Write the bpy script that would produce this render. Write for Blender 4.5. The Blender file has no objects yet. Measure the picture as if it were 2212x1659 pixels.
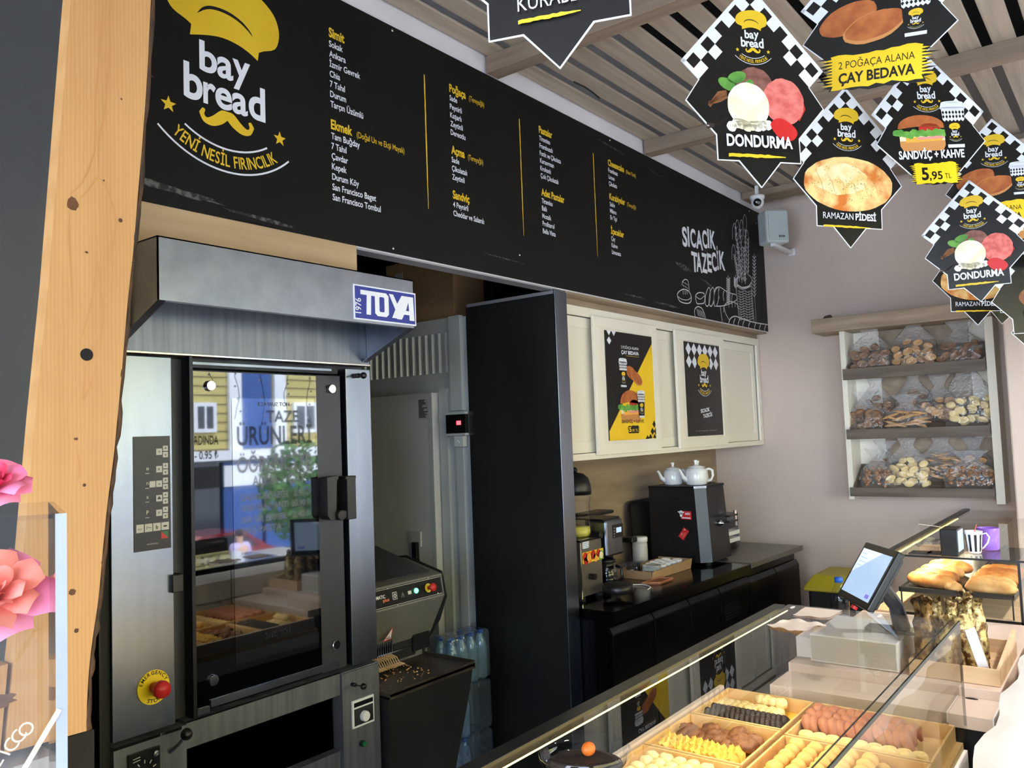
import bpy, math, random
from math import sin, cos, pi, radians
from mathutils import Vector, Matrix
from mathutils.geometry import tessellate_polygon
S = bpy.context.scene
COL = S.collection
# ------------------------------------------------------------------ camera
YAW, PIT, ROL, FPX, CH = .9142375, .0614216, -.0371658, 1771.98, 1.7
_f = Vector((sin(YAW)*cos(PIT), cos(YAW)*cos(PIT), sin(PIT)))
_r = Vector((cos(YAW), -sin(YAW), 0)); _u = _r.cross(_f)
CR = _r*cos(ROL) + _u*sin(ROL); CU = _u*cos(ROL) - _r*sin(ROL)
EYE = Vector((0, 0, CH))
cd = bpy.data.cameras.new('camera'); cam = bpy.data.objects.new('camera', cd); COL.objects.link(cam)
cd.sensor_width = 36; cd.lens = FPX/2212*36; cd.clip_start = .05; cd.clip_end = 200
cam.matrix_world = Matrix(((CR.x, CU.x, -_f.x, 0), (CR.y, CU.y, -_f.y, 0), (CR.z, CU.z, -_f.z, CH), (0, 0, 0, 1)))
S.camera = cam
# ------------------------------------------------------------------ light
w = bpy.data.worlds.new('sky'); S.world = w; w.use_nodes = True
wn = w.node_tree.nodes; wl = w.node_tree.links
bg = wn['Background']; bg.inputs[1].default_value = 6.0
tc = wn.new('ShaderNodeTexCoord'); nz = wn.new('ShaderNodeTexNoise'); nz.inputs['Scale'].default_value = 3
cr = wn.new('ShaderNodeValToRGB'); cr.color_ramp.elements[0].position = .45; cr.color_ramp.elements[1].position = .62
cr.color_ramp.elements[0].color = (.66, .77, .95, 1); cr.color_ramp.elements[1].color = (1, .98, .95, 1)
wl.new(tc.outputs['Generated'], nz.inputs['Vector']); wl.new(nz.outputs['Fac'], cr.inputs[0]); wl.new(cr.outputs[0], bg.inputs[0])
sd = bpy.data.lights.new('sun', 'SUN'); sun = bpy.data.objects.new('sun', sd); COL.objects.link(sun)
sd.energy = 5.0; sd.angle = .01; sd.color = (1, .95, .86)
sun.rotation_euler = Vector((-.35, -.62, -.75)).to_track_quat('-Z', 'Y').to_euler()
def area(name, loc, rx, sx, sy, power, color=(1, 1, 1), rz=0):
    d = bpy.data.lights.new(name, 'AREA'); d.shape = 'RECTANGLE'; d.size = sx; d.size_y = sy; d.energy = power; d.color = color
    o = bpy.data.objects.new(name, d); COL.objects.link(o); o.location = loc; o.rotation_euler = (rx, 0, rz); return o
# sampling portal in the shop window behind the viewer (guides the sky light, gives none itself)
po = area('window_portal', (2.6, -2.62, 1.37), radians(90), 7.4, 2.5, 1); po.data.cycles.is_portal = True
po = area('window_portal', (-3.02, -.3, 1.6), 0, 4.4, 2.6, 1); po.rotation_euler = (radians(90), 0, radians(-90)); po.data.cycles.is_portal = True  # same, in the left window added to light the right wall
# unseen warm spots, added overhead to lift the room's light level
for k, (x, y) in enumerate(((1.4, -1.1), (3.1, -.9), (5.0, -.9))):
    pl = bpy.data.lights.new('fill_spot', 'SPOT'); pl.energy = (40, 90, 90)[k]; pl.spot_size = radians(110); pl.spot_blend = .8; pl.shadow_soft_size = .12; pl.color = (1, .93, .84)
    o = bpy.data.objects.new('fill_spot', pl); COL.objects.link(o); o.location = (x, y, 3.3)
S.cycles.use_denoising = True
S.view_settings.view_transform = 'Standard'; S.view_settings.look = 'None'; S.view_settings.gamma = 1
S.view_settings.exposure = 1.45
try: S.view_settings.use_curve_mapping = False
except Exception: pass
# ------------------------------------------------------------------ pixel rays (2212 x 1659)
def ray(x, y): return _f*FPX + CR*(x-1106) - CU*(y-829.5)
def onx(x, y, X): d = ray(x, y); return EYE + d*(X/d.x)
def ony(x, y, Y): d = ray(x, y); return EYE + d*(Y/d.y)
def onz(x, y, Z): d = ray(x, y); return EYE + d*((Z-CH)/d.z)
# ------------------------------------------------------------------ materials
M = {}
def lin(c):
    return tuple(((v/255)/12.92 if v/255 <= .04045 else ((v/255+.055)/1.055)**2.4) for v in c)+(1,)
def mat(name, c, rough=.5, metal=0, spec=.5, c2=None, ww=.45, nscale=8, stretch=(1, 1, 1), lo=.35, hi=.65, bump=0, detail=4, emit=None, es=0, coat=0, wave=None):
    m = bpy.data.materials.new(name); m.use_nodes = True; M[name] = m
    n = m.node_tree.nodes; l = m.node_tree.links; b = n['Principled BSDF']
    b.inputs['Base Color'].default_value = lin(c); b.inputs['Roughness'].default_value = rough
    b.inputs['Metallic'].default_value = metal; b.inputs['Specular IOR Level'].default_value = spec
    if coat: b.inputs['Coat Weight'].default_value = coat; b.inputs['Coat Roughness'].default_value = .05
    if emit: b.inputs['Emission Color'].default_value = lin(emit); b.inputs['Emission Strength'].default_value = es
    if c2 or bump:
        t = n.new('ShaderNodeTexCoord'); mp = n.new('ShaderNodeMapping'); mp.inputs['Scale'].default_value = stretch
        l.new(t.outputs['Object'], mp.inputs[0])
        z = n.new('ShaderNodeTexNoise'); z.inputs['Scale'].default_value = nscale; z.inputs['Detail'].default_value = detail
        l.new(mp.outputs[0], z.inputs['Vector']); fac = z.outputs['Fac']
        if wave:
            wv = n.new('ShaderNodeTexWave'); wv.wave_type = 'RINGS' if wave[0] == 'R' else 'BANDS'; wv.bands_direction = wave[0] if wave[0] in 'XYZ' else 'X'
            wv.inputs['Scale'].default_value = wave[1]; wv.inputs['Distortion'].default_value = wave[2]; wv.inputs['Detail'].default_value = 3; wv.inputs['Detail Scale'].default_value = wave[3]
            l.new(mp.outputs[0], wv.inputs['Vector'])
            mx = n.new('ShaderNodeMath'); mx.operation = 'MULTIPLY_ADD'; mx.inputs[1].default_value = ww; l.new(wv.outputs['Fac'], mx.inputs[0])
            m2 = n.new('ShaderNodeMath'); m2.operation = 'MULTIPLY'; m2.inputs[1].default_value = 1-ww; l.new(fac, m2.inputs[0]); l.new(m2.outputs[0], mx.inputs[2]); fac = mx.outputs[0]
        if c2:
            r = n.new('ShaderNodeValToRGB'); e = r.color_ramp.elements
            e[0].position = lo; e[1].position = hi; e[0].color = lin(c); e[1].color = lin(c2)
            l.new(fac, r.inputs[0]); l.new(r.outputs[0], b.inputs['Base Color'])
        if bump:
            bp = n.new('ShaderNodeBump'); bp.inputs['Strength'].default_value = bump; bp.inputs['Distance'].default_value = .004
            l.new(fac, bp.inputs['Height']); l.new(bp.outputs[0], b.inputs['Normal'])
    return m
def film(name, tint=(1, 1, 1), k=1.0, rough=.02, bump=0, bscale=30, base=0.0, ior=1.45, dif=0, dcol=(255, 255, 255)):
    """thin clear sheet: see-through plus a Fresnel sheen"""
    m = bpy.data.materials.new(name); m.use_nodes = True; M[name] = m
    n = m.node_tree.nodes; l = m.node_tree.links; n.remove(n['Principled BSDF'])
    tr = n.new('ShaderNodeBsdfTransparent'); tr.inputs[0].default_value = (*tint, 1)
    gl = n.new('ShaderNodeBsdfGlossy'); gl.inputs['Roughness'].default_value = rough
    fr = n.new('ShaderNodeFresnel'); fr.inputs[0].default_value = ior
    ma = n.new('ShaderNodeMath'); ma.operation = 'MULTIPLY_ADD'; ma.inputs[1].default_value = k; ma.inputs[2].default_value = base; ma.use_clamp = True
    mx = n.new('ShaderNodeMixShader')
    ge = n.new('ShaderNodeNewGeometry'); fa = n.new('ShaderNodeMath'); fa.operation = 'SUBTRACT'; fa.inputs[0].default_value = 1; fa.use_clamp = True
    l.new(ge.outputs['Backfacing'], fa.inputs[1]); fm = n.new('ShaderNodeMath'); fm.operation = 'MULTIPLY'
    l.new(fr.outputs[0], ma.inputs[0]); l.new(ma.outputs[0], fm.inputs[0]); l.new(fa.outputs[0], fm.inputs[1]); l.new(fm.outputs[0], mx.inputs[0]); l.new(tr.outputs[0], mx.inputs[1]); l.new(gl.outputs[0], mx.inputs[2])
    if dif:
        df = n.new('ShaderNodeBsdfDiffuse'); df.inputs[0].default_value = lin(dcol); m3 = n.new('ShaderNodeMixShader'); m3.inputs[0].default_value = dif
        l.new(tr.outputs[0], m3.inputs[1]); l.new(df.outputs[0], m3.inputs[2]); l.new(m3.outputs[0], mx.inputs[1])
    l.new(mx.outputs[0], n['Material Output'].inputs[0])
    if bump:
        t = n.new('ShaderNodeTexCoord'); z = n.new('ShaderNodeTexNoise'); z.inputs['Scale'].default_value = bscale; z.inputs['Detail'].default_value = 2
        l.new(t.outputs['Object'], z.inputs['Vector'])
        bp = n.new('ShaderNodeBump'); bp.inputs['Strength'].default_value = bump; bp.inputs['Distance'].default_value = .02
        l.new(z.outputs['Fac'], bp.inputs['Height']); l.new(bp.outputs[0], gl.inputs['Normal']); l.new(bp.outputs[0], fr.inputs['Normal'])
    return m
mat('white_wall', (226, 222, 224), .8, c2=(218, 214, 216), nscale=3)
mat('pink_wall', (217, 199, 188), .75, c2=(209, 191, 180), nscale=1.5)
mat('charcoal_wall', (62, 65, 70), .55, c2=(70, 71, 72), nscale=2)
mat('void', (14, 14, 15), .9, c2=(20, 20, 21))
mat('tile', (176, 178, 176), .35, c2=(168, 170, 169), nscale=2)
mat('street', (120, 120, 122), .8, c2=(140, 140, 140), nscale=1)
mat('slat', (176, 161, 145), .55, c2=(158, 144, 129), nscale=5, stretch=(.4, 8, 8), bump=.05)
mat('beam', (150, 131, 114), .55, c2=(132, 114, 98), nscale=4, stretch=(6, .4, 6))
mat('oak', (214, 184, 142), .45, c2=(188, 156, 116), nscale=3, stretch=(.5, 4, 5), lo=.3, hi=.75)
mat('oak_grey', (168, 148, 124), .5, c2=(134, 116, 96), nscale=3, stretch=(.6, 4, 5), lo=.3, hi=.75)
mat('shelf_wood', (112, 98, 86), .55, c2=(86, 74, 64), nscale=4, stretch=(6, .5, 6))
mat('shelf_top', (178, 156, 132), .5, c2=(150, 130, 108), nscale=4, stretch=(6, .6, 6))
mat('pine', (204, 156, 100), .5, c2=(178, 126, 74), nscale=3.0, stretch=(4, 3, .5), lo=.25, hi=.8, wave=('X', 11, 5, 1.0), ww=.15, bump=.03)
mat('pine_bark', (92, 62, 38), .8, c2=(50, 36, 26), nscale=14)
mat('knot_line', (190, 136, 80), .6)
mat('knot', (112, 66, 34), .6, c2=(70, 40, 22), nscale=20)
mat('board_black', (17, 17, 17), .5, c2=(21, 21, 21), nscale=3, spec=.2)
mat('print_black', (17, 17, 18), .3, spec=.5, c2=(20, 20, 21))
mat('chalk', (104, 100, 96), .8, c2=(34, 33, 33), nscale=60, lo=.38, hi=.56)
mat('white_print', (238, 242, 250), .45, c2=(232, 236, 246))
mat('white_edge', (236, 240, 246), .4)
mat('yellow_print', (238, 200, 44), .45, c2=(230, 190, 38), nscale=4)
mat('badge_yellow', (250, 210, 30), .4, c2=(244, 200, 24), nscale=6)
mat('grey_print', (120, 116, 60), .6)
mat('chalk_line', (214, 216, 222), .6)
mat('steel', (150, 160, 176), .27, 1, c2=(124, 134, 150), nscale=2, stretch=(3, 3, .3))
mat('steel_soft', (138, 144, 154), .42, 1, c2=(120, 126, 136), nscale=4, stretch=(14, 14, .4))
mat('steel_hood', (160, 167, 182), .36, 1, c2=(146, 153, 168), nscale=3, stretch=(4, 4, 4))
mat('steel_dark', (60, 62, 66), .36, 1, c2=(48, 50, 54), nscale=3, stretch=(4, 4, .4))
mat('steel_black', (52, 53, 52), .32, .45, c2=(40, 41, 40), nscale=1.2, stretch=(2, 2, 1))
mat('steel_lower', (126, 130, 138), .42, .55, c2=(108, 112, 120), nscale=4, stretch=(12, 4, .5))
mat('slicer_grey', (120, 120, 116), .5, .2, c2=(110, 110, 107), nscale=3)
mat('tray_dark', (70, 62, 54), .4, .3, c2=(52, 46, 40), nscale=6)
mat('alu_trim', (168, 168, 176), .5, .4)
mat('door_frame_grey', (66, 68, 74), .38, .6)
mat('black_plastic', (17, 17, 18), .35, c2=(22, 22, 23))
mat('black_matte', (12, 12, 13), .7)
mat('rubber', (20, 20, 20), .8)
mat('oven_glass', (6, 7, 9), .02, spec=1.0)
mat('inner_pane', (14, 18, 24), .02, spec=1.0, coat=1.0)
mat('chrome', (220, 222, 226), .12, 1)
mat('cream', (242, 237, 222), .45, c2=(238, 232, 216), nscale=3)
mat('cream_shade', (236, 230, 214), .5)
mat('cool_panel', (190, 197, 201), .4, c2=(182, 189, 193), nscale=2, stretch=(1, 1, .3))
mat('cool_trim', (206, 212, 216), .3, .2)
mat('cool_white', (212, 214, 220), .45, c2=(204, 206, 212), nscale=1)
mat('cardboard', (176, 142, 104), .8, c2=(164, 130, 94), nscale=6)
mat('granite', (104, 98, 92), .3, c2=(76, 72, 68), nscale=120, detail=2)
mat('bench_black', (30, 30, 29), .3, .85, c2=(24, 24, 24), nscale=3)
mat('bench_highlight', (66, 66, 66), .25, 1)
mat('bench_top', (38, 37, 37), .14, .9, c2=(30, 30, 30), nscale=4)
mat('toya_blue', (40, 56, 148), .4)
mat('red', (206, 38, 40), .4)
mat('stop_yellow', (246, 214, 22), .4)
mat('green_button', (20, 110, 56), .35)
mat('green_led', (40, 255, 150), .3, emit=(60, 255, 160), es=5)
mat('red_led', (255, 60, 70), .3, emit=(255, 50, 60), es=3)
mat('button_white', (206, 206, 202), .5)
mat('screen', (150, 168, 190), .15, emit=(150, 175, 205), es=.45)
mat('screen_pale', (190, 200, 210), .15, emit=(190, 205, 222), es=.5)
mat('screen_purple', (110, 90, 190), .2, emit=(110, 100, 190), es=.4)
mat('paper', (250, 232, 222), .7, c2=(244, 226, 216), nscale=3)
mat('white_matte', (240, 240, 242), .6, c2=(234, 234, 238), nscale=4)
mat('counter_pink', (224, 204, 192), .5, c2=(216, 196, 184), nscale=3)
mat('pale_wood', (226, 196, 160), .55, c2=(206, 172, 134), nscale=4, stretch=(6, .6, 6))
mat('tray_wood', (226, 190, 130), .5, c2=(212, 172, 110), nscale=4)
mat('led_strip', (255, 236, 150), .4, emit=(255, 226, 130), es=2.6)
mat('crust', (188, 112, 44), .6, c2=(218, 156, 84), nscale=22, bump=.6)
mat('crust_pale', (222, 176, 112), .6, c2=(196, 132, 64), nscale=20, bump=.6)
mat('crust_dark', (164, 92, 38), .6, c2=(200, 134, 66), nscale=20, bump=.6)
mat('cookie', (236, 190, 108), .65, c2=(228, 184, 100), nscale=60, bump=.3)
mat('cookie_pale', (246, 224, 168), .65, c2=(234, 204, 136), nscale=60, bump=.3)
mat('star_cookie', (250, 212, 104), .6, c2=(232, 180, 70), nscale=40, bump=.3)
mat('choc', (58, 42, 36), .6, c2=(40, 30, 28), nscale=50, bump=.4)
mat('brown_cookie', (150, 98, 62), .6, c2=(118, 74, 46), nscale=40, bump=.5)
mat('pretzel', (188, 124, 88), .5, c2=(164, 100, 70), nscale=30, bump=.2)
mat('roll', (248, 222, 156), .6, c2=(236, 204, 130), nscale=40, bump=.15)
mat('tray_yellow', (244, 196, 60), .6)
mat('rusk', (222, 176, 118), .7, c2=(196, 146, 92), nscale=50, bump=.3)
mat('rusk_dark', (150, 110, 76), .7, c2=(120, 84, 58), nscale=50, bump=.3)
mat('rusk_crust', (140, 88, 48), .65, c2=(112, 68, 38), nscale=40)
mat('nut', (186, 126, 72), .55, c2=(120, 72, 42), nscale=30)
film('bag_film', (.97, .97, .98), 1.8, .14, .9, 34, .02, dif=.045)
film('bag_twist', (.97, .97, .98), 2.2, .14, 1.0, 60, .05, dif=.12)
film('case_glass', (.975, .985, .98), 1.15, .0)
film('case_glass_edge', (.20, .30, .34), 1.0, .02)
film('acrylic', (.95, .95, .96), 1.0, .01)
film('clear_plastic', (.93, .96, 1.0), 1.3, .03, .25, 20, .01)
film('shrink_film', (.80, .88, .95), 1.8, .1, .9, 22, .03, dif=.10, dcol=(190, 214, 236))
film('bottle_blue', (.62, .80, .95), 1.8, .08, .3, 30, .05, dif=.5, dcol=(176, 210, 238))
film('shop_glass', (.93, .96, .98), .6, .0)
mat('acrylic_edge', (150, 158, 176), .3, c2=(164, 172, 190))
film('engraving', (.95, .95, .96), 1.0, .2, dif=.6, dcol=(226, 214, 206))
mat('frosted', (190, 188, 184), .4)
mat('cap_blue', (30, 92, 190), .4)
mat('water', (150, 184, 206), .05, spec=.8)
mat('porcelain', (236, 238, 240), .08, spec=.6)
mat('juice', (226, 214, 96), .3)
mat('juice_steel', (120, 114, 106), .4, .5, c2=(104, 98, 92), nscale=4)
mat('orange', (240, 120, 40), .4)
mat('rose_pink', (236, 110, 160), .6, c2=(250, 160, 196), nscale=14)
mat('rose_red', (206, 36, 84), .6, c2=(228, 70, 110), nscale=16)
mat('rose_coral', (248, 130, 110), .6, c2=(250, 160, 150), nscale=14)
mat('gold_foil', (196, 176, 120), .28, .45, c2=(96, 62, 30), nscale=55, bump=1.0, lo=.42, hi=.58)
mat('gold_dark', (150, 118, 66), .28, .4, c2=(66, 40, 22), nscale=50, bump=1.0, lo=.42, hi=.58)
mat('foil_white', (236, 238, 246), .15, .3, bump=.5, nscale=20)
mat('slate', (84, 96, 112), .4)
mat('purple', (138, 96, 196), .4)
mat('speaker_grey', (208, 216, 216), .45, c2=(202, 210, 210))
mat('speaker_grille', (196, 208, 210), .6, c2=(176, 190, 192), nscale=240, detail=1)
mat('lens_black', (14, 16, 22), .1, spec=.8)
mat('bin_yellow', (168, 156, 30), .5)
mat('leaf', (70, 130, 52), .6, c2=(110, 168, 70), nscale=20)
mat('leaf_dark', (44, 84, 40), .7, c2=(84, 124, 60), nscale=3)
mat('bark', (96, 76, 58), .9)
mat('siding', (206, 190, 122), .7, c2=(196, 180, 112), nscale=2)
mat('facade_white', (232, 234, 240), .6)
mat('pane_dark', (40, 46, 60), .1, spec=.8)
mat('shop_blue', (50, 84, 150), .5)
mat('car_red', (150, 24, 40), .15, coat=1)
mat('skin', (206, 160, 130), .5)
mat('lavender', (190, 176, 220), .7)
mat('hair_dark', (40, 30, 26), .7)
mat('trousers', (232, 232, 236), .7)
mat('chair_black', (24, 24, 28), .4)
mat('table_white', (216, 216, 220), .3)
mat('leg_wood', (190, 146, 98), .5)
mat('bun', (194, 112, 54), .6, c2=(164, 84, 36), nscale=24)
mat('bun_side', (206, 140, 78), .6)
mat('lettuce', (76, 148, 50), .6, c2=(130, 190, 84), nscale=22)
mat('tomato', (190, 40, 32), .5)
mat('cheese', (250, 176, 70), .5)
mat('ham', (232, 150, 140), .5)
mat('bread_white', (240, 226, 190), .6)
mat('ice_white', (248, 244, 228), .6, c2=(232, 222, 190), nscale=16)
mat('ice_pink', (232, 130, 120), .6, c2=(206, 90, 84), nscale=16, stretch=(1, 3, 3))
mat('ice_choc', (150, 100, 88), .6, c2=(112, 66, 58), nscale=16, stretch=(1, 3, 3))
mat('cup_white', (226, 230, 240), .5)
mat('pide', (250, 212, 140), .55, c2=(206, 112, 36), nscale=17, lo=.42, hi=.66)
mat('pide_pale', (252, 232, 186), .55, c2=(240, 196, 120), nscale=24)
mat('seed', (60, 40, 24), .6)
# ------------------------------------------------------------------ mesh builder and scene-tree helpers
WL = {}
def wloc(o):
    v = Vector((0, 0, 0))
    while o is not None: v = v + o.location; o = o.parent
    return v
class MB:
    def __init__(s): s.v = []; s.f = []; s.m = []
    def add(s, vs, fs, mt):
        k = len(s.v); s.v += [Vector(p) for p in vs]
        for f in fs: s.f.append(tuple(i+k for i in f)); s.m.append(mt)
        return s
    def box(s, x0, x1, y0, y1, z0, z1, mt):
        x0, x1 = min(x0, x1), max(x0, x1); y0, y1 = min(y0, y1), max(y0, y1); z0, z1 = min(z0, z1), max(z0, z1)
        return s.add([(x, y, z) for x in (x0, x1) for y in (y0, y1) for z in (z0, z1)],
                     [(0, 1, 3, 2), (4, 6, 7, 5), (0, 4, 5, 1), (2, 3, 7, 6), (0, 2, 6, 4), (1, 5, 7, 3)], mt)
    def obox(s, c, U, V, W, mt):
        """oriented box from centre and three half vectors"""
        c, U, V, W = Vector(c), Vector(U), Vector(V), Vector(W)
        return s.add([c+U*a+V*b+W*d for a in (-1, 1) for b in (-1, 1) for d in (-1, 1)],
                     [(0, 1, 3, 2), (4, 6, 7, 5), (0, 4, 5, 1), (2, 3, 7, 6), (0, 2, 6, 4), (1, 5, 7, 3)], mt)
    def prism(s, pts, d, mt, mt_side=None, mt_back=None):
        """closed polygon (3-D points) extruded by vector d; concave allowed"""
        n = len(pts); P = [Vector(p) for p in pts]; d = Vector(d)
        tri = tessellate_polygon([P])
        s.add(P, tri, mt); s.add([p+d for p in P], [t[::-1] for t in tri], mt_back or mt)
        s.add(P+[p+d for p in P], [(i, (i+1) % n, n+(i+1) % n, n+i) for i in range(n)], mt_side or mt)
        return s
    def tube(s, pts, r, mt, seg=8, cap=True):
        P = [Vector(p) for p in pts]; n = len(P)
        rs = r if isinstance(r, (list, tuple)) else [r]*n
        vs = []
        prev = None
        for i, p in enumerate(P):
            t = (P[min(i+1, n-1)]-P[max(i-1, 0)]).normalized()
            a = prev if prev is not None else (Vector((0, 0, 1)) if abs(t.z) < .9 else Vector((1, 0, 0)))
            e1 = (a - t*a.dot(t)).normalized(); e2 = t.cross(e1); prev = e1
            for k in range(seg):
                an = 2*pi*k/seg; vs.append(p+(e1*cos(an)+e2*sin(an))*rs[i])
        fs = [(i*seg+k, i*seg+(k+1) % seg, (i+1)*seg+(k+1) % seg, (i+1)*seg+k) for i in range(n-1) for k in range(seg)]
        if cap: fs += [tuple(range(seg))[::-1], tuple((n-1)*seg+k for k in range(seg))]
        return s.add(vs, fs, mt)
    def cyl(s, a, b, r, mt, seg=20, r2=None): return s.tube([a, b], [r, r if r2 is None else r2], mt, seg)
    def lathe(s, prof, c, mt, seg=24, axis=None):
        """profile [(r, h)] around an axis (default z) through c"""
        c = Vector(c); A = Vector(axis or (0, 0, 1)).normalized()
        e1 = (Vector((1, 0, 0)) if abs(A.x) < .9 else Vector((0, 1, 0))); e1 = (e1-A*e1.dot(A)).normalized(); e2 = A.cross(e1)
        n = len(prof); vs = []
        for r, h in prof:
            for k in range(seg): an = 2*pi*k/seg; vs.append(c+A*h+(e1*cos(an)+e2*sin(an))*r)
        fs = [(i*seg+k, i*seg+(k+1) % seg, (i+1)*seg+(k+1) % seg, (i+1)*seg+k) for i in range(n-1) for k in range(seg)]
        if prof[0][0] > 1e-6: fs.append(tuple(range(seg))[::-1])
        if prof[-1][0] > 1e-6: fs.append(tuple((n-1)*seg+k for k in range(seg)))
        return s.add(vs, fs, mt)
    def ball(s, c, r, mt, seg=16, rings=10, fn=None):
        c = Vector(c); rx, ry, rz = r if isinstance(r, (tuple, list)) else (r, r, r)
        vs = [c+Vector((0, 0, -rz))]
        for i in range(1, rings):
            a = -pi/2+pi*i/rings
            for k in range(seg):
                d = Vector((cos(a)*cos(2*pi*k/seg), cos(a)*sin(2*pi*k/seg), sin(a)))
                q = fn(d) if fn else 1
                vs.append(c+Vector((d.x*rx*q, d.y*ry*q, d.z*rz*q)))
        vs.append(c+Vector((0, 0, rz))); L = len(vs)-1
        fs = [(0, 1+(k+1) % seg, 1+k) for k in range(seg)]
        fs += [(1+i*seg+k, 1+i*seg+(k+1) % seg, 1+(i+1)*seg+(k+1) % seg, 1+(i+1)*seg+k) for i in range(rings-2) for k in range(seg)]
        fs += [(L, 1+(rings-2)*seg+k, 1+(rings-2)*seg+(k+1) % seg) for k in range(seg)]
        return s.add(vs, fs, mt)
    def xf(s, mtx):
        s.v = [mtx @ p for p in s.v]; return s
    def build(s, name, parent=None, bevel=0, smooth=False, local=False, sub=0, seg=2):
        off = Vector((0, 0, 0)) if (local or parent is None) else wloc(parent)
        me = bpy.data.meshes.new(name); me.from_pydata([tuple(p-off) for p in s.v], [], s.f)
        names = list(dict.fromkeys(s.m))
        for k in names: me.materials.append(M[k])
        ix = {k: i for i, k in enumerate(names)}
        me.polygons.foreach_set('material_index', [ix[k] for k in s.m])
        if smooth: me.polygons.foreach_set('use_smooth', [True]*len(s.f))
        me.update()
        o = bpy.data.objects.new(name, me); COL.objects.link(o)
        if parent is not None: o.parent = parent
        if smooth == 'auto' or bevel:
            pass
        if bevel:
            b = o.modifiers.new('bevel', 'BEVEL'); b.width = bevel; b.segments = seg; b.limit_method = 'ANGLE'; b.angle_limit = radians(40)
        if sub:
            b = o.modifiers.new('sub', 'SUBSURF'); b.levels = sub; b.render_levels = sub
        return o
def tag(o, label, cat, group=None, kind=None):
    o['label'] = label; o['category'] = cat
    if group: o['group'] = group
    if kind: o['kind'] = kind
    return o
def thing(name, loc, label, cat, group=None, rz=0):
    o = bpy.data.objects.new(name, None); COL.objects.link(o); o.location = loc; o.rotation_euler = (0, 0, rz)
    o.empty_display_size = .05
    return tag(o, label, cat, group)
def struct(name, mb, bevel=0):
    o = mb.build(name, None, bevel); o['kind'] = 'structure'; return o
def dup(root, loc, rz=None, label=None, group=None, scale=None):
    kids = list(root.children)
    c = root.copy(); COL.objects.link(c); c.location = loc
    if rz is not None: c.rotation_euler = (0, 0, rz)
    if scale: c.scale = scale if isinstance(scale, (tuple, list)) else (scale,)*3
    if label: c['label'] = label
    if group: c['group'] = group
    for k in kids:
        d = k.copy(); COL.objects.link(d); d.parent = c
        for q in k.children:
            e = q.copy(); COL.objects.link(e); e.parent = d
    return c
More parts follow.
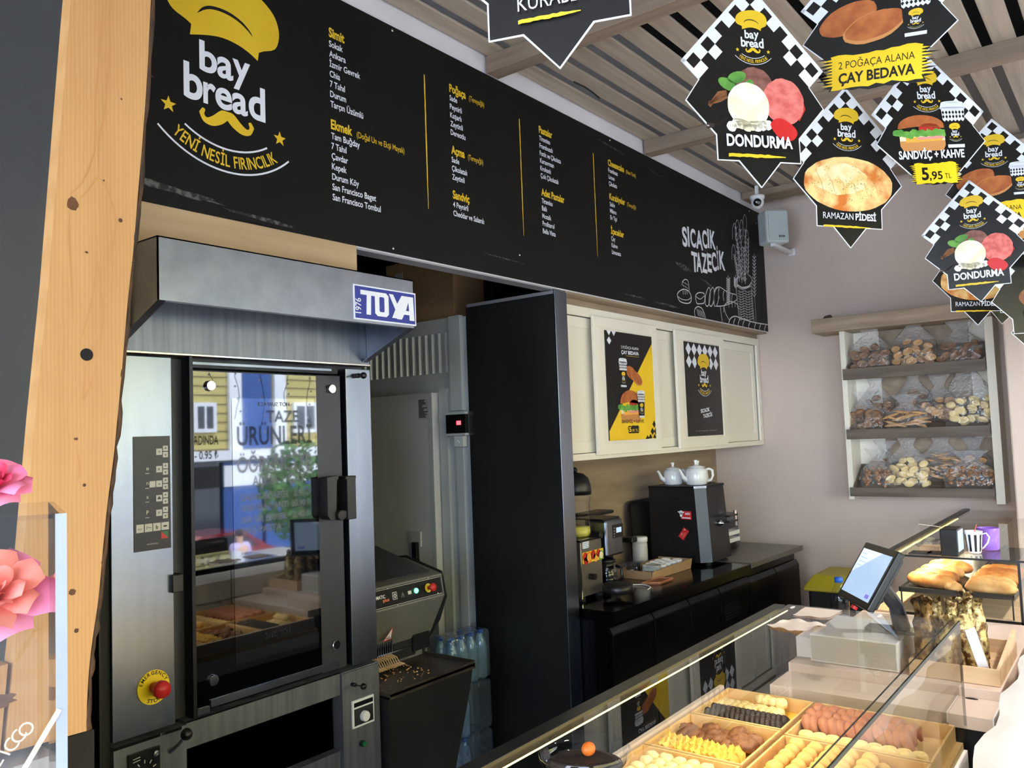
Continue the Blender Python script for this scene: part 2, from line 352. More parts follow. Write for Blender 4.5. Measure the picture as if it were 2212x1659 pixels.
# ------------------------------------------------------------------ flat print on a plane
_TXT = {}
def textmesh(t, off):
    if (t, off) in _TXT: return _TXT[(t, off)]
    c = bpy.data.curves.new('t', 'FONT'); c.body = t; c.resolution_u = 6 if len(t) == 1 and off > .02 else 3; c.offset = off; c.fill_mode = 'FRONT'
    o = bpy.data.objects.new('t', c); COL.objects.link(o)
    dg = bpy.context.evaluated_depsgraph_get(); me = bpy.data.meshes.new_from_object(o.evaluated_get(dg))
    v = [(p.co.x, p.co.y) for p in me.vertices]; f = [tuple(p.vertices) for p in me.polygons]
    bpy.data.objects.remove(o); bpy.data.curves.remove(c); bpy.data.meshes.remove(me)
    _TXT[(t, off)] = (v, f); return v, f
CAP = .73
class G:
    """graphics on the plane O + U*u + V*v, layer i lifted by i*eps towards the viewer"""
    def __init__(s, mb, O, U, V, eps=.0006, base=.0004, sc=1.0):
        s.mb = mb; s.O = Vector(O); s.U = Vector(U).normalized(); s.V = Vector(V).normalized(); s.N = s.U.cross(s.V); s.eps = eps; s.base = base; s.sc = sc
    def p(s, u, v, L=0): return s.O+s.U*(u*s.sc)+s.V*(v*s.sc)+s.N*(s.base+s.eps*L)
    def sub(s, u, v, sc=1.0, rot=0, L=0):
        U = s.U*cos(rot)+s.V*sin(rot); V = s.V*cos(rot)-s.U*sin(rot)
        return G(s.mb, s.O+s.U*(u*s.sc)+s.V*(v*s.sc), U, V, s.eps, s.base+s.eps*L, s.sc*sc)
    def poly(s, pts, mt, L=0):
        P = [s.p(u, v, L) for u, v in pts]
        T = tessellate_polygon([[Vector((u, v, 0)) for u, v in pts]])
        fs = []
        for t in T:
            a, b, c = (pts[i] for i in t)
            ar = (b[0]-a[0])*(c[1]-a[1])-(b[1]-a[1])*(c[0]-a[0])
            if abs(ar) > 1e-14: fs.append(t if ar > 0 else t[::-1])
        s.mb.add(P, fs, mt)
    def rect(s, u0, v0, u1, v1, mt, L=0): s.poly([(u0, v0), (u1, v0), (u1, v1), (u0, v1)], mt, L)
    def ell(s, u, v, ru, rv, mt, L=0, n=20, rot=0, a0=0, a1=2*pi, wob=0, seed=1):
        rd = random.Random(seed); pts = []
        for i in range(n):
            a = a0+(a1-a0)*i/(n if abs(a1-a0-2*pi) < 1e-6 else n-1); k = 1+wob*rd.uniform(-1, 1)
            x, y = ru*cos(a)*k, rv*sin(a)*k; pts.append((u+x*cos(rot)-y*sin(rot), v+x*sin(rot)+y*cos(rot)))
        s.poly(pts, mt, L)
    def stroke(s, pts, w, mt, L=0, close=False, taper=False):
        P = [Vector((a, b)) for a, b in pts]
        if close: P.append(P[0])
        n = len(P)
        if n < 2: return
        vs = []
        for i, q in enumerate(P):
            t = P[min(i+1, n-1)]-P[max(i-1, 0)]
            if close and i in (0, n-1): t = P[1]-P[n-2]
            if t.length < 1e-9: t = Vector((1, 0))
            t.normalize(); nn = Vector((-t.y, t.x)); k = w/2
            if taper: k *= .25+.75*sin(pi*min(max(i/(n-1), 0), 1))
            vs += [s.p(*(q-nn*k), L), s.p(*(q+nn*k), L)]
        s.mb.add(vs, [(2*i, 2*i+2, 2*i+3, 2*i+1) for i in range(n-1)], mt)
    def arc(s, u, v, r, a0, a1, w, mt, L=0, n=24, rv=None):
        rv = rv or r
        s.stroke([(u+r*cos(a0+(a1-a0)*i/n), v+rv*sin(a0+(a1-a0)*i/n)) for i in range(n+1)], w, mt, L)
    def text(s, t, u, v, h, mt, L=0, bold=0, al='l', xs=1.0, wd=None, rot=0, shear=0):
        vv, ff = textmesh(t, bold)
        if not vv: return 0
        k = h/CAP; x0 = min(a for a, b in vv); x1 = max(a for a, b in vv)
        kx = k*xs if wd is None else wd/(x1-x0)
        W = (x1-x0)*kx; o = -x0*kx + {'l': 0, 'c': -W/2, 'r': -W}[al]
        c, sn = cos(rot), sin(rot); P = []
        for a, b in vv:
            x = a*kx+o+shear*b*k; y = b*k; P.append(s.p(u+x*c-y*sn, v+x*sn+y*c, L))
        s.mb.add(P, ff, mt); return W
    def arctext(s, t, u, v, r, a_mid, h, mt, L=0, bold=0, xs=1.0, spread=None, up=False):
        """letters on a circle; up=False: reading along the bottom of the circle (smile)"""
        ws = []
        for ch in t:
            if ch == ' ': ws.append(h*.42*xs); continue
            vv, _ = textmesh(ch, bold); ws.append((max(a for a, b in vv)-min(a for a, b in vv))*h/CAP*xs+h*.16*xs)
        tot = sum(ws); k = 1.0 if spread is None else spread*r/tot
        sgn = -1 if up else 1; a = a_mid - sgn*tot*k/r/2
        for ch, ww in zip(t, ws):
            aa = a+sgn*ww*k/r/2; a += sgn*ww*k/r
            if ch == ' ': continue
            x, y = u+r*cos(aa), v+r*sin(aa)
            s.text(ch, x, y, h, mt, L, bold, 'c', xs*min(k, 1.15) if spread else xs, rot=aa+(pi/2 if not up else -pi/2))
def star5(u, v, r, rot=pi/2):
    return [(u+(r if i % 2 == 0 else r*.42)*cos(rot+pi*i/5), v+(r if i % 2 == 0 else r*.42)*sin(rot+pi*i/5)) for i in range(10)]
HAT = [(-.17, .0), (-.165, .035), (-.185, .045), (-.225, .06), (-.245, .085), (-.247, .115), (-.235, .15), (-.21, .18), (-.165, .21), (-.11, .225), (-.05, .235), (.0, .238), (.05, .232), (.10, .215), (.14, .185), (.158, .15), (.162, .11), (.145, .065), (.10, .042), (.08, .03), (.075, .0), (.045, .015), (.0, .028), (-.055, .031), (-.11, .02)]
MUS = [(.0, -.005), (.022, -.024), (.055, -.037), (.085, -.03), (.099, -.004), (.088, .012), (.078, .008), (.082, -.006), (.072, -.015), (.05, -.002), (.022, .022), (.0, .024)]
def curve(P, n=4, closed=False):
    Q = []; N = len(P)
    for i in range(N if closed else N-1):
        p0, p1, p2, p3 = (P[(i-1) % N] if closed or i > 0 else P[i]), P[i], P[(i+1) % N], (P[(i+2) % N] if closed or i+2 < N else P[(i+1) % N])
        for k in range(n):
            t = k/n; Q.append(tuple(.5*(2*p1[j]+(p2[j]-p0[j])*t+(2*p0[j]-5*p1[j]+4*p2[j]-p3[j])*t*t+(3*p1[j]-p0[j]-3*p2[j]+p3[j])*t**3) for j in (0, 1)))
    return Q if closed else Q+[P[-1]]
def logo(g, L=0, small=False, hat='yellow_print', words='white_print', yel='yellow_print', detail=True):
    """round-hatted baker emblem: hat, two-line lettering, moustache, stars and arched motto; unit = metres on the big board, origin under the hat"""
    h = [((u+.043)*1.0, v) for u, v in HAT]
    n_ = 3 if detail and not small else 2
    g.poly(curve(h[0:2], 1)[:-1]+curve(h[1:19], n_)[:-1]+curve(h[18:21], 1)[:-1]+curve(h[20:]+[h[0]], n_)[:-1], hat, L)
    cr_ = [(-.102, .078), (-.085, .102), (-.058, .119), (-.019, .126), (.021, .124), (.061, .111), (.09, .09), (.10, .074)]
    g.poly(curve(cr_, n_)+curve([(.086, .086), (.056, .103), (.02, .113), (-.02, .115), (-.055, .109), (-.08, .096)], n_), 'print_black', L+1)
    b = .024 if not small else .026
    g.text('b', -.096, -.098, .098, words, L, b, 'l', wd=.062); g.text('a', -.034, -.098, .1, words, L, b, 'l', wd=.058); g.text('y', .022, -.088, .1, words, L, b, 'l', wd=.066)
    g.text('b', -.150, -.2, .115, words, L, b, 'l', wd=.064); g.text('r', -.084, -.2, .1, words, L, b, 'l', wd=.044); g.text('e', -.042, -.2, .1, words, L, b, 'l', wd=.060)
    g.text('a', .018, -.2, .1, words, L, b, 'l', wd=.058); g.text('d', .08, -.2, .115, words, L, b, 'l', wd=.064)
    m = [(u, v-.232) for u, v in MUS]; mm = curve(m[:5], n_)[:-1]+curve(m[4:], n_); g.poly(mm+[(-u, v) for u, v in mm[::-1]][1:-1], yel, L)
    for sx in (-1, 1): g.poly(star5(sx*.2, -.243, .026), yel, L)
    if detail:
        g.arc(0, -.06, .345, radians(-90-43), radians(-90+43), .006, words, L)
        g.arc(0, -.06, .272, radians(-90-33), radians(-90+33), .006, words, L, n=16)
        g.arctext('YENİ NESİL FIRINCILIK', 0, -.06, .327, radians(-90), .04, yel, L, .012, .8, spread=radians(72))
    else:
        g.arc(0, -.06, .34, radians(-90-43), radians(-90+43), .008, words, L, n=10)
        g.arc(0, -.06, .3, radians(-90-34), radians(-90+34), .026, 'grey_print', L, n=10)
# ------------------------------------------------------------------ the room
XW, YB, YO, ZS = 6.2, 2.266, 2.35, 1.095
struct('floor', MB().box(-3, 7.4, -2.7, 4.6, -.05, 0, 'tile'))
b = MB()
for i in range(18): b.box(-3+i*.6, -3+i*.6+.004, -2.7, 4.6, 0, .0006, 'steel_dark')
for i in range(13): b.box(-3, 7.4, -2.7+i*.6, -2.7+i*.6+.004, 0, .0006, 'steel_dark')
struct('trim_1', b)
struct('wall_right', MB().box(XW, XW+.2, -2.7, 4.6, 0, 4.1, 'pink_wall'))
struct('wall_back', MB().box(3.46, XW, 2.75, 2.84, 0, 2.42, 'pink_wall'))
struct('wall_rear', MB().box(-3, 7.4, 4.5, 4.6, 0, 4.1, 'void'))
struct('wall_left', MB().box(-3.1, -3, -2.7, 4.6, 2.9, 4.1, 'charcoal_wall').box(-3.1, -3, -2.7, 4.6, 0, .3, 'charcoal_wall').box(-3.1, -3, 1.9, 4.6, .3, 2.9, 'charcoal_wall').box(-3.1, -3, -2.7, -2.5, .3, 2.9, 'charcoal_wall'))
struct('added_window', MB().box(-3.06, -3.054, -2.5, 1.9, .3, 2.9, 'shop_glass'))  # unseen window, added to bring more daylight onto the right wall
struct('wall_side', MB().box(-3, .885, 1.9, 2.1, 0, 4.1, 'charcoal_wall'))
struct('wall_upper', MB().box(-3, XW, 2.272, 2.336, 2.412, 4.05, 'white_wall'))
struct('trim_2', MB().box(.99, 3.30, 2.27, 2.338, 2.405, 2.412, 'alu_trim'))
struct('wall_column', MB().box(5.72, XW, -1.2, .655, 0, 3.36, 'pink_wall'), .01)
struct('ceiling', MB().box(-3, 7.4, -2.7, 4.6, 4.05, 4.15, 'void'))
p = ony(770, 525, 2.268)
struct('trim_3', MB().box(.9, p.x, 2.2685, 2.2715, 2.279, 2.4165, 'oak').box(.9, 1.135, 2.2685, 2.2715, 1.99, 2.279, 'oak'))
# slatted ceiling: broad slats along the wall, cross beams below them
for i in range(30):
    y1 = 2.256-i*.139
    if y1 < -2.5: break
    o = MB().box(-2.9, 6.19, y1-.094, y1, 3.415, 3.428, 'slat').build('ceiling_slat', None, .003)
    tag(o, 'long grey-brown ceiling slat, '+('the one against the white strip above the menu board' if i == 0 else 'one of the row of parallel slats between dark gaps'), 'slat', 'slats of the ceiling')
BX = [(-1.65, 'grey-brown ceiling beam left of the frame'), (-.12, 'grey-brown ceiling beam above the wooden plank'), (1.36, 'grey-brown ceiling beam above the baker emblem'), (2.83, 'grey-brown ceiling beam whose end meets the menu board behind the star-shaped date cookie sign'),
      (4.305, 'grey-brown ceiling beam whose end meets the menu board behind the large ice cream sign'), (5.80, 'grey-brown ceiling beam nearest the far right wall, above the camera')]
for x, lb in BX[2:]:
    o = MB().box(x, x+.085 if x < 5.5 else x+.2, -2.6, 2.262, 3.335 if x < 5 else 3.37, 3.4148, 'beam').build('ceiling_beam', None, .003)
    tag(o, lb, 'beam')
# small ceiling hangers and a loose cable seen in the gaps
o = MB().tube([ony(1240, 186, 1.99), ony(1262, 196, 1.98), ony(1280, 208, 1.985), ony(1296, 221, 1.985)], .004, 'rubber', 6).build('ceiling_cable', None, smooth=True)
o.location.z = .02
tag(o, 'thin dark cable lying loose in a gap between ceiling slats', 'cable')
# ------------------------------------------------------------------ shop front behind the viewer, mirrored in the oven door
struct('wall_front', MB().box(-3, 7.4, -2.7, -2.6, 2.62, 4.1, 'void').box(-3, -1.2, -2.7, -2.6, 0, 2.62, 'void').box(-1.2, 7.4, -2.7, -2.6, 0, .12, 'void').box(6.4, 7.4, -2.7, -2.6, .12, 2.62, 'void'))
b = MB()
for x in (-1.2, 1.3, 3.62, 6.34): b.box(x, x+.06, -2.69, -2.61, .12, 2.62, 'steel_dark')
struct('trim_4', b)
win = struct('window_1', MB().box(-1.14, 6.34, -2.655, -2.649, .12, 2.62, 'shop_glass'))
# ------------------------------------------------------------------ menu board
R3 = MB()
bd = thing('menu_board', (3.5, 2.266, 2.417), 'long black menu board with baker emblem and four columns of lettering', 'menu board')
R3.box(.95, 6.192, 2.262, 2.2682, 2.417, 3.332, 'board_black').build('panel', bd)
g = G(MB(), (0, 2.262, 0), (1, 0, 0), (0, 0, 1))
logo(g.sub(1.496, 2.972))
g.mb.build('emblem', bd)
COLS = [(1.92, [(3.171, ('Simit', ''), ['Sokak', 'Ankara', 'İzmir Gevrek', 'Chia', '7 Tahıl', 'Durum', 'Tarçın Üzümlü']),
               (2.828, ('Ekmek', '(Doğal Un ve Ekşi Mayalı)'), ['Tam Buğday', '7 Tahıl', 'Çavdar', 'Kepek', 'Durum Köy', 'San Francisco Baget', 'San Francisco Tombul'])]),
        (2.573, [(3.171, ('Poğaça', '(Tereyağlı)'), ['Sade', 'Peynirli', 'Kaşarlı', 'Zeytinli', 'Dereotlu']),
                 (2.902, ('Açma', '(Tereyağlı)'), ['Sade', 'Çikolatalı', 'Zeytinli']), (2.708, ('Sandviç', ''), ['4 Peynirli', 'Cheddar ve Salamlı'])]),
        (3.226, [(3.171, ('Pastalar', ''), ['Tiramisu', 'Frambuazlı', 'Fıstık ve Çikolata', 'Karaorman', 'Krokanlı', 'Çok Çikolatalı']),
                 (2.859, ('Adet Pastalar', ''), ['Tiramisu', 'Ballı', 'Mozaik', 'Profiterol', 'Bella Vista'])]),
        (3.877, [(3.165, ('Cheesecake', '(New York)'), ['Frambuaz', 'Limon', 'Çikolata']), (2.974, ('Kurabiyeler', '(Tereyağlı)'), ['Sable', 'Milano', 'Ev Tipi']),
                 (2.782, ('İçecekler', ''), ['Çay', 'Kahve', 'Limonata'])])]
for cx, blocks in COLS:
    for z, (hd, nt), items in blocks:
        g = G(MB(), (0, 2.262, 0), (1, 0, 0), (0, 0, 1))
        W = g.text(hd, cx, z, .036, 'yellow_print', 0, .032, xs=.74)
        if nt: g.text(nt, cx+W+.022, z, .0245, 'yellow_print', 0, .002, xs=.70)
        for i, t in enumerate(items): g.text(t, cx, z-.0375*(i+1), .0245, 'white_print', 0, .016, xs=.79)
        g.mb.build('menu_lettering', bd)
rd = random.Random(4)
for x in (2.42, 3.068, 3.725):
    g = G(MB(), (0, 2.262, 0), (1, 0, 0), (0, 0, 1))
    L_, R_ = [], []
    for i in range(36):
        z = 3.194-.563*i/35; k = .0035*(1 if i < 24 else 1-.6*(i-24)/11)
        L_.append((x-k*rd.uniform(.7, 1.1), z)); R_.append((x+k*rd.uniform(.7, 1.1), z))
    g.poly(L_+R_[::-1], 'yellow_print'); g.mb.build('divider_line', bd)
# slogan
g = G(MB(), (0, 2.262, 0), (1, 0, 0), (0, 0, 1))
def bpt(px, py): q = ony(px, py, 2.262); return (q.x, q.z)
for ch, u, w_, v, h in zip('SICACIK', (4.765, 4.845, 4.885, 4.968, 5.068, 5.152, 5.192), (.072, .024, .08, .105, .076, .024, .09), (2.862, 2.87, 2.878, 2.878, 2.9, 2.91, 2.915), (.125, .13, .12, .125, .12, .13, .125)):
    g.text(ch, u, v, h, 'white_print', 0, .03, wd=w_)
for ch, u, w_, v, h in zip('TAZECİK', (4.885, 4.955, 5.04, 5.128, 5.2, 5.29, 5.33), (.09, .085, .085, .068, .08, .024, .095), (2.715, 2.722, 2.73, 2.745, 2.765, 2.78, 2.79), (.13, .13, .13, .125, .125, .125, .13)):
    g.text(ch, u, v, h, 'white_print', 0, .03, wd=w_)
g.mb.build('slogan', bd)
# chalk drawing of wheat and loaves
g = G(MB(), (0, 2.262, 0), (1, 0, 0), (0, 0, 1))
def sk(pts, w_=.006, close=False):
    P = [bpt(1400+x*.18084, 440+y*.18084) for x, y in pts]
    Q = []
    n = len(P)
    for i in range(n if close else n-1):
        p0, p1, p2, p3 = (P[(i-1) % n] if close or i > 0 else P[i]), P[i], P[(i+1) % n], (P[(i+2) % n] if close or i+2 < n else P[(i+1) % n])
        for k in range(5):
            t = k/5; Q.append(tuple(.5*(2*p1[j]+(p2[j]-p0[j])*t+(2*p0[j]-5*p1[j]+4*p2[j]-p3[j])*t*t+(3*p1[j]-p0[j]-3*p2[j]+p3[j])*t**3) for j in (0, 1)))
    if not close: Q.append(P[-1])
    g.stroke(Q, w_, 'chalk_line', 0, close)
for x, y, w_, h in ((1030, 235, 22, 190), (1065, 195, 24, 210), (1115, 195, 20, 240), (1155, 130, 22, 250), (1180, 320, 22, 260), (1020, 490, 20, 180)):
    sk([(x-w_, y+h), (x-w_, y+h*.35), (x-w_*.5, y+15), (x, y), (x+w_*.6, y+30), (x+w_, y+h*.5), (x+w_*.6, y+h)], .004)
for x0, y0, x1, y1 in ((1045, 270, 1090, 930), (1030, 620, 1075, 900), (1100, 300, 1120, 950), (1160, 300, 1160, 960), (1190, 420, 1190, 850), (1060, 420, 1110, 880), (1140, 520, 1145, 930)):
    sk([(x0, y0), ((x0+x1)/2+8, (y0+y1)/2), (x1, y1)], .007)
    for i in range(9):
        t = (i+.5)/9; x = x0+(x1-x0)*t; y = y0+(y1-y0)*t
        sk([(x, y), (x+16, y-34)], .0045); sk([(x, y), (x-16, y-34)], .0045)
sk([(1060, 900), (1050, 1000), (1090, 1400)], .006); sk([(1200, 850), (1240, 900), (1235, 1000), (1265, 1410)], .006)
sk([(1060, 960), (1120, 1000), (1200, 985), (1232, 940)], .009); sk([(1065, 985), (1130, 1020), (1230, 985)], .006)
for i in range(12):
    y = 1040+i*30; sk([(1070+i*2, y), (1110, y+18), (1150, y), (1190, y+18), (1240+i*2, y-4)], .0035)
for x in (1095, 1130, 1165, 1200, 1230): sk([(x, 1030), (x+18, 1390)], .003)
for x, y0, y1 in ((1265, 600, 1170), (955, 860, 1240), (1045, 850, 1040)):
    sk([(x, y0), (x+3, (y0+y1)/2), (x+10, y1)], .005)
    for i in range(12):
        y = y0+40+(y1-y0-80)*i/12; sk([(x+2, y+18), (x+24, y-16)], .006); sk([(x+2, y+18), (x-20, y-16)], .006)
sk([(1275, 1160), (1290, 1410)], .004); sk([(860, 1220), (885, 1410)], .005)
sk([(350, 1100), (360, 1060), (410, 1025), (460, 1030), (500, 1070), (517, 1130), (500, 1180), (450, 1190), (380, 1165)], .006, True)
sk([(405, 975), (410, 930), (445, 905), (478, 930), (490, 1040)], .005); sk([(352, 1105), (400, 1140), (470, 1150), (515, 1120)], .004)
for x in (418, 440, 462): sk([(x, 1035), (x+3, 1085)], .005)
for i in range(7): sk([(415+(i % 3)*22, 930+i*14), (430+(i % 3)*22, 945+i*14)], .004)
sk([(568, 1100), (600, 1065), (650, 1065), (675, 1090), (670, 1180), (620, 1195), (580, 1185)], .006, True); sk([(570, 1105), (620, 1140), (672, 1100)], .004)
for x in (690, 735, 790): sk([(x, 1080), (x+30, 1005), (x+50, 1030), (x+48, 1150), (x+20, 1225), (x-8, 1190)], .0055, True)
sk([(790, 1220), (785, 1100), (800, 1020), (840, 995), (880, 1010), (940, 1050), (1000, 1075), (1050, 1090), (1055, 1150), (920, 1215), (790, 1225)], .006)
for x, y in ((850, 1010), (905, 1040), (960, 1065), (1005, 1085)): sk([(x, y), (x-10, y+60), (x, y+120)], .006)
sk([(905, 1300), (905, 1230), (945, 1180), (1000, 1170), (1060, 1200), (1085, 1260)], .006); sk([(905, 1230), (930, 1320), (970, 1390)], .005)
for x in (1000, 1035, 1065): sk([(x, 1185), (x+5, 1240)], .005)
sk([(560, 1350), (555, 1270), (590, 1230), (640, 1250), (670, 1310), (685, 1370)], .006)
for i in range(6): sk([(580+i*14, 1255+i*6), (600+i*14, 1340+i*4)], .004)
sk([(960, 1430), (985, 1370), (1040, 1345), (1110, 1370), (1200, 1400), (1300, 1425), (1430, 1445)], .008)
for x in (1020, 1075, 1130, 1200, 1270, 1330, 1390): sk([(x+20, 1365+(x-1000)*.19), (x, 1420+(x-1000)*.2), (x+6, 1455+(x-1000)*.17)], .008)
g.mb.build('chalk_drawing', bd)
# worn chalk-dust streaks
rd = random.Random(9)
for u, v, l, h, a in ((1.30, 2.47, .3, .02, -.06), (1.62, 2.44, .25, .012, -.04), (1.25, 3.10, .08, .014, -.3), (1.2, 2.8, .1, .012, -.1), (4.5, 2.45, .3, .012, -.02), (4.75, 2.72, .2, .03, -.1), (5.1, 2.66, .18, .02, -.15), (5.15, 2.87, .3, .006, -.25), (4.1, 2.46, .25, .008, 0), (3.9, 3.28, .3, .006, -.05), (4.45, 3.25, .2, .006, -.05), (2.9, 2.5, .3, .005, -.02)):
    g = G(MB(), (0, 2.262, 0), (1, 0, 0), (0, 0, 1), base=.0002); g.ell(u, v, l/2, h/2, 'chalk', 0, 26, a, wob=.3, seed=int(u*100)); g.mb.build('chalk_smudge', bd)
for px, py in ((847, 66), (849, 537), (1317, 303), (1122, 551), (1618, 456), (1632, 482)):
    q = ony(px, py, 2.262); MB().lathe([(.006, 0), (.0055, .003), (.002, .0045)], (q.x, 2.262, q.z), 'chrome', 10, (0, -1, 0)).build('screw', bd, smooth=True)
# ------------------------------------------------------------------ oven
def oy(px, py, Y=YO): return ony(px, py, Y)
OXL, OXR = 1.155, 2.157
ov = thing('rack_oven', (1.65, 2.6, 0), 'tall stainless steel bakery oven with black glass door under a steel hood', 'oven')
zf = 1.982
hy = 2.092; hz0, hz1 = ony(342, 647, hy).z, ony(335, 507, hy).z; hx0, hx1 = ony(341, 645, hy).x, ony(896, 712, hy).x
hz1b = ony(893, 607, hy).z
# body behind the face
MB().box(OXL, OXR, 2.40, 3.25, .05, 1.99, 'steel_dark').build('body', ov)
MB().box(OXL, OXR, YO, 2.40, zf, 2.30, 'steel_soft').box(OXL, OXR, YO-.004, YO, zf, zf+.006, 'chrome').build('fascia', ov, .001)
h = MB()
prof = [(hy, hz0), (hy, (hz1+hz1b)/2), (2.3485, (hz1+hz1b)/2), (2.3485, 2.02), (2.33, 2.02), (hy+.02, hz0+.012), (hy+.02, hz0)]
def side(x, d): h.prism([(x, y, z) for y, z in ((hy, hz0), (hy, hz1), (2.3485, hz1), (2.3485, 1.995))], (d, 0, 0), 'steel_hood')
h.box(hx0, hx1, hy, hy+.004, hz0, hz1, 'steel_hood').box(hx0, hx1, hy, 2.3485, hz1-.004, hz1, 'steel_hood')
side(hx0, .004); side(hx1-.004, .004)
h.box(hx0+.004, hx1-.004, hy+.004, hy+.024, hz0, hz0+.004, 'steel_hood')
for x in (hx0+.004, hx1-.026):
    h.prism([(x, hy+.004, hz0), (x, 2.3485, 1.995), (x, 2.3485, 2.0), (x, hy+.004, hz0+.004)], (.022, 0, 0), 'steel_hood')
h.build('hood', ov)
# maker plate
q0 = ony(761, 613, hy); q1 = ony(897, 708, hy); q2 = ony(764, 688, hy)
px0, px1, pz0, pz1 = ony(762.5, 650, hy).x, ony(896.5, 670, hy).x, (q2.z+q1.z)/2+.002, q0.z
pl = MB().box(px0, px1, hy-.004, hy-.0003, pz0, pz1, 'white_print')
g = G(pl, (px0, hy-.004, pz0), (1, 0, 0), (0, 0, 1), eps=.0002); W, H = px1-px0, pz1-pz0
g.rect(.005, .005, W-.005, H-.005, 'toya_blue', 0)
LT = [0]
def tl(pts): LT[0] += 2; g.poly([(a*W, b*H) for a, b in pts], 'white_print', LT[0])
tl([(.10, .86), (.50, .86), (.50, .73), (.265, .73), (.255, .17), (.185, .17), (.195, .73), (.10, .73)])
tl([(.32, .78), (.36, .86), (.50, .86), (.54, .78), (.54, .24), (.50, .16), (.36, .16), (.32, .24)])
g.poly([(a*W, b*H) for a, b in ((.39, .70), (.40, .73), (.46, .73), (.47, .70), (.47, .32), (.46, .29), (.40, .29), (.39, .32))], 'toya_blue', 5)
tl([(.545, .86), (.615, .86), (.68, .60), (.755, .86), (.835, .86), (.67, .16), (.59, .16), (.645, .42)])
tl([(.83, .86), (.95, .86), (.965, .14), (.88, .14), (.878, .30), (.79, .30), (.75, .14), (.665, .14)][0:8])
g.poly([(a*W, b*H) for a, b in ((.865, .68), (.875, .42), (.82, .42))], 'toya_blue', 10)
g.text('1976', .105*W, .18*H, .026, 'white_print', 1, .01, rot=radians(90), wd=.052)
pl.build('maker_plate', ov)
# control column
def pz(px, py): return oy(px, py).z
def pxx(px, py): return oy(px, py).x
xl, xs1, xs2, xs3 = pxx(241, 1240), pxx(374.5, 1160), pxx(409, 1160), pxx(417, 1160)
zb_ = pz(300, 1589); ztop = zf-.008
cp = MB().box(xl, xs1, YO, 2.40, zb_, ztop, 'steel'); cp.build('control_column', ov, .002)
MB().box(xs1, xs2, YO+.035, 2.40, zb_, ztop, 'door_frame_grey').build('recess_strip', ov)
MB().box(xs2, xs3, YO-.012, 2.40, zb_, zf-.002, 'steel_dark').build('door_jamb', ov, .001)
MB().box(xl-.03, xl-.001, YO+.012, 2.40, 0, ztop, 'black_matte').box(xl-.034, xl-.03, YO+.005, 2.40, .0, ztop, 'steel_black').build('side_gap', ov)
# membrane keypad
ka, kb, kc = oy(287, 943.5), oy(369, 1188), oy(287.5, 1194)
kx0, kx1, kz0, kz1 = ka.x, kb.x, (kc.z), ka.z
kp = MB().box(kx0, kx1, YO-.002, YO, kz0, kz1, 'print_black'); g = G(kp, (0, YO-.002, 0), (1, 0, 0), (0, 0, 1))
def kpt(x, y): q = oy(270+x*.1928, 900+y*.1928); return q.x, q.z
def key(x0, y0, x1, y1, mt='button_white'):
    a, b_ = kpt((x0+x1)/2-(x1-x0)/2, (y0+y1)/2), kpt((x0+x1)/2+(x1-x0)/2, (y0+y1)/2); c = kpt((x0+x1)/2, y0); d = kpt((x0+x1)/2, y1)
    g.rect(a[0], d[1], b_[0], c[1], mt, 0); return (a[0]+b_[0])/2, (c[1]+d[1])/2, b_[0]-a[0]
for i, y in enumerate((325, 520, 683, 845, 1008)):
    for j in (0, 1):
        u, v, k = key(420, y+j*70, 477, y+j*70+60); sg = 1 if j == 0 else -1
        g.poly([(u-k*.25, v-sg*k*.2), (u, v+sg*k*.3), (u+k*.25, v-sg*k*.2), (u, v-sg*k*.02)], 'print_black', 1)
    u, v, k = key(345, y+33, 411, y+104); g.text(('≡', 'R', 'o', '♣', 'P')[i], u, v-k*.2, k*.42, 'print_black', 1, .02, 'c')
key(270, 722, 337, 793); 
for i, x in enumerate((122, 218, 311, 403)):
    u, v, k = key(x, 1210-i*10, x+84, 1302-i*12)
    if i == 0: g.ell(u, v-.002, k*.3, k*.12, 'print_black', 1); g.ell(u, v-.002, k*.24, k*.07, 'button_white', 2)
    elif i == 1: g.stroke([(u-k*.25, v-k*.2), (u-k*.25, v+k*.2), (u, v), (u+k*.3, v)], k*.08, 'print_black', 1)
    elif i == 2: g.text('b', u, v-k*.25, k*.5, 'print_black', 1, .03, 'c')
    else: g.ell(u, v, k*.28, k*.12, 'print_black', 1)
a, b_, c_, d_ = kpt(400, 1285), kpt(481, 1272), kpt(481, 1355), kpt(400, 1367)
g.poly([a, b_, c_][::-1], 'green_button', 1); g.poly([a, d_, c_], 'red', 1)
for y, t in ((600, 'o'), (765, 'n'), (920, 'x'), (1095, 'P')):
    u, v = kpt(247, y); g.text(t, u, v, .012, 'button_white', 1, .01, 'c'); u, v = kpt(244, y+38); g.stroke([(u-.006, v), (u+.006, v)], .0015, 'button_white', 1)
u, v = kpt(305, 1432); g.text('www.firin.com.tr', u, v, .006, 'button_white', 1, 0, 'c', wd=.036)
kp.build('keypad', ov)
q = oy(378, 1259, YO-.01)
MB().box(oy(367.5, 1259).x, oy(391, 1259).x, YO-.016, YO+.034, oy(378, 1279).z, oy(378, 1240).z, 'black_plastic').build('door_latch', ov, .003)
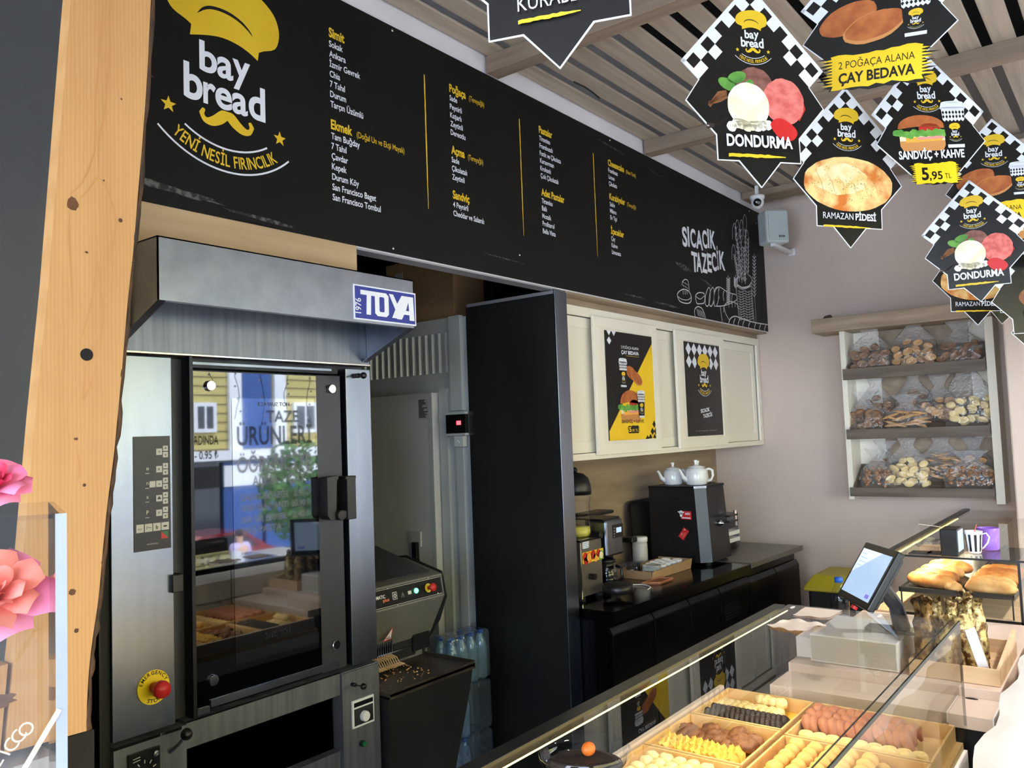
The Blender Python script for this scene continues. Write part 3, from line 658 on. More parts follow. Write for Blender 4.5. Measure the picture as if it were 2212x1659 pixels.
# emergency stop
c = oy(331, 1484); r = oy(363, 1484).x-c.x; rz_ = (oy(331, 1447).z-oy(331, 1521).z)/2; r = max(r, rz_)
es = MB().lathe([(r, 0), (r, .003), (0, .003)], (c.x, YO, c.z), 'stop_yellow', 32, (0, -1, 0)); g = G(es, (c.x, YO-.003, c.z), (1, 0, 0), (0, 0, 1))
g.arctext('EMERGENCY', 0, 0, r*.74, radians(90), .011, 'print_black', 0, .02, 1.1, up=True, spread=radians(150)); g.arctext('STOP', 0, 0, r*.9, radians(-90), .011, 'print_black', 0, .02, 1.1, spread=radians(62))
e1 = es.build('emergency_plate', ov)
MB().lathe([(r*.3, 0), (r*.3, .03), (r*.5, .034), (r*.52, .045), (r*.46, .056), (0, .06)], (c.x, YO-.003, c.z), 'red', 24, (0, -1, 0)).build('stop_button', e1, smooth=True)
# door
x1 = pxx(750, 1100); zt, zb2 = oy(600, 790).z, oy(600, 1500).z
zt = zf-.012; zb2 = oy(735, 1447).z
dr = MB().box(xs3+.002, x1-.008, YO+.012, YO+.05, zb2, zt-.028, 'door_frame_grey').build('door', ov, .003)
xg = oy(693, 1100).x
MB().box(xs3+.003, oy(692, 1100).x, YO+.009, YO+.0115, zb2+.004, zt-.034, 'oven_glass').build('glass_pane', dr)
ia, ib = oy(500, 862, YO+.0086), oy(690, 1404, YO+.0086)
MB().box(ia.x, ib.x, YO+.0078, YO+.0086, oy(595, 1415).z, oy(595, 861).z, 'inner_pane').build('inner_pane', dr)
g = G(MB(), (0, YO+.0076, 0), (-1, 0, 0), (0, 0, 1), base=.0)
g.mb.v = []
gg = G(MB(), (0, YO+.0074, 0), (1, 0, 0), (0, 0, 1), base=.0002)
def mirrored(t, px, py, h, wd, mt='print_black', bold=0, sy=1):
    q = oy(px, py); vv, ff = textmesh(t, bold); xa = min(a for a, b in vv); xb = max(a for a, b in vv); k = wd/(xb-xa)
    P = [gg.p(q.x+wd/2-(a-xa)*k, q.z+sy*b*h/CAP) for a, b in vv]
    gg.mb.add(P, [f[::-1] for f in ff] if sy > 0 else ff, mt)
mirrored('HOT SURFACE', 594, 877, .014, .13); mirrored('kompakt', 603, 1374, .03, .1, 'steel_dark')
gg.mb.build('glass_print', dr)
MB().box(xs3+.003, x1-.03, YO+.0, YO+.05, zt-.024, zt-.004, 'steel_dark').box(xs3+.004, x1-.06, YO-.002, YO+.02, zt-.014, zt-.006, 'steel').build('top_track', ov)
for px, py in ((456, 833), (718, 840), (727, 1393), (463, 1470)):
    q = oy(px, py); yy = YO+.0075 if px < 700 else YO+.0075
    MB().lathe([(.0165, -.002), (.0165, .008), (.015, .0095), (0, .0095)], (q.x, yy, q.z), 'chrome', 20, (0, -1, 0)).build('bolt', dr)
# handle
hq0, hq1 = oy(712, 1030), oy(712, 1120)
hd = MB()
xa, xb = oy(693, 1075).x, oy(707, 1075).x
hd.prism([(x, YO+.008, z) for x, z in ((xa, oy(695, 1032).z), (oy(717, 1030).x, oy(717, 1027).z), (oy(717, 1035).x, oy(717, 1033).z), (oy(713, 1040).x, oy(713, 1040).z), (oy(712, 1110).x, oy(712, 1112).z), (oy(716, 1118).x, oy(716, 1122).z), (oy(700, 1120).x, oy(700, 1122).z), (xa, oy(692, 1114).z))], (0, -.045, 0), 'black_plastic')
hd.box(oy(733, 1075).x, oy(752, 1075).x, YO-.045, YO+.005, oy(740, 1121).z, oy(740, 1032).z, 'black_plastic')
hd.box(oy(730, 1075).x, oy(753, 1075).x, YO-.045, YO+.005, oy(740, 1035).z, oy(740, 1028).z, 'black_plastic')
q = oy(720, 1112); hd.cyl((q.x, YO+.008, q.z), (q.x, YO-.05, q.z), .019, 'black_plastic', 20); hd.box(q.x, oy(740, 1100).x, YO-.04, YO-.02, q.z-.014, q.z+.014, 'black_plastic')
hd.build('door_handle', dr, .003)
# right column, knob rods
xr1 = pxx(752, 1100)
zc_t, zc_b = zf-.014, oy(780, 1432).z
MB().box(xr1, OXR-.002, YO-.004, 2.40, zc_b, zc_t, 'steel').box(x1-.008, xr1, YO+.06, 2.40, zb2, zt, 'black_matte').build('side_column', ov, .002)
def knobrod(px0, py0, px1, py1, r0, r1, rk, Y0=YO-.004, out=.075):
    a = oy(px0, py0, Y0); b_ = oy(px1, py1, Y0-out)
    m = MB().cyl((a.x, Y0, a.z), (a.x, Y0-.02, a.z), r0, 'black_plastic', 14); m.tube([(a.x, Y0-.012, a.z), (b_.x, Y0-out, b_.z)], rk, 'steel_dark', 8)
    m.ball((b_.x, Y0-out, b_.z), r1, 'black_plastic'); return m
knobrod(768, 812, 785, 811, .009, .0125, .003).build('upper_knob', ov, smooth=True)
# lower front
zl = zb_-.012
lx1 = pxx(739, 1530)
MB().box(xl, oy(401, 1560).x, YO-.004, 2.40, 0, zl, 'steel_lower').box(xl, oy(390, 1565).x, YO-.006, YO-.004, zl-.008, zl, 'chrome').build('lower_left_panel', ov)
MB().box(oy(403, 1560).x, pxx(735, 1470), YO+.002, 2.40, oy(570, 1560).z, oy(570, 1505).z, 'steel_lower').box(oy(403, 1560).x, pxx(735, 1470), YO-.001, YO+.002, oy(570, 1505).z-.005, oy(570, 1505).z, 'chrome').build('kick_rail', ov)
MB().box(oy(458, 1530).x, pxx(735, 1460), YO+.004, YO+.03, oy(600, 1484).z, oy(600, 1469).z, 'steel').box(oy(418, 1545).x, oy(455, 1535).x, YO+.004, YO+.03, oy(437, 1545).z, oy(437, 1531).z, 'steel').build('seal_rail', ov)
MB().box(oy(403, 1560).x, pxx(735, 1470), YO+.12, 2.40, 0.0, oy(570, 1555).z, 'steel_black').box(oy(403, 1560).x, pxx(738, 1560), YO+.01, YO+.3, oy(700, 1632).z-.12, oy(700, 1640).z, 'steel_lower').build('lower_recess', ov)
MB().box(lx1, OXR+.003, YO-.004, 2.40, .0, oy(780, 1440).z, 'steel_lower').box(lx1, OXR, YO-.006, YO-.004, oy(780, 1440).z-.005, oy(780, 1440).z, 'chrome').build('lower_right_panel', ov, .001)
knobrod(760, 1478, 785, 1483, .007, .0115, .0018).build('lower_knob', ov, smooth=True)
m = MB(); a = oy(366, 1601); b_ = oy(403, 1586, YO-.07)
m.tube([(a.x, YO-.005, a.z-.03), (a.x, YO-.05, a.z), (b_.x, YO-.07, b_.z)], .0055, 'steel_soft', 8); m.ball((b_.x, YO-.07, b_.z), .0175, 'black_plastic'); m.build('lever_knob', ov, smooth=True)
for px, py in ((413, 1617), (697, 1515)):
    q = oy(px, py, YO+.1); MB().lathe([(.013, 0), (.013, .006), (0, .006)], (q.x, YO+.11, q.z), 'steel_soft', 16, (0, -1, 0)).build('pin', ov)
# switch box on the lower left panel
a, b_ = oy(273, 1630), oy(341, 1612)
sw = MB().box(a.x, b_.x, YO-.012, YO-.004, .74, oy(305, 1620).z, 'black_plastic'); g = G(sw, (0, YO-.012, 0), (1, 0, 0), (0, 0, 1)); zz = oy(305, 1620).z
g.rect(a.x+.008, .75, b_.x-.004, zz-.006, 'steel_dark', 0)
for i in range(5): an = radians(20+i*35); u, v = (a.x+b_.x)/2, zz-.062; g.stroke([(u+.026*cos(an), v+.026*sin(an)), (u+.036*cos(an), v+.036*sin(an))], .003, 'button_white', 1)
for i in range(2): g.stroke([(a.x+.012, zz-.016-i*.008), (a.x+.034, zz-.014-i*.008)], .002, 'button_white', 1)
swo = sw.build('switch_box', ov)
MB().cyl(((a.x+b_.x)/2, YO-.012, zz-.062), ((a.x+b_.x)/2, YO-.034, zz-.062), .012, 'black_plastic', 18).build('switch_knob', swo)
q = oy(335, 1626); MB().lathe([(.0085, 0), (.0085, .006), (.004, .008), (0, .006)], (b_.x-.013, YO-.012, zz-.018), 'steel_soft', 16, (0, -1, 0)).build('indicator', swo)
# timer dial
a, b_ = oy(758, 1545), oy(804, 1520)
tz0, tz1 = oy(780, 1566).z, oy(780, 1507).z
tm = MB().box(a.x, b_.x, YO-.01, YO-.004, tz0, tz1, 'white_matte'); g = G(tm, (0, YO-.01, 0), (1, 0, 0), (0, 0, 1)); wz = b_.x-a.x
g.rect(a.x+.007, tz0+.007, b_.x-.005, tz1-.03, 'door_frame_grey', 0); g.rect(a.x+.007, tz1-.024, b_.x-.005, tz1-.008, 'print_black', 0)
to = tm.build('timer', ov)
MB().lathe([(.0185, 0), (.0185, .012), (.0165, .016), (0, .016)], ((a.x+b_.x)/2, YO-.0106, tz0+.034), 'white_matte', 24, (0, -1, 0)).build('timer_dial', to)
q = oy(780, 1604); MB().lathe([(.011, 0), (.011, .012), (.0, .012)], (q.x-.002, YO-.004, q.z), 'black_plastic', 18, (0, -1, 0)).lathe([(.009, .012), (.009, .02), (0, .021)], (q.x-.002, YO-.004, q.z), 'green_button', 18, (0, -1, 0)).build('green_button', ov)
# ------------------------------------------------------------------ black partition
pt = thing('partition_panel', (3.36, 2.55, 0), 'tall black steel partition panel with a bright steel front edge', 'partition')
MB().box(3.305, 3.408, 2.268, 2.842, .02, 2.385, 'steel_black').build('panel', pt)
MB().box(3.3045, 3.4085, 2.262, 2.2675, .0, 2.4, 'steel').build('front_edge', pt, .001)
MB().box(3.310, 3.402, 2.275, 2.838, 2.386, 2.403, 'alu_trim').build('top_trim', pt)
for px, py in ((1180, 652), (1095, 666), (1189, 858), (1104, 864), (1211, 1365)):
    q = onx(px, py, 3.305); MB().lathe([(.0035, 0), (.003, .0015), (0, .0018)], (3.305, q.y, q.z), 'chrome', 8, (-1, 0, 0)).build('rivet', pt)
# ------------------------------------------------------------------ cold room
XC = 3.33
cr_ = thing('cold_room', (3.9, 3.6, 0), 'grey walk-in cold room with ribbed upper wall behind the oven', 'cold room')
ctop = 2.345
MB().box(XC, 4.6, 2.86, 4.3, 0, ctop, 'cool_panel').build('wall_panel', cr_)
MB().box(XC-.012, XC, 2.9, 4.3, ctop-.075, ctop+.004, 'cool_trim').build('top_cap', cr_)
m = MB()
y = 3.0
while y < 3.85:
    m.prism([(XC-.001, y, 2.052), (XC-.014, y+.006, 2.052), (XC-.014, y+.016, 2.052), (XC-.001, y+.022, 2.052)], (0, 0, ctop-.075-2.052), 'cool_trim'); y += .05
m.build('ribbed_panel', cr_)
MB().box(XC-.03, XC, 2.885, 2.965, 1.84, ctop+.006, 'cool_trim').box(XC-.012, XC, 2.905, 2.955, 0, 1.74, 'cool_trim').build('corner_post', cr_)
dz1 = onx(935, 848, XC-.06).z; dy0 = onx(933, 850, XC-.06).y; dy1 = onx(956, 850, XC).y
dro = MB().box(XC-.06, XC-.001, dy0, 3.95, .12, dz1, 'cool_white').box(XC-.063, XC-.0601, dy0, 3.95, dz1-.035, dz1, 'cool_trim').box(XC-.063, XC-.0601, dy0, dy0+.03, .12, dz1-.035, 'cool_trim').build('door', cr_, .002)
MB().box(XC-.02, XC-.001, 3.005, dy0-.012, .1, dz1+.02, 'cool_panel').build('door_frame', cr_)
q0, q1 = onx(890, 1147, XC-.06), onx(914, 1222, XC-.06)
hn = MB().box(XC-.075, XC-.0635, q1.y, q0.y+.01, onx(900, 1180, XC-.07).z, q0.z, 'cool_trim'); hn.build('handle_plate', dro)
MB().box(XC-.10, XC-.076, q1.y+.01, q1.y+.045, onx(905, 1215, XC-.09).z, onx(905, 1172, XC-.09).z, 'black_plastic').ball((XC-.09, q1.y+.028, onx(905, 1213, XC-.09).z), (.018, .03, .022), 'black_plastic').build('handle', dro, .003)
a, b_ = onx(903, 860, XC-.0602), onx(927, 905, XC-.0602)
lb = MB().box(XC-.0612, XC-.0604, b_.y, a.y, b_.z, a.z, 'frosted'); g = G(lb, (XC-.0612, a.y, 0), (0, -1, 0), (0, 0, 1)); rd = random.Random(3); Wd = a.y-b_.y
for i in range(15):
    z = a.z-.006-i*(a.z-b_.z-.01)/15; g.stroke([(.004, z), (.004+(Wd-.01)*rd.uniform(.4, 1), z)], .0045, 'print_black')
lb.build('sticker', dro)
a = onx(956, 905, XC); MB().box(XC-.035, XC-.002, 3.0, 3.05, onx(955, 915, XC).z, onx(955, 897, XC).z, 'cool_trim').build('hinge', cr_)
c0, c1 = onx(967, 905, XC-.04), onx(1012, 905, XC-.04)
zc0, zc1 = onx(990, 936, XC-.05).z, onx(990, 895, XC-.05).z
ct = MB().box(XC-.055, XC-.0305, 2.845, c0.y, zc0, zc1, 'black_plastic').box(XC-.06, XC-.0305, 2.845, c0.y+.004, zc0-.012, zc0, 'cool_trim').box(XC-.06, XC-.0305, 2.845, c0.y+.004, zc1, zc1+.012, 'cool_trim').build('controller', cr_)
q = onx(991, 914, XC-.056); MB().box(XC-.0565, XC-.0552, q.y-.014, q.y+.016, q.z-.009, q.z+.012, 'red_led').build('red_display', ct)
MB().box(XC-.045, XC-.0122, onx(1002, 955, XC-.04).y, onx(982, 955, XC-.04).y, onx(990, 965, XC-.04).z, onx(990, 942, XC-.04).z, 'speaker_grey').tube([(XC-.046, onx(990, 951, XC-.04).y, onx(990, 951, XC-.04).z), (XC-.046, onx(994, 957, XC-.04).y, onx(994, 957, XC-.04).z)], .003, 'white_matte', 6).build('light_switch', cr_, .003)
bx = thing('cardboard_box', (3.6, 3.25, 2.352), 'brown cardboard box stored on top of the cold room', 'box')
MB().box(3.36, 3.8, 2.97, 3.5, 2.352, 2.72, 'cardboard').build('carton', bx, .004)
MB().box(3.357, 3.3595, 3.36, 3.42, 2.6, 2.66, 'frosted').build('shipping_label', bx)
bx = thing('cardboard_box', (3.75, 3.0, 2.352), 'dark narrow box beside the brown carton on top of the cold room', 'box')
MB().box(3.6, 3.95, 2.88, 2.955, 2.352, 2.62, 'void').build('carton', bx, .004)
# ------------------------------------------------------------------ bread slicer
SY = 2.5
def sx(px, py, Y=SY): return ony(px, py, Y)
sl = thing('bread_slicer', (2.45, 2.6, 0), 'dark grey bread slicing machine with crumb tray and red emergency knob, beside the oven', 'bread slicer')
xr = sx(955, 1285).x; xL = 2.19
zpt, zpb = sx(942, 1241).z, sx(953, 1285).z
zi = sx(900, 1355, 2.45).z
m = MB()
# side profile: back, sloping top, control face, leaning front, tray mouth
prof = [(2.50, zpt), (2.485, zpb), (2.60, .80), (2.60, .60), (3.05, .60), (3.05, 1.12), (2.72, zpt+.055)]
m.prism([(xL, y, z) for y, z in prof], (xr-xL, 0, 0), 'slicer_grey'); m.build('body', sl, .003)
for x, d in ((xr, .006),):
    MB().prism([(x, y, z) for y, z in ((2.50, zpt+.01), (2.475, zpb-.004), (2.52, .90), (2.60, .80), (2.62, .78), (3.05, .76), (3.05, 1.13), (2.72, zpt+.065))], (d, 0, 0), 'rubber').build('side_edge', sl)
cpn = MB()
A = Vector((xL, 2.5-.0008, zpt-.008)); B = Vector((xL, 2.485-.0008, zpb+.008))
V = (A-B).normalized(); N = Vector((1, 0, 0)).cross(V)
hh = (A-B).length; Wp = xr-.012-xL
cpn.obox((A+B)/2+Vector((Wp/2, 0, 0))+N*.001, (Wp/2, 0, 0), V*(hh/2), N*.001, 'board_black')
g = G(cpn, B+N*.002, (1, 0, 0), V)
def cpp(px, py): q = sx(px, py, 2.492); return q.x-xL, (q.z-B.z)/V.z
g.stroke([(0, hh-.004), (Wp-.004, hh-.004), (Wp-.004, .004), (0, .004)], .0016, 'button_white', 0)
u, v = cpp(807, 1298); g.text('OMATIC', u, v, .014, 'white_print', 0, .02, wd=.062); u2, v2 = cpp(826, 1297); g.text('plus', u2, v2-.008, .013, 'orange', 0, .02, wd=.034)
u, v = cpp(852, 1287); g.rect(u-.013, v-.015, u+.013, v+.015, 'button_white', 0); g.rect(u-.011, v-.013, u+.011, v+.013, 'print_black', 1)
for k in range(6): an = k*pi/3; g.ell(u+.006*cos(an), v+.007*sin(an), .0035, .0022, 'button_white', 2, 8, an)
u, v = cpp(869, 1285); g.stroke([(u-.008, v-.008), (u+.008, v-.008), (u, v+.01)], .0014, 'button_white', 0, True); g.stroke([(u, v-.004), (u, v+.004)], .0014, 'button_white', 0)
u, v = cpp(884, 1280); g.rect(u-.01, v-.007, u+.01, v+.007, 'button_white', 0)
cpo = cpn.build('control_panel', sl)
u, v = cpp(898, 1276); q = B+Vector((u, 0, 0))+V*v+N*.002
MB().lathe([(.011, 0), (.010, .004), (0, .006)], q, 'green_led', 16, N).build('green_lamp', cpo, smooth=True)
u, v = cpp(924, 1270); q = B+Vector((u, 0, 0))+V*v+N*.002
e_ = MB().lathe([(.019, 0), (.019, .002), (.008, .002)], q, 'stop_yellow', 24, N).build('yellow_ring', cpo)
q2 = q+N*.03
MB().lathe([(.008, .002), (.008, .022), (.017, .025), (.018, .032), (.014, .038), (0, .04)], q, 'red', 20, N).build('emergency_knob', cpo, smooth=True)
for px, py in ((927, 1249), (943, 1281), (838, 1272), (855, 1308)):
    u, v = cpp(px, py); MB().lathe([(.003, 0), (.002, .0015), (0, .0018)], B+Vector((u, 0, 0))+V*v+N*.002, 'chrome', 8, N).build('screw', cpo)
# lid on top
MB().prism([(xL, 2.53, zpt+.012), (xL, 2.86, zpt+.10), (xL, 2.86, zpt+.106), (xL, 2.53, zpt+.018)], (sx(902, 1228, 2.6).x-xL, 0, 0), 'steel_black').build('lid', sl)
MB().tube([(xL, 2.8, zpt+.13), (xL+.11, 2.8, zpt+.13), (xL+.14, 2.8, zpt+.11)], .009, 'black_plastic').build('lid_handle', sl, smooth=True)
# mouth with blades
xm = sx(897, 1400, 2.56).x
zm1 = .865
MB().box(xL, xm+.02, 2.58, 2.7, .765, .90, 'black_matte').box(xm, xr-.012, 2.572, 2.6, .78, .95, 'black_plastic').build('mouth', sl)
m = MB(); 
for i in range(20):
    x = xL+.01+i*.0125
    if x > xm-.02: break
    m.box(x, x+.004, 2.566, 2.576, .81, .90, 'steel')
m.box(xL, xm-.01, 2.562, 2.566, .806, .811, 'chrome'); m.build('blades', sl)
m = MB()
for i in range(20):
    x = xL+.01+i*.0125
    if x > xm-.01: break
    m.tube([(x, 2.575, .80), (x+.012, 2.55, .788), (x+.006, 2.53, .772), (x+.02, 2.51, .764)], .003, 'pale_wood', 5)
m.build('bread_fingers', sl)
# tray
zt_ = .757; ty = 2.30; txr = sx(1026, 1424, ty).x
ty = 2.30
tr_ = MB().box(xL-.02, txr, ty, 2.60, zt_-.02, zt_-.008, 'tray_dark').box(xL-.02, txr, ty, ty+.004, zt_-.03, zt_, 'tray_dark').box(txr-.004, txr, ty, 2.60, zt_-.03, zt_+.004, 'tray_dark').box(xr-.02, txr-.006, 2.592, 2.60, zt_-.02, zt_+.02, 'tray_dark')
tro = tr_.build('crumb_tray', sl, .001)
m = MB(); rd = random.Random(5)
for i in range(70):
    x, y = rd.uniform(xL, xL+.3), rd.uniform(2.36, 2.54); r = rd.uniform(.0015, .004); m.ball((x, y, zt_-.007), (r*1.5, r, r*.7), 'rusk', 5, 4)
m.ball((xL+.24, 2.545, zt_-.004), (.014, .007, .004), 'rusk', 10, 6)
o = m.build('crumbs', sl); o['kind'] = 'stuff'
# lower cabinet narrowing to the floor
MB().prism([(xL-.02, ty+.012, zt_-.03), (txr-.004, ty+.012, zt_-.03), (txr-.02, ty+.012, zt_-.1), (ony(985, 1656, ty+.012).x, ty+.012, .36), (ony(978, 1656, ty+.012).x, ty+.012, .0), (xL-.02, ty+.012, 0)], (0, .4, 0), 'steel_black').build('base_cabinet', sl, .003)
q = onx(926, 1364, xr)
tg = MB(); P0 = sx(835, 1371, 2.535); g = G(tg, (P0.x, 2.533, P0.z), (1, 0, 0), Vector((0, -.38, 1)), base=.006)
g.poly([(-.022, -.026), (.026, -.022), (.018, .036)], 'red', 0); g.poly([(-.016, -.021), (.022, -.018), (.0165, .028)], 'white_print', 1); g.stroke([(-.006, -.014), (.006, -.006), (.016, -.014)], .002, 'print_black', 2); g.rect(-.008, -.016, .016, -.013, 'print_black', 2)
tg.build('warning_sticker', sl)
MB().lathe([(.004, 0), (.003, .003), (0, .003)], sx(927, 1364, 2.53), 'chrome', 8, (0, -1, 0)).build('screw', sl)
# ------------------------------------------------------------------ packs of bottled water stacked behind the slicer
def bottle_mb(m, x, y, z, h=.22, r=.03, mt='bottle_blue', cap='cap_blue'):
    m.lathe([(r*.9, 0), (r, .008), (r*.96, h*.2), (r, h*.26), (r*.95, h*.4), (r, h*.5), (r, h*.62), (r*.8, h*.76), (r*.42, h*.88), (r*.4, h*.93)], (x, y, z), mt, 14)
def cap_mb(m, x, y, z, h=.22, r=.03): m.lathe([(r*.46, h*.915), (r*.46, h), (0, h)], (x, y, z), 'cap_blue', 14)
wp = None
for lv in range(3):
    for i in range(4):
        for j in range(2):
            x, y = 2.985+i*.072, 2.73+j*.072; z = .003+lv*.245
            if lv < 2 and (j == 1 or i > 1): continue
            m = MB(); bottle_mb(m, 0, 0, 0, .238, .034)
            if wp is None:
                wp = thing('water_bottle', (x, y, z), 'small clear water bottle with blue cap inside the shrink-wrapped stack by the black partition', 'bottle', 'bottled water stacked behind the slicer')
                m.build('bottle_body', wp, smooth=True, local=True); c = MB(); cap_mb(c, 0, 0, 0, .238, .034); c.build('cap', wp, smooth=True, local=True)
                W_ = wp
            else: dup(W_, (x, y, z))
for lv, lb in enumerate(('shrink film of the lowest water bottle pack on the floor tiles', 'shrink film of the middle water bottle pack', 'shrink film of the topmost water bottle pack, just above the slicer tray')):
    m = MB(); z = .001+lv*.245
    m.box(2.945, 3.24, 2.69, 2.842, z, z+.2415, 'shrink_film'); o = m.build('shrink_wrap', None, .02); tag(o, lb, 'wrap')
# ------------------------------------------------------------------ wooden planks on the half wall, left foreground
PY = 1.5
hw = thing('half_wall', (.3, 1.6, 0), 'low half wall with pale pink front and grey cap strip under the wooden planks', 'half wall')
MB().box(-1.2, .62, 1.47, 1.8, 0, 1.165, 'counter_pink').build('front', hw)
MB().box(-1.2, .63, 1.462, 1.8, 1.166, 1.202, 'alu_trim').build('cap_strip', hw, .002)
MB().box(.631, .735, 1.56, 1.9, 0, 1.19, 'black_matte').build('dark_end', hw)
def plank(ptsL, ptsR, label):
    L_ = [ony(x, y, PY) for x, y in ptsL]; R_ = [ony(x, y, PY) for x, y in ptsR]
    c = thing('wooden_plank', (L_[0].x, PY, 1.203), label, 'plank')
    poly = [(p.x, PY, p.z) for p in L_] + [(p.x, PY, p.z) for p in R_[::-1]]
    return c, poly
def sm(P, n=4):
    Q = []
    for i in range(len(P)-1):
        p0, p1, p2, p3 = P[max(i-1, 0)], P[i], P[i+1], P[min(i+2, len(P)-1)]
        for k in range(n):
            t = k/n; Q.append(tuple(.5*(2*p1[j]+(p2[j]-p0[j])*t+(2*p0[j]-5*p1[j]+4*p2[j]-p3[j])*t*t+(3*p1[j]-p0[j]-3*p2[j]+p3[j])*t**3) for j in (0, 1)))
    return Q+[P[-1]]
rtx = sm([(334, -120), (326, 0), (318, 160), (308, 300), (297, 430), (288, 540), (276, 650), (265, 780), (255, 890), (245, 990), (232, 1090), (222, 1190), (213, 1290), (200, 1380), (192, 1450), (188, 1520), (187, 1579)])
ltx = [(165, -120), (153, 0), (133, 250), (104, 620), (76, 900), (56, 1130), (40, 1320), (22, 1500), (10, 1628)]
pk, poly = plank(ltx, rtx, 'wide golden pine plank with live edge, knots and a round hole on the half wall')
m = MB().prism(poly, (0, .035, 0), 'pine'); m.build('board', pk)
rd = random.Random(2); Rw = [ony(x, y, PY) for x, y in rtx]
bk = MB(); P = [(p.x+.004+rd.uniform(-.002, .003), PY+.006, p.z) for p in Rw]; bk.tube(P, [.006+rd.uniform(-.002, .002) for _ in P], 'pine_bark', 6); bk.build('bark_edge', pk, smooth=True)
q = ony(187, 766, PY); MB().lathe([(.0112, 0), (.0112, .0012), (0, .0012)], (q.x, PY, q.z), 'void', 20, (0, -1, 0)).build('knot_hole', pk)
for px, py, r, e in ((157, 440, .0105, 1.2), (260, 476, .004, 1), (224, 390, .002, 1), (164, 948, .004, .6), (182, 1048, .003, 1), (156, 1279, .006, 1), (165, 1362, .004, 1), (262, 214, .002, 1), (187, 545, .003, .7)):
    q = ony(px, py, PY); kn = MB(); G(kn, (q.x, PY, q.z), (1, 0, 0), (0, 0, 1)).ell(0, 0, r, r*e, 'knot', 0, 18, wob=.12, seed=int(px)); kn.build('knot', pk)
for pts in ([(222, 0), (214, 120), (206, 220), (204, 320), (180, 390), (148, 420)], [(240, 0), (236, 110), (226, 240), (214, 300), (212, 380)], [(150, 450), (150, 520), (158, 700)], [(212, 380), (190, 410), (172, 430)], [(212, 380), (236, 420), (250, 480), (240, 560)], [(210, 560), (196, 660), (172, 740)], [(210, 560), (222, 680), (214, 760)], [(187, 780), (180, 860), (196, 830), (206, 800)], [(165, 960), (172, 1010), (168, 1040)]):
    Q = sm([(ony(x, y, PY).x, ony(x, y, PY).z) for x, y in pts], 6); gr = G(MB(), (0, PY, 0), (1, 0, 0), (0, 0, 1), base=.0003); gr.stroke(Q, .0035, 'knot_line', 0, taper=True); gr.mb.build('grain_line', pk)
pk2, poly = plank([(-160, 1480), (-170, 1660)], [(26, 1432), (9, 1626)], 'short knotty pine plank behind the clear box, left of the wide plank')
m = MB().prism([(p[0]-.006, PY, max(p[2], 1.2025)) for p in poly], (0, .035, 0), 'pine'); m.build('board', pk2)
q = ony(4, 1514, PY); kk = MB(); G(kk, (q.x, PY, q.z), (1, 0, 0), (0, 0, 1)).ell(-.01, 0, .03, .012, 'knot', 0, 18, wob=.2); kk.build('knot', pk2)
# ------------------------------------------------------------------ clear acrylic flower box with roses, close to the viewer
AD = .52
def apt(px, py):
    d = ray(px, py); n0 = Vector((CU.x*0+_f.x, _f.y, 0)).normalized(); return EYE+d*(AD*.82/ (d.x*n0.x+d.y*n0.y))
rr0 = ray(146, 1300); nb = Vector((rr0.x, rr0.y, 0)).normalized(); nb = Vector((nb.x*cos(.06)-nb.y*sin(.06), nb.x*sin(.06)+nb.y*cos(.06), 0)); hl = Vector((nb.y, -nb.x, 0))
c0 = apt(143, 1108); c0b = apt(143, 1660)
ab = thing('flower_box', (c0.x, c0.y, 1.40), 'clear acrylic box with slanted white lettering holding artificial roses in the lower left corner', 'flower box')
zt = c0.z; zb = 1.40; t = .003; wB = .16; dB = .12
m = MB()
def wall(p, U, w_, th, nn, mt='acrylic'):
    c = p+U*(w_/2)+nn*(th/2); m.obox((c.x, c.y, (zt+zb)/2), U*(w_/2), nn*(th/2), (0, 0, (zt-zb)/2), mt)
cR = Vector((c0.x, c0.y, 0))
wall(cR, -hl, wB, t, nb); wall(cR+nb*dB, -hl, wB, t, nb); wall(cR+nb*(t+.0002), nb, dB-2*t-.0004+t, t, -hl); wall(cR-hl*wB+nb*(t+.0002), nb, dB-2*t-.0004+t, t, hl)
m.build('box_walls', ab)
m = MB()
for s_, L_ in ((0, (zb, zt)),):
    c = cR+nb*(-.0006)-hl*.0024; m.obox((c.x, c.y, (zb+zt)/2), hl*.0026, nb*.0006, (0, 0, (zt-zb)/2), 'acrylic_edge')
c = cR-hl*(wB/2)+nb*(-.0006); m.obox((c.x, c.y, zt-.0012), hl*(wB/2), nb*.0004, (0, 0, .0011), 'acrylic')
m.build('polished_edges', ab)
g = G(MB(), (cR.x-nb.x*.001, cR.y-nb.y*.001, zt), hl, (0, 0, 1), base=.0008)
def auv(px, py):
    d = ray(px, py); k = ((cR-Vector((0, 0, 0))).dot(nb))/(d.x*nb.x+d.y*nb.y); P = EYE+d*k; return (P-Vector((cR.x, cR.y, zt))).dot(hl), P.z-zt
u0, v0 = auv(50, 1662); u1, v1 = auv(128, 1530); g.stroke([(u0, v0), (u1, v1)], .0026, 'engraving', 0)
an = math.atan2(v1-v0, u1-u0)
for ch, px, py in zip('ZICCO', (2, 22, 38, 53, 70), (1638, 1614, 1598, 1580, 1564)):
    u, v = auv(px, py); g.text(ch, u, v-.003, .0068, 'engraving', 0, .0, 'c', xs=1.0, rot=an)
g.mb.build('slanted_lettering', ab)
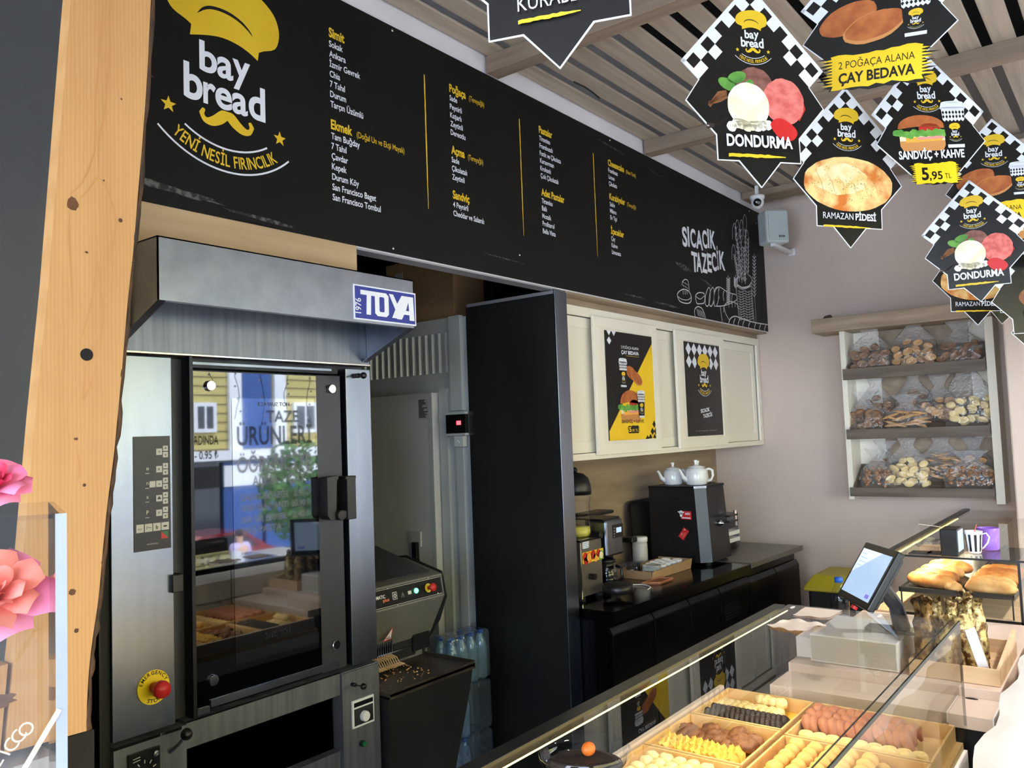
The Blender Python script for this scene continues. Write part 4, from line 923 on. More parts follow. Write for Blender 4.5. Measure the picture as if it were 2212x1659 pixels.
def rose(name, c, r, label, mats, n_out=11, seed=1):
    rd = random.Random(seed); o = thing(name, c, label, 'flower', None)
    def petal(m, an, rad, h, w_, tilt, mt, curl=.25):
        vs = []; nu, nv = 7, 6
        for j in range(nv+1):
            t_ = j/nv; rr = rad*(.25+.75*t_)+h*math.sin(tilt)*t_**1.5; z = h*(t_-.12*t_*t_)*cos(tilt*.8)
            for i in range(nu+1):
                s_ = (i/nu-.5)*2; aa = an+s_*w_*(sin(pi*(.12+.80*t_))**.6)
                k = rr*(1+.08*s_*s_*t_)+(curl*r*.25*max(0, t_-.72)/.28)
                vs.append((k*cos(aa), k*sin(aa), z-curl*r*.35*max(0, t_-.8)/.2-.12*h*s_*s_*t_))
        m.add(vs, [(j*(nu+1)+i, j*(nu+1)+i+1, (j+1)*(nu+1)+i+1, (j+1)*(nu+1)+i) for j in range(nv) for i in range(nu)], mt)
    for ring, (nn, rad, h, w_, ti, mi) in enumerate(((n_out//2, .55*r, 1.0*r, .75, .75, 0), (n_out//2, .45*r, 1.25*r, .7, .4, 1), (5, .3*r, 1.35*r, .8, .15, 2), (4, .16*r, 1.35*r, 1.0, .0, 2), (3, .07*r, 1.3*r, 1.3, -.05, 2))):
        for i in range(nn):
            m = MB(); petal(m, 2*pi*i/nn+ring*.6+rd.uniform(-.1, .1), rad, h*rd.uniform(.92, 1.08), w_, ti+rd.uniform(-.06, .06), mats[mi], .3 if ring < 2 else .12)
            m.build('petal', o, smooth=True, local=True)
    MB().lathe([(.02*r, -.9*r), (.05*r, -.2*r), (.3*r, .0), (.2*r, .12*r), (0, .14*r)], (0, 0, 0), 'leaf', 12).build('stem', o, smooth=True, local=True)
    return o
def arp(px, py, k): d = ray(px, py).normalized(); return EYE+d*k
p = arp(-14, 1062, .60); o = rose('artificial_rose', (p.x, p.y, p.z), .0150, 'pink artificial rose with red centre rising above the rim of the clear box', ('rose_pink', 'rose_pink', 'rose_red'), seed=3); o.rotation_euler = (.75, .1, -.3)
p = arp(-16, 1300, .61); o = rose('artificial_rose', (p.x, p.y, p.z), .0235, 'coral and pink artificial rose inside the clear box', ('rose_pink', 'rose_coral', 'rose_coral'), 13, seed=8); o.rotation_euler = (1.0, .15, -.3)
# ------------------------------------------------------------------ wall cabinet with sliding doors
CYF = 2.36
def cb(px, py, Y=CYF): return ony(px, py, Y)
wc = thing('wall_cabinet', (4.8, 2.55, 1.545), 'long cream wall cabinet with four sliding doors and two posters under the menu board', 'cabinet')
cx0, cx1 = 3.415, 6.192
cz0, cz1 = cb(1647, 962).z-.012, cb(1634, 731).z
czb = (cb(1238, 994).z+cb(1647, 962).z)/2; czt = (cb(1222, 661).z+cb(1634, 731).z)/2
fr = MB().box(cx0, cx1, CYF, 2.745, czb-.0, czb+.02, 'cream').box(cx0, cx1, CYF, 2.745, czt-.02, czt, 'cream').box(cx1-.03, cx1, CYF, 2.745, czb, czt, 'cream').box(cx0, cx0+.02, CYF, 2.745, czb, czt, 'cream').box(cx0+.02, cx1-.03, 2.73, 2.745, czb+.02, czt-.02, 'cream_shade')
fr.box(cx0, cx1, CYF-.016, CYF, czb, czb+.035, 'cream').box(cx0, cx1, CYF-.016, CYF, czt-.05, czt, 'cream').box(cx1-.05, cx1, CYF-.016, CYF, czb+.035, czt-.05, 'cream')
fr.build('carcass', wc, .002)
def door(x0, x1, Y, label=None):
    z0, z1 = czb+.037, czt-.052
    if Y < CYF: z0, z1 = czb+.022, czt-.042
    d = MB().box(x0+.05, x1-.05, Y+.004, Y+.014, z0+.05, z1-.05, 'cream_shade')
    d.box(x0, x1, Y, Y+.018, z0, z0+.06, 'cream').box(x0, x1, Y, Y+.018, z1-.06, z1, 'cream').box(x0, x0+.06, Y, Y+.018, z0+.06, z1-.06, 'cream').box(x1-.06, x1, Y, Y+.018, z0+.06, z1-.06, 'cream')
    return d.build('sliding_door', wc, .0015), z0, z1
YF = CYF-.04
door(cx0+.03, 4.35, CYF+.006); door(4.36, 5.4, CYF+.006); door(5.2+.21, cx1-.055, CYF+.006)
a0, a1 = ony(1288, 830, YF).x, ony(1424, 840, YF).x
b0, b1 = ony(1465, 840, YF).x, ony(1568, 840, YF).x
d1, z0, z1 = door(a0, a1, YF); d2, z0, z1 = door(b0, b1, YF)
def poster_frame(d, px):
    P = [ony(x, y, YF-.0) for x, y in px]
    x0, x1 = (P[0].x+P[3].x)/2, (P[1].x+P[2].x)/2; zt_, zb_ = (P[0].z+P[1].z)/2, (P[2].z+P[3].z)/2
    return x0, x1, zb_, zt_
def cup(g, u, v, h, L, tiny=False):
    w1, w0 = h*.27, h*.19
    g.poly([(u-w0, v), (u+w0, v), (u+w1, v+h*.82), (u-w1, v+h*.82)], 'print_black', L)
    g.poly([(u-w0, v), (u+w0, v), (u+w0*1.02, v+h*.07), (u-w0*1.02, v+h*.07)], 'cup_white', L+1)
    zz = [(u-w1*.985, v+h*.80), (u+w1*.985, v+h*.80), (u+w1*.93, v+h*.62)]
    n = 6; g.poly([(u-w1*.985, v+h*.82), (u-w1*.93, v+h*.60)]+[(u-w1*.93+2*w1*.93*(i+.5)/n, v+h*(.56 if i % 1 == 0 else .6)+(0)) if k == 0 else (u-w1*.93+2*w1*.93*(i+1)/n, v+h*.60) for i in range(n) for k in (0, 1)]+[(u+w1*.985, v+h*.82)], 'white_print', L+1)
    for r in range(2):
        for i in range(7):
            uu = u-w1*.85+w1*1.7*i/6; vv = v+h*(.755-.09*r); g.poly([(uu-w1*.115, vv), (uu, vv-h*.042), (uu+w1*.115, vv), (uu, vv+h*.042)], 'print_black', L+2)
    g.ell(u, v+h*.84, w1*1.12, h*.035, 'cup_white', L+1); g.poly([(u-w1*1.1, v+h*.84), (u+w1*1.1, v+h*.84), (u+w1*.95, v+h*.96), (u-w1*.95, v+h*.96)], 'cup_white', L+1); g.ell(u, v+h*.96, w1*.95, h*.04, 'white_print', L+2); g.ell(u, v+h*.962, w1*.6, h*.018, 'speaker_grey', L+3)
    logo(g.sub(u, v+h*.38, h*.62, 0, L+3), 0, True, detail=False)
def bun2(g, u, v, s, L, rot=0):
    g.ell(u-.18*s, v+.1*s, .42*s, .22*s, 'bun', L, 22, rot+.25, wob=.02); g.ell(u+.18*s, v-.08*s, .44*s, .22*s, 'bun_side', L+1, 22, rot+.15, wob=.02); g.ell(u+.19*s, v-.055*s, .42*s, .19*s, 'bun', L+2, 22, rot+.15, wob=.02)
def burger(g, u, v, s, L, flat=1.0):
    rd = random.Random(6)
    g.poly([(u-.46*s, v-.26*s), (u-.4*s, v-.36*s), (u+.4*s, v-.36*s), (u+.46*s, v-.26*s), (u+.46*s, v-.16*s), (u-.46*s, v-.16*s)], 'bun_side', L)
    g.poly([(u-.46*s, v-.17*s), (u+.46*s, v-.17*s), (u+.46*s, v-.08*s), (u-.46*s, v-.08*s)], 'bread_white', L+1)
    g.poly([(u-.34*s, v-.2*s), (u+.4*s, v-.17*s), (u+.42*s, v-.1*s), (u-.34*s, v-.1*s)], 'cheese', L+2); g.poly([(u-.1*s, v-.15*s), (u+.46*s, v-.13*s), (u+.4*s, v-.08*s), (u-.1*s, v-.1*s)], 'ham', L+3)
    g.ell(u+.16*s, v+.06*s, .22*s, .1*s, 'tomato', L+2)
    for i in range(15): g.ell(u-.52*s+1.02*s*i/14, v-.03*s+rd.uniform(-.03, .03)*s, .075*s, .065*s, 'lettuce', L+3+(i % 2), 10, wob=.25, seed=i)
    g.poly([(u-.48*s, v+.06*s), (u-.1*s, v+.1*s), (u+.48*s, v+.06*s)]+[(u+.48*s*cos(a), v+.08*s+.3*s*flat*sin(a)) for a in [pi*i/12 for i in range(13)]], 'bun', L+2)
    g.ell(u-.2*s, v+.0*s, .05*s, .03*s, 'lettuce', L+5)
def splash(g, u, v, w_, h, mt, L, seed=1, n=9):
    rd = random.Random(seed); T, Bm = [], []
    for i in range(13): x = -w_*.42+w_*.84*i/12; T.append((u+x, v+h*.5+rd.uniform(-.05, .05)*h)); Bm.append((u+x, v-h*.5+rd.uniform(-.05, .05)*h))
    R = []; Lf = []
    for i in range(n):
        y = h*.42-h*.84*(i+.5)/n
        R += [(u+w_*.41, v+y+h*.035), (u+w_*rd.uniform(.45, .54), v+y), (u+w_*.40, v+y-h*.035)]
        Lf += [(u-w_*.41, v+y+h*.035), (u-w_*rd.uniform(.45, .54), v+y), (u-w_*.40, v+y-h*.035)]
    g.poly(T+R+Bm[::-1]+Lf[::-1], mt, L)
# poster one
x0, x1, zb_, zt_ = poster_frame(d1, [(1306.3, 713.7), (1406.4, 727.3), (1416.3, 947.3), (1316.2, 952.2)])
W, H = x1-x0, zt_-zb_
pm = MB().box(x0, x1, YF-.0025, YF+.0039, zb_, zt_, 'print_black'); g = G(pm, (x0, YF-.0025, zb_), (1, 0, 0), (0, 0, 1), eps=.0004)
g.poly([(0, 0), (W, 0), (W, H*.935), (0, H*.085)], 'badge_yellow', 0)
for i, j in ((0, 0), (1, 0), (0, 1), (0, 2)):
    u, v = W*(.07+i*.1-(.07 if j == 2 else 0)), H*(.985-j*.075); 
    if j == 0: g.poly([(u-W*.045, H), (u, v-H*.03), (u+W*.045, H)], 'white_print', 1)
    elif j == 1: g.poly([(u-W*.045, v), (u, v-H*.037), (u+W*.045, v), (u, v+H*.037)], 'white_print', 1)
for u, v in ((.97, .14), (.92, .07), (1.0, .07), (.87, .01), (.97, .01), (.80, .0)):
    g.poly([(max(0, u*W-W*.045), v*H), (u*W, max(0, v*H-H*.037)), (min(W, u*W+W*.045), v*H), (u*W, v*H+H*.037)], 'print_black', 1)
g.text('2 POĞAÇA ALANA', W*.31, H*.85, H*.028, 'white_print', 1, 0, wd=W*.38); g.text('ÇAY BEDAVA', W*.31, H*.80, H*.034, 'white_print', 1, .03, wd=W*.38); g.stroke([(W*.4, H*.785), (W*.69, H*.785)], .006, 'yellow_print', 1, taper=True)
cup(g, W*.33, H*.49, H*.27, 2); bun2(g, W*.56, H*.60, W*.30, 2, -.6)
burger(g, W*.46, H*.31, W*.46, 2); cup(g, W*.68, H*.205, H*.26, 12)
g.text('SANDVİÇ + KAHVE', W*.25, H*.155, H*.034, 'print_black', 2, .01, wd=W*.48)
splash(g, W*.5, H*.095, W*.26, H*.07, 'print_black', 2, 3); g.text('5', W*.40, H*.075, H*.045, 'badge_yellow', 3, .03, wd=W*.05); g.text(',95 TL', W*.455, H*.075, H*.026, 'badge_yellow', 3, .01, wd=W*.14)
pm.build('promotion_poster', d1)
x0, x1, zb_, zt_ = poster_frame(d2, [(1478, 737), (1552.2, 748.3), (1562, 939.8), (1486.7, 942.3)])
W, H = x1-x0, zt_-zb_
pm = MB().box(x0, x1, YF-.0025, YF+.0039, zb_, zt_, 'print_black'); g = G(pm, (x0, YF-.0025, zb_), (1, 0, 0), (0, 0, 1), eps=.0004)
for r in range(2):
    for i in range(7):
        u, v = W*(.10+i*.155-(0)), H*(.925-r*.135)
        if r == 1 and i == 3 or u > W: continue
        a_, b_ = W*.075, H*.068
        g.poly([(max(0, u-a_), v), (u, v-b_), (min(W, u+a_), v), (u, min(H, v+b_))], 'white_print', 0)
g.ell(W*.5, H*.80, W*.2, H*.075, 'print_black', 1)
logo(g.sub(W*.5, H*.72, H*.72), 4)
g.text('SICACIK', W*.36, H*.245, H*.04, 'white_print', 1, .03, wd=W*.26, rot=.1); g.text('TAZECİK', W*.42, H*.19, H*.04, 'white_print', 1, .03, wd=W*.28, rot=.1)
g.text('f  t  o', W*.2, H*.05, H*.012, 'white_print', 1, .0, wd=W*.12); g.text('baybread   baybread', W*.36, H*.05, H*.01, 'chalk_line', 1, 0, wd=W*.42)
pm.build('emblem_poster', d2)
# fascia between cabinet and board, splash-back
fz = thing('wood_fascia', (4.8, 2.5, czt), 'grey-brown wooden fascia strip between the menu board and the cream cabinet', 'fascia')
MB().box(3.415, cb(1632, 715).x, CYF-.008, 2.745, czt+.001, 2.411, 'oak_grey').box(3.415, cb(1632, 715).x, 2.2725, CYF-.008, 2.4, 2.4112, 'oak_grey').build('fascia_board', fz, .001)
sb = MB().box(3.41, ony(1547, 1020, 2.742).x, 2.737, 2.7495, .845, czb-.001, 'oak_grey').build('splash_back', None)
tag(sb, 'wood-grain splash back behind the bench between counter and cream cabinet', 'panel')
# ------------------------------------------------------------------ fridge bench
BZ = .836
ang = math.atan2(1.995-2.072, 5.869-3.418)
bn = thing('fridge_bench', (3.418, 2.072, 0), 'long black under-counter fridge bench with six doors below the cream cabinet', 'bench', rz=ang)
BL = 2.47; Rz = Matrix.Rotation(ang, 4, 'Z')
def bl(px, py, off=.0):
    """bench-front coordinates (x along the front, z) of a pixel on the plane off metres behind the front edge"""
    d = ray(px, py); n = Vector((-sin(ang), cos(ang), 0)); k = (Vector((3.418, 2.072, 0)).dot(n)+off)/(d.dot(n)); P = EYE+d*k
    return (P.x-3.418)*cos(ang)+(P.y-2.072)*sin(ang), P.z
xs = bl(1622, 1214)[0]
MB().box(0, xs, 0, .60, BZ-.052, BZ, 'bench_top').box(0, xs, -.0008, 0, BZ-.052, BZ-.001, 'bench_black').box(0, xs, -.0016, -.0009, BZ-.005, BZ-.001, 'bench_highlight').build('steel_worktop', bn, local=True)  # thin paler strip paints the highlight along the front top edge
MB().box(xs+.002, BL, -.004, .63, BZ-.03, BZ+.004, 'granite').build('granite_worktop', bn, .004, local=True)
MB().box(.004, BL-.03, .05, .58, .09, BZ-.053, 'bench_black').box(.004, BL-.03, .09, .56, 0, .09, 'black_matte').build('body', bn, local=True)
ds = [bl(1328.5, 1500, .02)[0], bl(1418, 1420, .02)[0], bl(1494, 1370, .02)[0], bl(1559, 1340, .02)[0], bl(1620, 1250, .02)[0], bl(1678, 1240, .02)[0], bl(1727, 1220, .02)[0]]
ztop = bl(1328, 1371, .02)[1]
for i in range(6):
    a, b_ = ds[i]+.006, ds[i+1]-.006; zz = ztop if i < 4 else ztop-.01
    d = MB().box(a, b_, .02, .048, .12, zz, 'bench_black').prism([(a, .02, zz), (a, .048, zz+.0), (a, .048, zz+.032), (a, .04, zz+.032)], (b_-a, 0, 0), 'steel_dark')
    do = d.build('door', bn, .003, local=True)
    MB().box(a, a+.004, .0185, .0198, .125, zz-.002, 'bench_highlight').build('edge_highlight', do, local=True)  # paler strip paints a highlight down the door's edge
    if i == 3:
        g = G(MB(), (a, .02, 0), (1, 0, 0), (0, 0, 1))
        for r in range(6):
            for k in range(9): g.rect(.05+k*.022, zz-.09-r*.016, .062+k*.022, zz-.083-r*.016, 'black_matte')
        g.mb.build('vent_slots', do, local=True); g = G(MB(), (a, .02, 0), (1, 0, 0), (0, 0, 1)); g.rect(.06, zz-.3, .16, zz-.24, 'black_matte'); g.mb.build('badge', do, local=True)
MB().box(-.002, .0, .11, .56, .05, BZ-.054, 'steel_dark').build('side_panel', bn, local=True)
# ------------------------------------------------------------------ things on the bench
B0 = BZ+.001
# juice dispenser
jd = thing('juice_dispenser', (3.63, 2.42, B0), 'steel juice dispenser with clear tank, black domed lid and fruit picture label beside the partition', 'juice dispenser')
jz = ony(1300, 1162, 2.33).z; jx0, jx1 = 3.545, 3.755
MB().box(jx0, jx1, 2.335, 2.60, B0+.02, jz, 'juice_steel').box(jx0-.004, jx0+.004, 2.328, 2.335, B0+.01, jz, 'chrome').build('housing', jd, .004)
lbm = MB(); g = G(lbm, (0, 2.334, 0), (1, 0, 0), (0, 0, 1))
def jp(px, py): q = ony(px, py, 2.333); return q.x, q.z
A, Bq = jp(1259, 1214), jp(1303, 1182); u0, v0, u1, v1 = A[0], jp(1280, 1213)[1], Bq[0], jp(1280, 1189)[1]
g.rect(u0, v0, u1, v1, 'badge_yellow', 0)
for i, (fu, fv, r, mt) in enumerate(((.12, .6, .022, 'red'), (.3, .45, .03, 'orange'), (.5, .6, .024, 'tomato'), (.62, .3, .022, 'cheese'), (.75, .65, .02, 'red'), (.88, .4, .026, 'lettuce'), (.15, .2, .02, 'tomato'))):
    u, v = u0+(u1-u0)*fu, v0+(v1-v0)*fv; g.ell(u, v, r, r, mt, 1, 16)
    if i in (1, 5): g.ell(u, v, r*.72, r*.72, 'bread_white' if i == 5 else 'cheese', 2, 14)
g.rect(jp(1258, 1180)[0], jp(1258, 1186)[1], jp(1273, 1180)[0], jp(1265, 1164)[1], 'frosted', 0)
for i in range(5): z = jp(1265, 1168+i*4)[1]; g.stroke([(jp(1260, 1180)[0], z), (jp(1271, 1180)[0], z)], .003, 'screen', 1)
lbm.build('fruit_label', jd)
tx, ty_ = ony(1247, 1100, 2.44).x, 2.44
tz = jz+.012; tt = ony(1250, 1066, 2.44).z
MB().lathe([(.068, tz), (.072, tz+.02), (.066, tt-.06), (.074, tt-.02), (.074, tt)], (tx, ty_, 0), 'clear_plastic', 28).build('tank', jd, smooth=True)
MB().lathe([(0, tz+.002), (.063, tz+.002), (.066, tz+.02), (.063, tz+.05), (0, tz+.05)], (tx, ty_, 0), 'juice', 24).build('juice', jd, smooth=True)
dz = ony(1245, 1020, 2.44).z-tt
MB().lathe([(.078, tt-.004), (.08, tt+.02), (.078, tt+dz*.4), (.066, tt+dz*.72), (.04, tt+dz*.93), (0, tt+dz)], (tx, ty_, 0), 'black_plastic', 28).ball((tx-.01, ty_, tt+dz+.012), .016, 'black_plastic').build('dome_lid', jd, smooth=True)
MB().box(jx0-.004, jx1+.004, 2.33, 2.60, jz, jz+.012, 'black_plastic').cyl((3.72, 2.36, jz+.02), (3.72, 2.31, jz+.02), .018, 'black_plastic').build('tank_base', jd, .003)
q = jp(1275, 1245); MB().cyl((q[0], 2.334, q[1]), (q[0], 2.30, q[1]), .016, 'black_plastic').build('tap', jd)
MB().lathe([(.078, B0+.03), (.082, B0+.034), (.078, B0+.07), (.07, B0+.074), (0, B0+.074)], (3.72, 2.225, 0), 'black_plastic', 28).build('drip_tray', jd, smooth=True)
for x in (jx0+.01, jx1-.03): MB().lathe([(.022, B0), (.02, B0+.019)], (x+.01, 2.35, 0), 'rubber', 14).build('foot', jd)
# coffee maker
cm = thing('coffee_maker', (3.98, 2.42, B0), 'steel and black coffee maker with glass jug, right of the juice dispenser', 'coffee maker')
YC = 2.34
def cq(px, py): q = ony(px, py, YC); return q.x, q.z
cx0, cx1 = cq(1311, 1180)[0], cq(1347, 1180)[0]
zt2, zm2 = cq(1330, 1121)[1], cq(1330, 1200)[1]
MB().box(cx0, cx1, YC, YC+.14, zm2, zt2, 'steel').build('head', cm, .012)
MB().box(cx0-.001, cx1+.002, YC+.02, YC+.2, zt2, zt2+.008, 'black_plastic').build('head_cap', cm)
pm = MB(); g = G(pm, (0, YC, 0), (1, 0, 0), (0, 0, 1), base=.0008)
g.rect(cq(1323, 1150)[0], cq(1330, 1162)[1], cq(1346, 1150)[0], cq(1330, 1133)[1], 'black_plastic', 0); g.rect(cq(1331, 1150)[0], cq(1335, 1150)[1], cq(1342, 1150)[0], cq(1335, 1139)[1], 'screen', 1)
for i in range(4): u, v = cq(1326.5, 1141+i*6); g.ell(u, v, .004, .003, 'button_white', 1, 8)
pm.build('display', cm)
gx0, gx1 = ony(1274, 1130, 2.62).x, ony(1323, 1130, 2.62).x; gh0, gh1 = ony(1300, 1150, 2.62).z, ony(1300, 1112, 2.62).z
MB().box(gx0+.02, gx1-.01, 2.615, 2.72, B0, gh0, 'black_plastic').box(gx1-.08, gx1-.02, YC+.1, 2.7, B0+.2, gh0-.03, 'black_plastic').build('grinder_body', cm, .006)
MB().box(gx0, gx1, 2.61, 2.722, gh0+.001, gh1, 'clear_plastic').build('hopper', cm, .004)
MB().box(gx0-.01, gx1+.008, 2.606, 2.726, gh1, gh1+.02, 'black_plastic').build('hopper_lid', cm, .01)
MB().box(cx0-.02, cx1+.02, YC-.03, YC+.2, B0, B0+.028, 'black_plastic').build('base', cm, .006)
jx, jy = (cx0+cx1)/2+.0, YC+.06
MB().lathe([(.05, B0+.03), (.062, B0+.05), (.06, B0+.09), (.045, B0+.13), (.05, B0+.145)], (jx, jy, 0), 'clear_plastic', 22).build('glass_jug', cm, smooth=True)
MB().lathe([(.0, B0+.032), (.047, B0+.032), (.058, B0+.05), (.056, B0+.07), (0, B0+.07)], (jx, jy, 0), 'lens_black', 20).build('coffee', cm, smooth=True)
MB().tube([(jx-.005, jy-.062, B0+.13), (jx-.005, jy-.095, B0+.12), (jx-.005, jy-.098, B0+.06), (jx-.005, jy-.07, B0+.045)], .009, 'black_plastic').lathe([(.052, B0+.146), (.052, B0+.158), (.02, B0+.17), (0, B0+.172)], (jx, jy, 0), 'black_plastic', 20).build('jug_handle', cm, smooth=True)
MB().tube([(cx1, YC+.1, zm2+.04), (cx1+.06, YC+.09, zm2+.03), (cx1+.11, YC+.08, zm2+.028)], .012, 'black_plastic').build('filter_handle', cm, smooth=True)
# cardboard tray with saucers, glasses and lids
ct_ = thing('cardboard_tray', (4.45, 2.42, B0), 'shallow brown cardboard tray full of saucers and white lids in front of the black machine', 'tray')
F_, Rr, Ll = Vector((4.223, 2.30, B0)), Vector((4.70, 2.285, B0)), Vector((4.226, 2.52, B0)); Bk = Rr+Ll-F_
def panel(m, a, b_, h0, h1, th, lean=0):
    n = (b_-a).normalized(); nn = Vector((n.y, -n.x, 0)); l = nn*lean
    m.prism([a, b_, b_+l+Vector((0, 0, h1)), a+l+Vector((0, 0, h0))], -nn*th, 'cardboard')
m = MB(); panel(m, F_, Rr, .05, .062, .004, .012); panel(m, Rr, Bk, .06, .06, .004); panel(m, Bk, Ll, .05, .05, .004); panel(m, Ll, F_, .05, .05, .004, .008)
m.prism([F_, Rr, Bk, Ll], (0, 0, .003), 'cardboard'); m.build('carton', ct_, .001)
sa = None
for i in range(8):
    z = B0+.0035+i*.0078; loc = (4.345, 2.362, z)
    if sa is None:
        sa = MB().lathe([(0, .001), (.034, .001), (.048, .004), (.056, .0075), (.055, .0085), (.034, .0035), (0, .003)], (0, 0, 0), 'porcelain', 26).build('saucer', None, smooth=True, local=True); sa.location = loc; tag(sa, 'white saucer in the stack at the near corner of the cardboard tray', 'saucer', 'stack of saucers in the cardboard tray')
    else: c = sa.copy(); COL.objects.link(c); c.location = loc
ld = None
for k, (x, y, z) in enumerate([(x_+.0, y_, .004+.0165*k_) for x_, y_ in ((4.45, 2.43), (4.52, 2.44), (4.59, 2.44), (4.655, 2.43), (4.45, 2.355), (4.525, 2.365), (4.60, 2.365), (4.66, 2.355)) for k_ in range(3)] if True else ((4.45, 2.44, .004), (4.51, 2.37, .004), (4.52, 2.45, .004), (4.585, 2.40, .004), (4.45, 2.40, .03), (4.545, 2.42, .03), (4.61, 2.46, .004), (4.65, 2.38, .004), (4.58, 2.35, .004), (4.48, 2.335, .004), (4.63, 2.42, .03), (4.50, 2.42, .052))):
    loc = (x, y, B0+z)
    if ld is None:
        ld = MB().lathe([(.034, 0), (.034, .012), (.030, .014), (.029, .02), (.026, .02), (.026, .016), (0, .016)], (0, 0, 0), 'white_matte', 22).build('cup_lid', None, smooth=True, local=True); ld.location = loc; tag(ld, 'white plastic cup lid lying loose in the cardboard tray', 'lid', 'white lids in the cardboard tray')
    else: c = ld.copy(); COL.objects.link(c); c.location = loc
gl = None
for k, (x, y) in enumerate(((4.26, 2.45), (4.30, 2.485), (4.36, 2.47), (4.41, 2.485))):
    if gl is None:
        gl = MB().lathe([(.024, 0), (.02, .03), (.028, .07), (.026, .07), (.018, .03), (.021, .004), (0, .004)], (0, 0, 0), 'clear_plastic', 18).build('tea_glass', None, smooth=True, local=True); gl.location = (x, y, B0+.0035); tag(gl, 'small clear tea glass at the back of the cardboard tray behind the saucers', 'glass', 'tea glasses in the cardboard tray')
    else: c = gl.copy(); COL.objects.link(c); c.location = (x, y, B0+.0035)
jr = thing('plastic_jar', (4.62, 2.60, B0), 'frosted plastic jar with white screw lid between cardboard tray and black machine', 'jar')
MB().lathe([(.045, 0), (.048, .006), (.048, .14), (.042, .155)], (4.64, 2.60, B0), 'frosted', 24).build('jar_body', jr, smooth=True)
MB().lathe([(.05, .156), (.05, .182), (.046, .186), (0, .186)], (4.64, 2.60, B0), 'white_matte', 24).build('lid', jr, smooth=True)
ba = thing('black_tray', (4.9, 2.68, B0), 'black rounded tray leaning upright against the splash back left of the black machine', 'tray')
a, b_ = ony(1360, 1200, 2.70), ony(1410, 1090, 2.70)
m = MB(); w_, h_ = (b_.x-a.x)/2, .20
def rr(w_, h_, r, n=5): return [(sx*(w_-r)+r*cos(a0+pi/2*i/n), sy*(h_-r)+r*sin(a0+pi/2*i/n)) for sx, sy, a0 in ((1, 1, 0), (-1, 1, pi/2), (-1, -1, pi), (1, -1, 3*pi/2)) for i in range(n+1)]
cxb = (a.x+b_.x)/2+.03
m.prism([(cxb+u, 2.68+v*.06, B0+h_+.002+v) for u, v in rr(w_+.03, h_, .05)], (0, .012, 0), 'black_plastic'); m.build('tray_body', ba)
m = MB(); m.prism([(cxb+u, 2.6795+v*.06, B0+h_+.002+v) for u, v in rr(w_+.012, h_-.02, .04)], (0, -.0015, 0), 'black_matte'); m.build('inset', ba)
# black hot-drink machine
hm = thing('hot_drink_machine', (4.95, 2.4, B0), 'black boxy milk and drink machine with slanted front, chrome tap and two red stickers', 'drink machine')
mx0, mx1, my0, my1, mz0, mz1 = 4.82, 5.165, 2.205, 2.60, B0+.02, 1.318
mx0, mx1 = 4.79, 5.11
m = MB()
ch = .055
bot = [(mx0, my1), (mx0, my0+ch), (mx0+ch, my0), (mx1+.03, my0), (mx1+.03, my1)]
top = [(mx0, my1), (mx0, my0+.02+ch), (mx0+ch, my0+.02), (mx1, my0+.02), (mx1, my1)]
n = 5; vs = [(x, y, mz0) for x, y in bot]+[(x, y, mz1) for x, y in top]
for i in range(n):
    j = (i+1) % n; m.add([vs[i], vs[j], vs[n+j], vs[n+i]], [(0, 1, 2, 3)], 'slate' if i == 1 else 'black_plastic')
m.add(vs[:n], [tuple(range(n))[::-1]], 'black_plastic'); m.add(vs[n:], [tuple(range(n))], 'black_plastic'); m.build('cabinet', hm)
MB().prism([(x, y, mz1+.0005) for x, y in ((mx0-.004, my1), (mx0-.004, my0+.02+ch), (mx0+ch, my0+.016), (mx1+.004, my0+.016), (mx1+.004, my1))], (0, 0, .014), 'steel_dark').prism([(x, y, mz1) for x, y in ((mx0-.0045, my0+.02+ch), (mx0+ch, my0+.0155), (mx0+ch, my0+.017), (mx0-.003, my0+.0215+ch))], (0, 0, .0145), 'chrome').build('top_plate', hm)
tp = MB(); q = ony(1554, 1130, my0+.006)
tp.lathe([(.02, 0), (.02, .012), (.012, .02), (.006, .03), (0, .034)], (q.x, my0+.008, q.z), 'chrome', 18, (0, -1, 0)); tp.box(q.x+.03, q.x+.17, my0-.05, my0-.02, q.z+.0, q.z+.012, 'black_plastic').box(q.x+.03, q.x+.17, my0-.05, my0-.02, q.z+.035, q.z+.047, 'black_plastic').cyl((q.x+.16, my0-.035, q.z-.03), (q.x+.16, my0-.035, q.z+.07), .012, 'chrome').build('tap', hm, smooth=False)
for x, y in ((mx0+.06, my0+.03), (mx1-.02, my0+.03), (mx0+.04, my1-.04), (mx1-.02, my1-.04)): MB().lathe([(.022, B0), (.016, B0+.012), (.012, mz0)], (x, y, 0), 'rubber', 14).build('foot', hm, smooth=True)
def stick(px, py, rot, red=True):
    q = onx(px, py, mx0); return G(MB(), (mx0-.0004, q.y, q.z), (0, -1, 0), (0, 0, 1)).sub(0, 0, 1, rot)
g = stick(1481, 1113, -.03); g.rect(-.032, -.026, .04, .026, 'red', 0); g.text('süt', -.004, .004, .016, 'white_print', 1, .03, wd=.034, shear=.2); g.rect(-.026, -.02, .034, -.013, 'white_print', 1)
g.ell(-.03, .016, .013, .012, 'white_print', 2); g.ell(-.03, .0, .009, .012, 'white_print', 2); g.ell(-.046, .018, .008, .004, 'white_print', 2, 10, -.3); g.ell(-.014, .018, .008, .004, 'white_print', 2, 10, .3); g.ell(-.034, .016, .002, .003, 'print_black', 3, 8); g.ell(-.026, .016, .002, .003, 'print_black', 3, 8)
g.mb.build('red_sticker', hm)
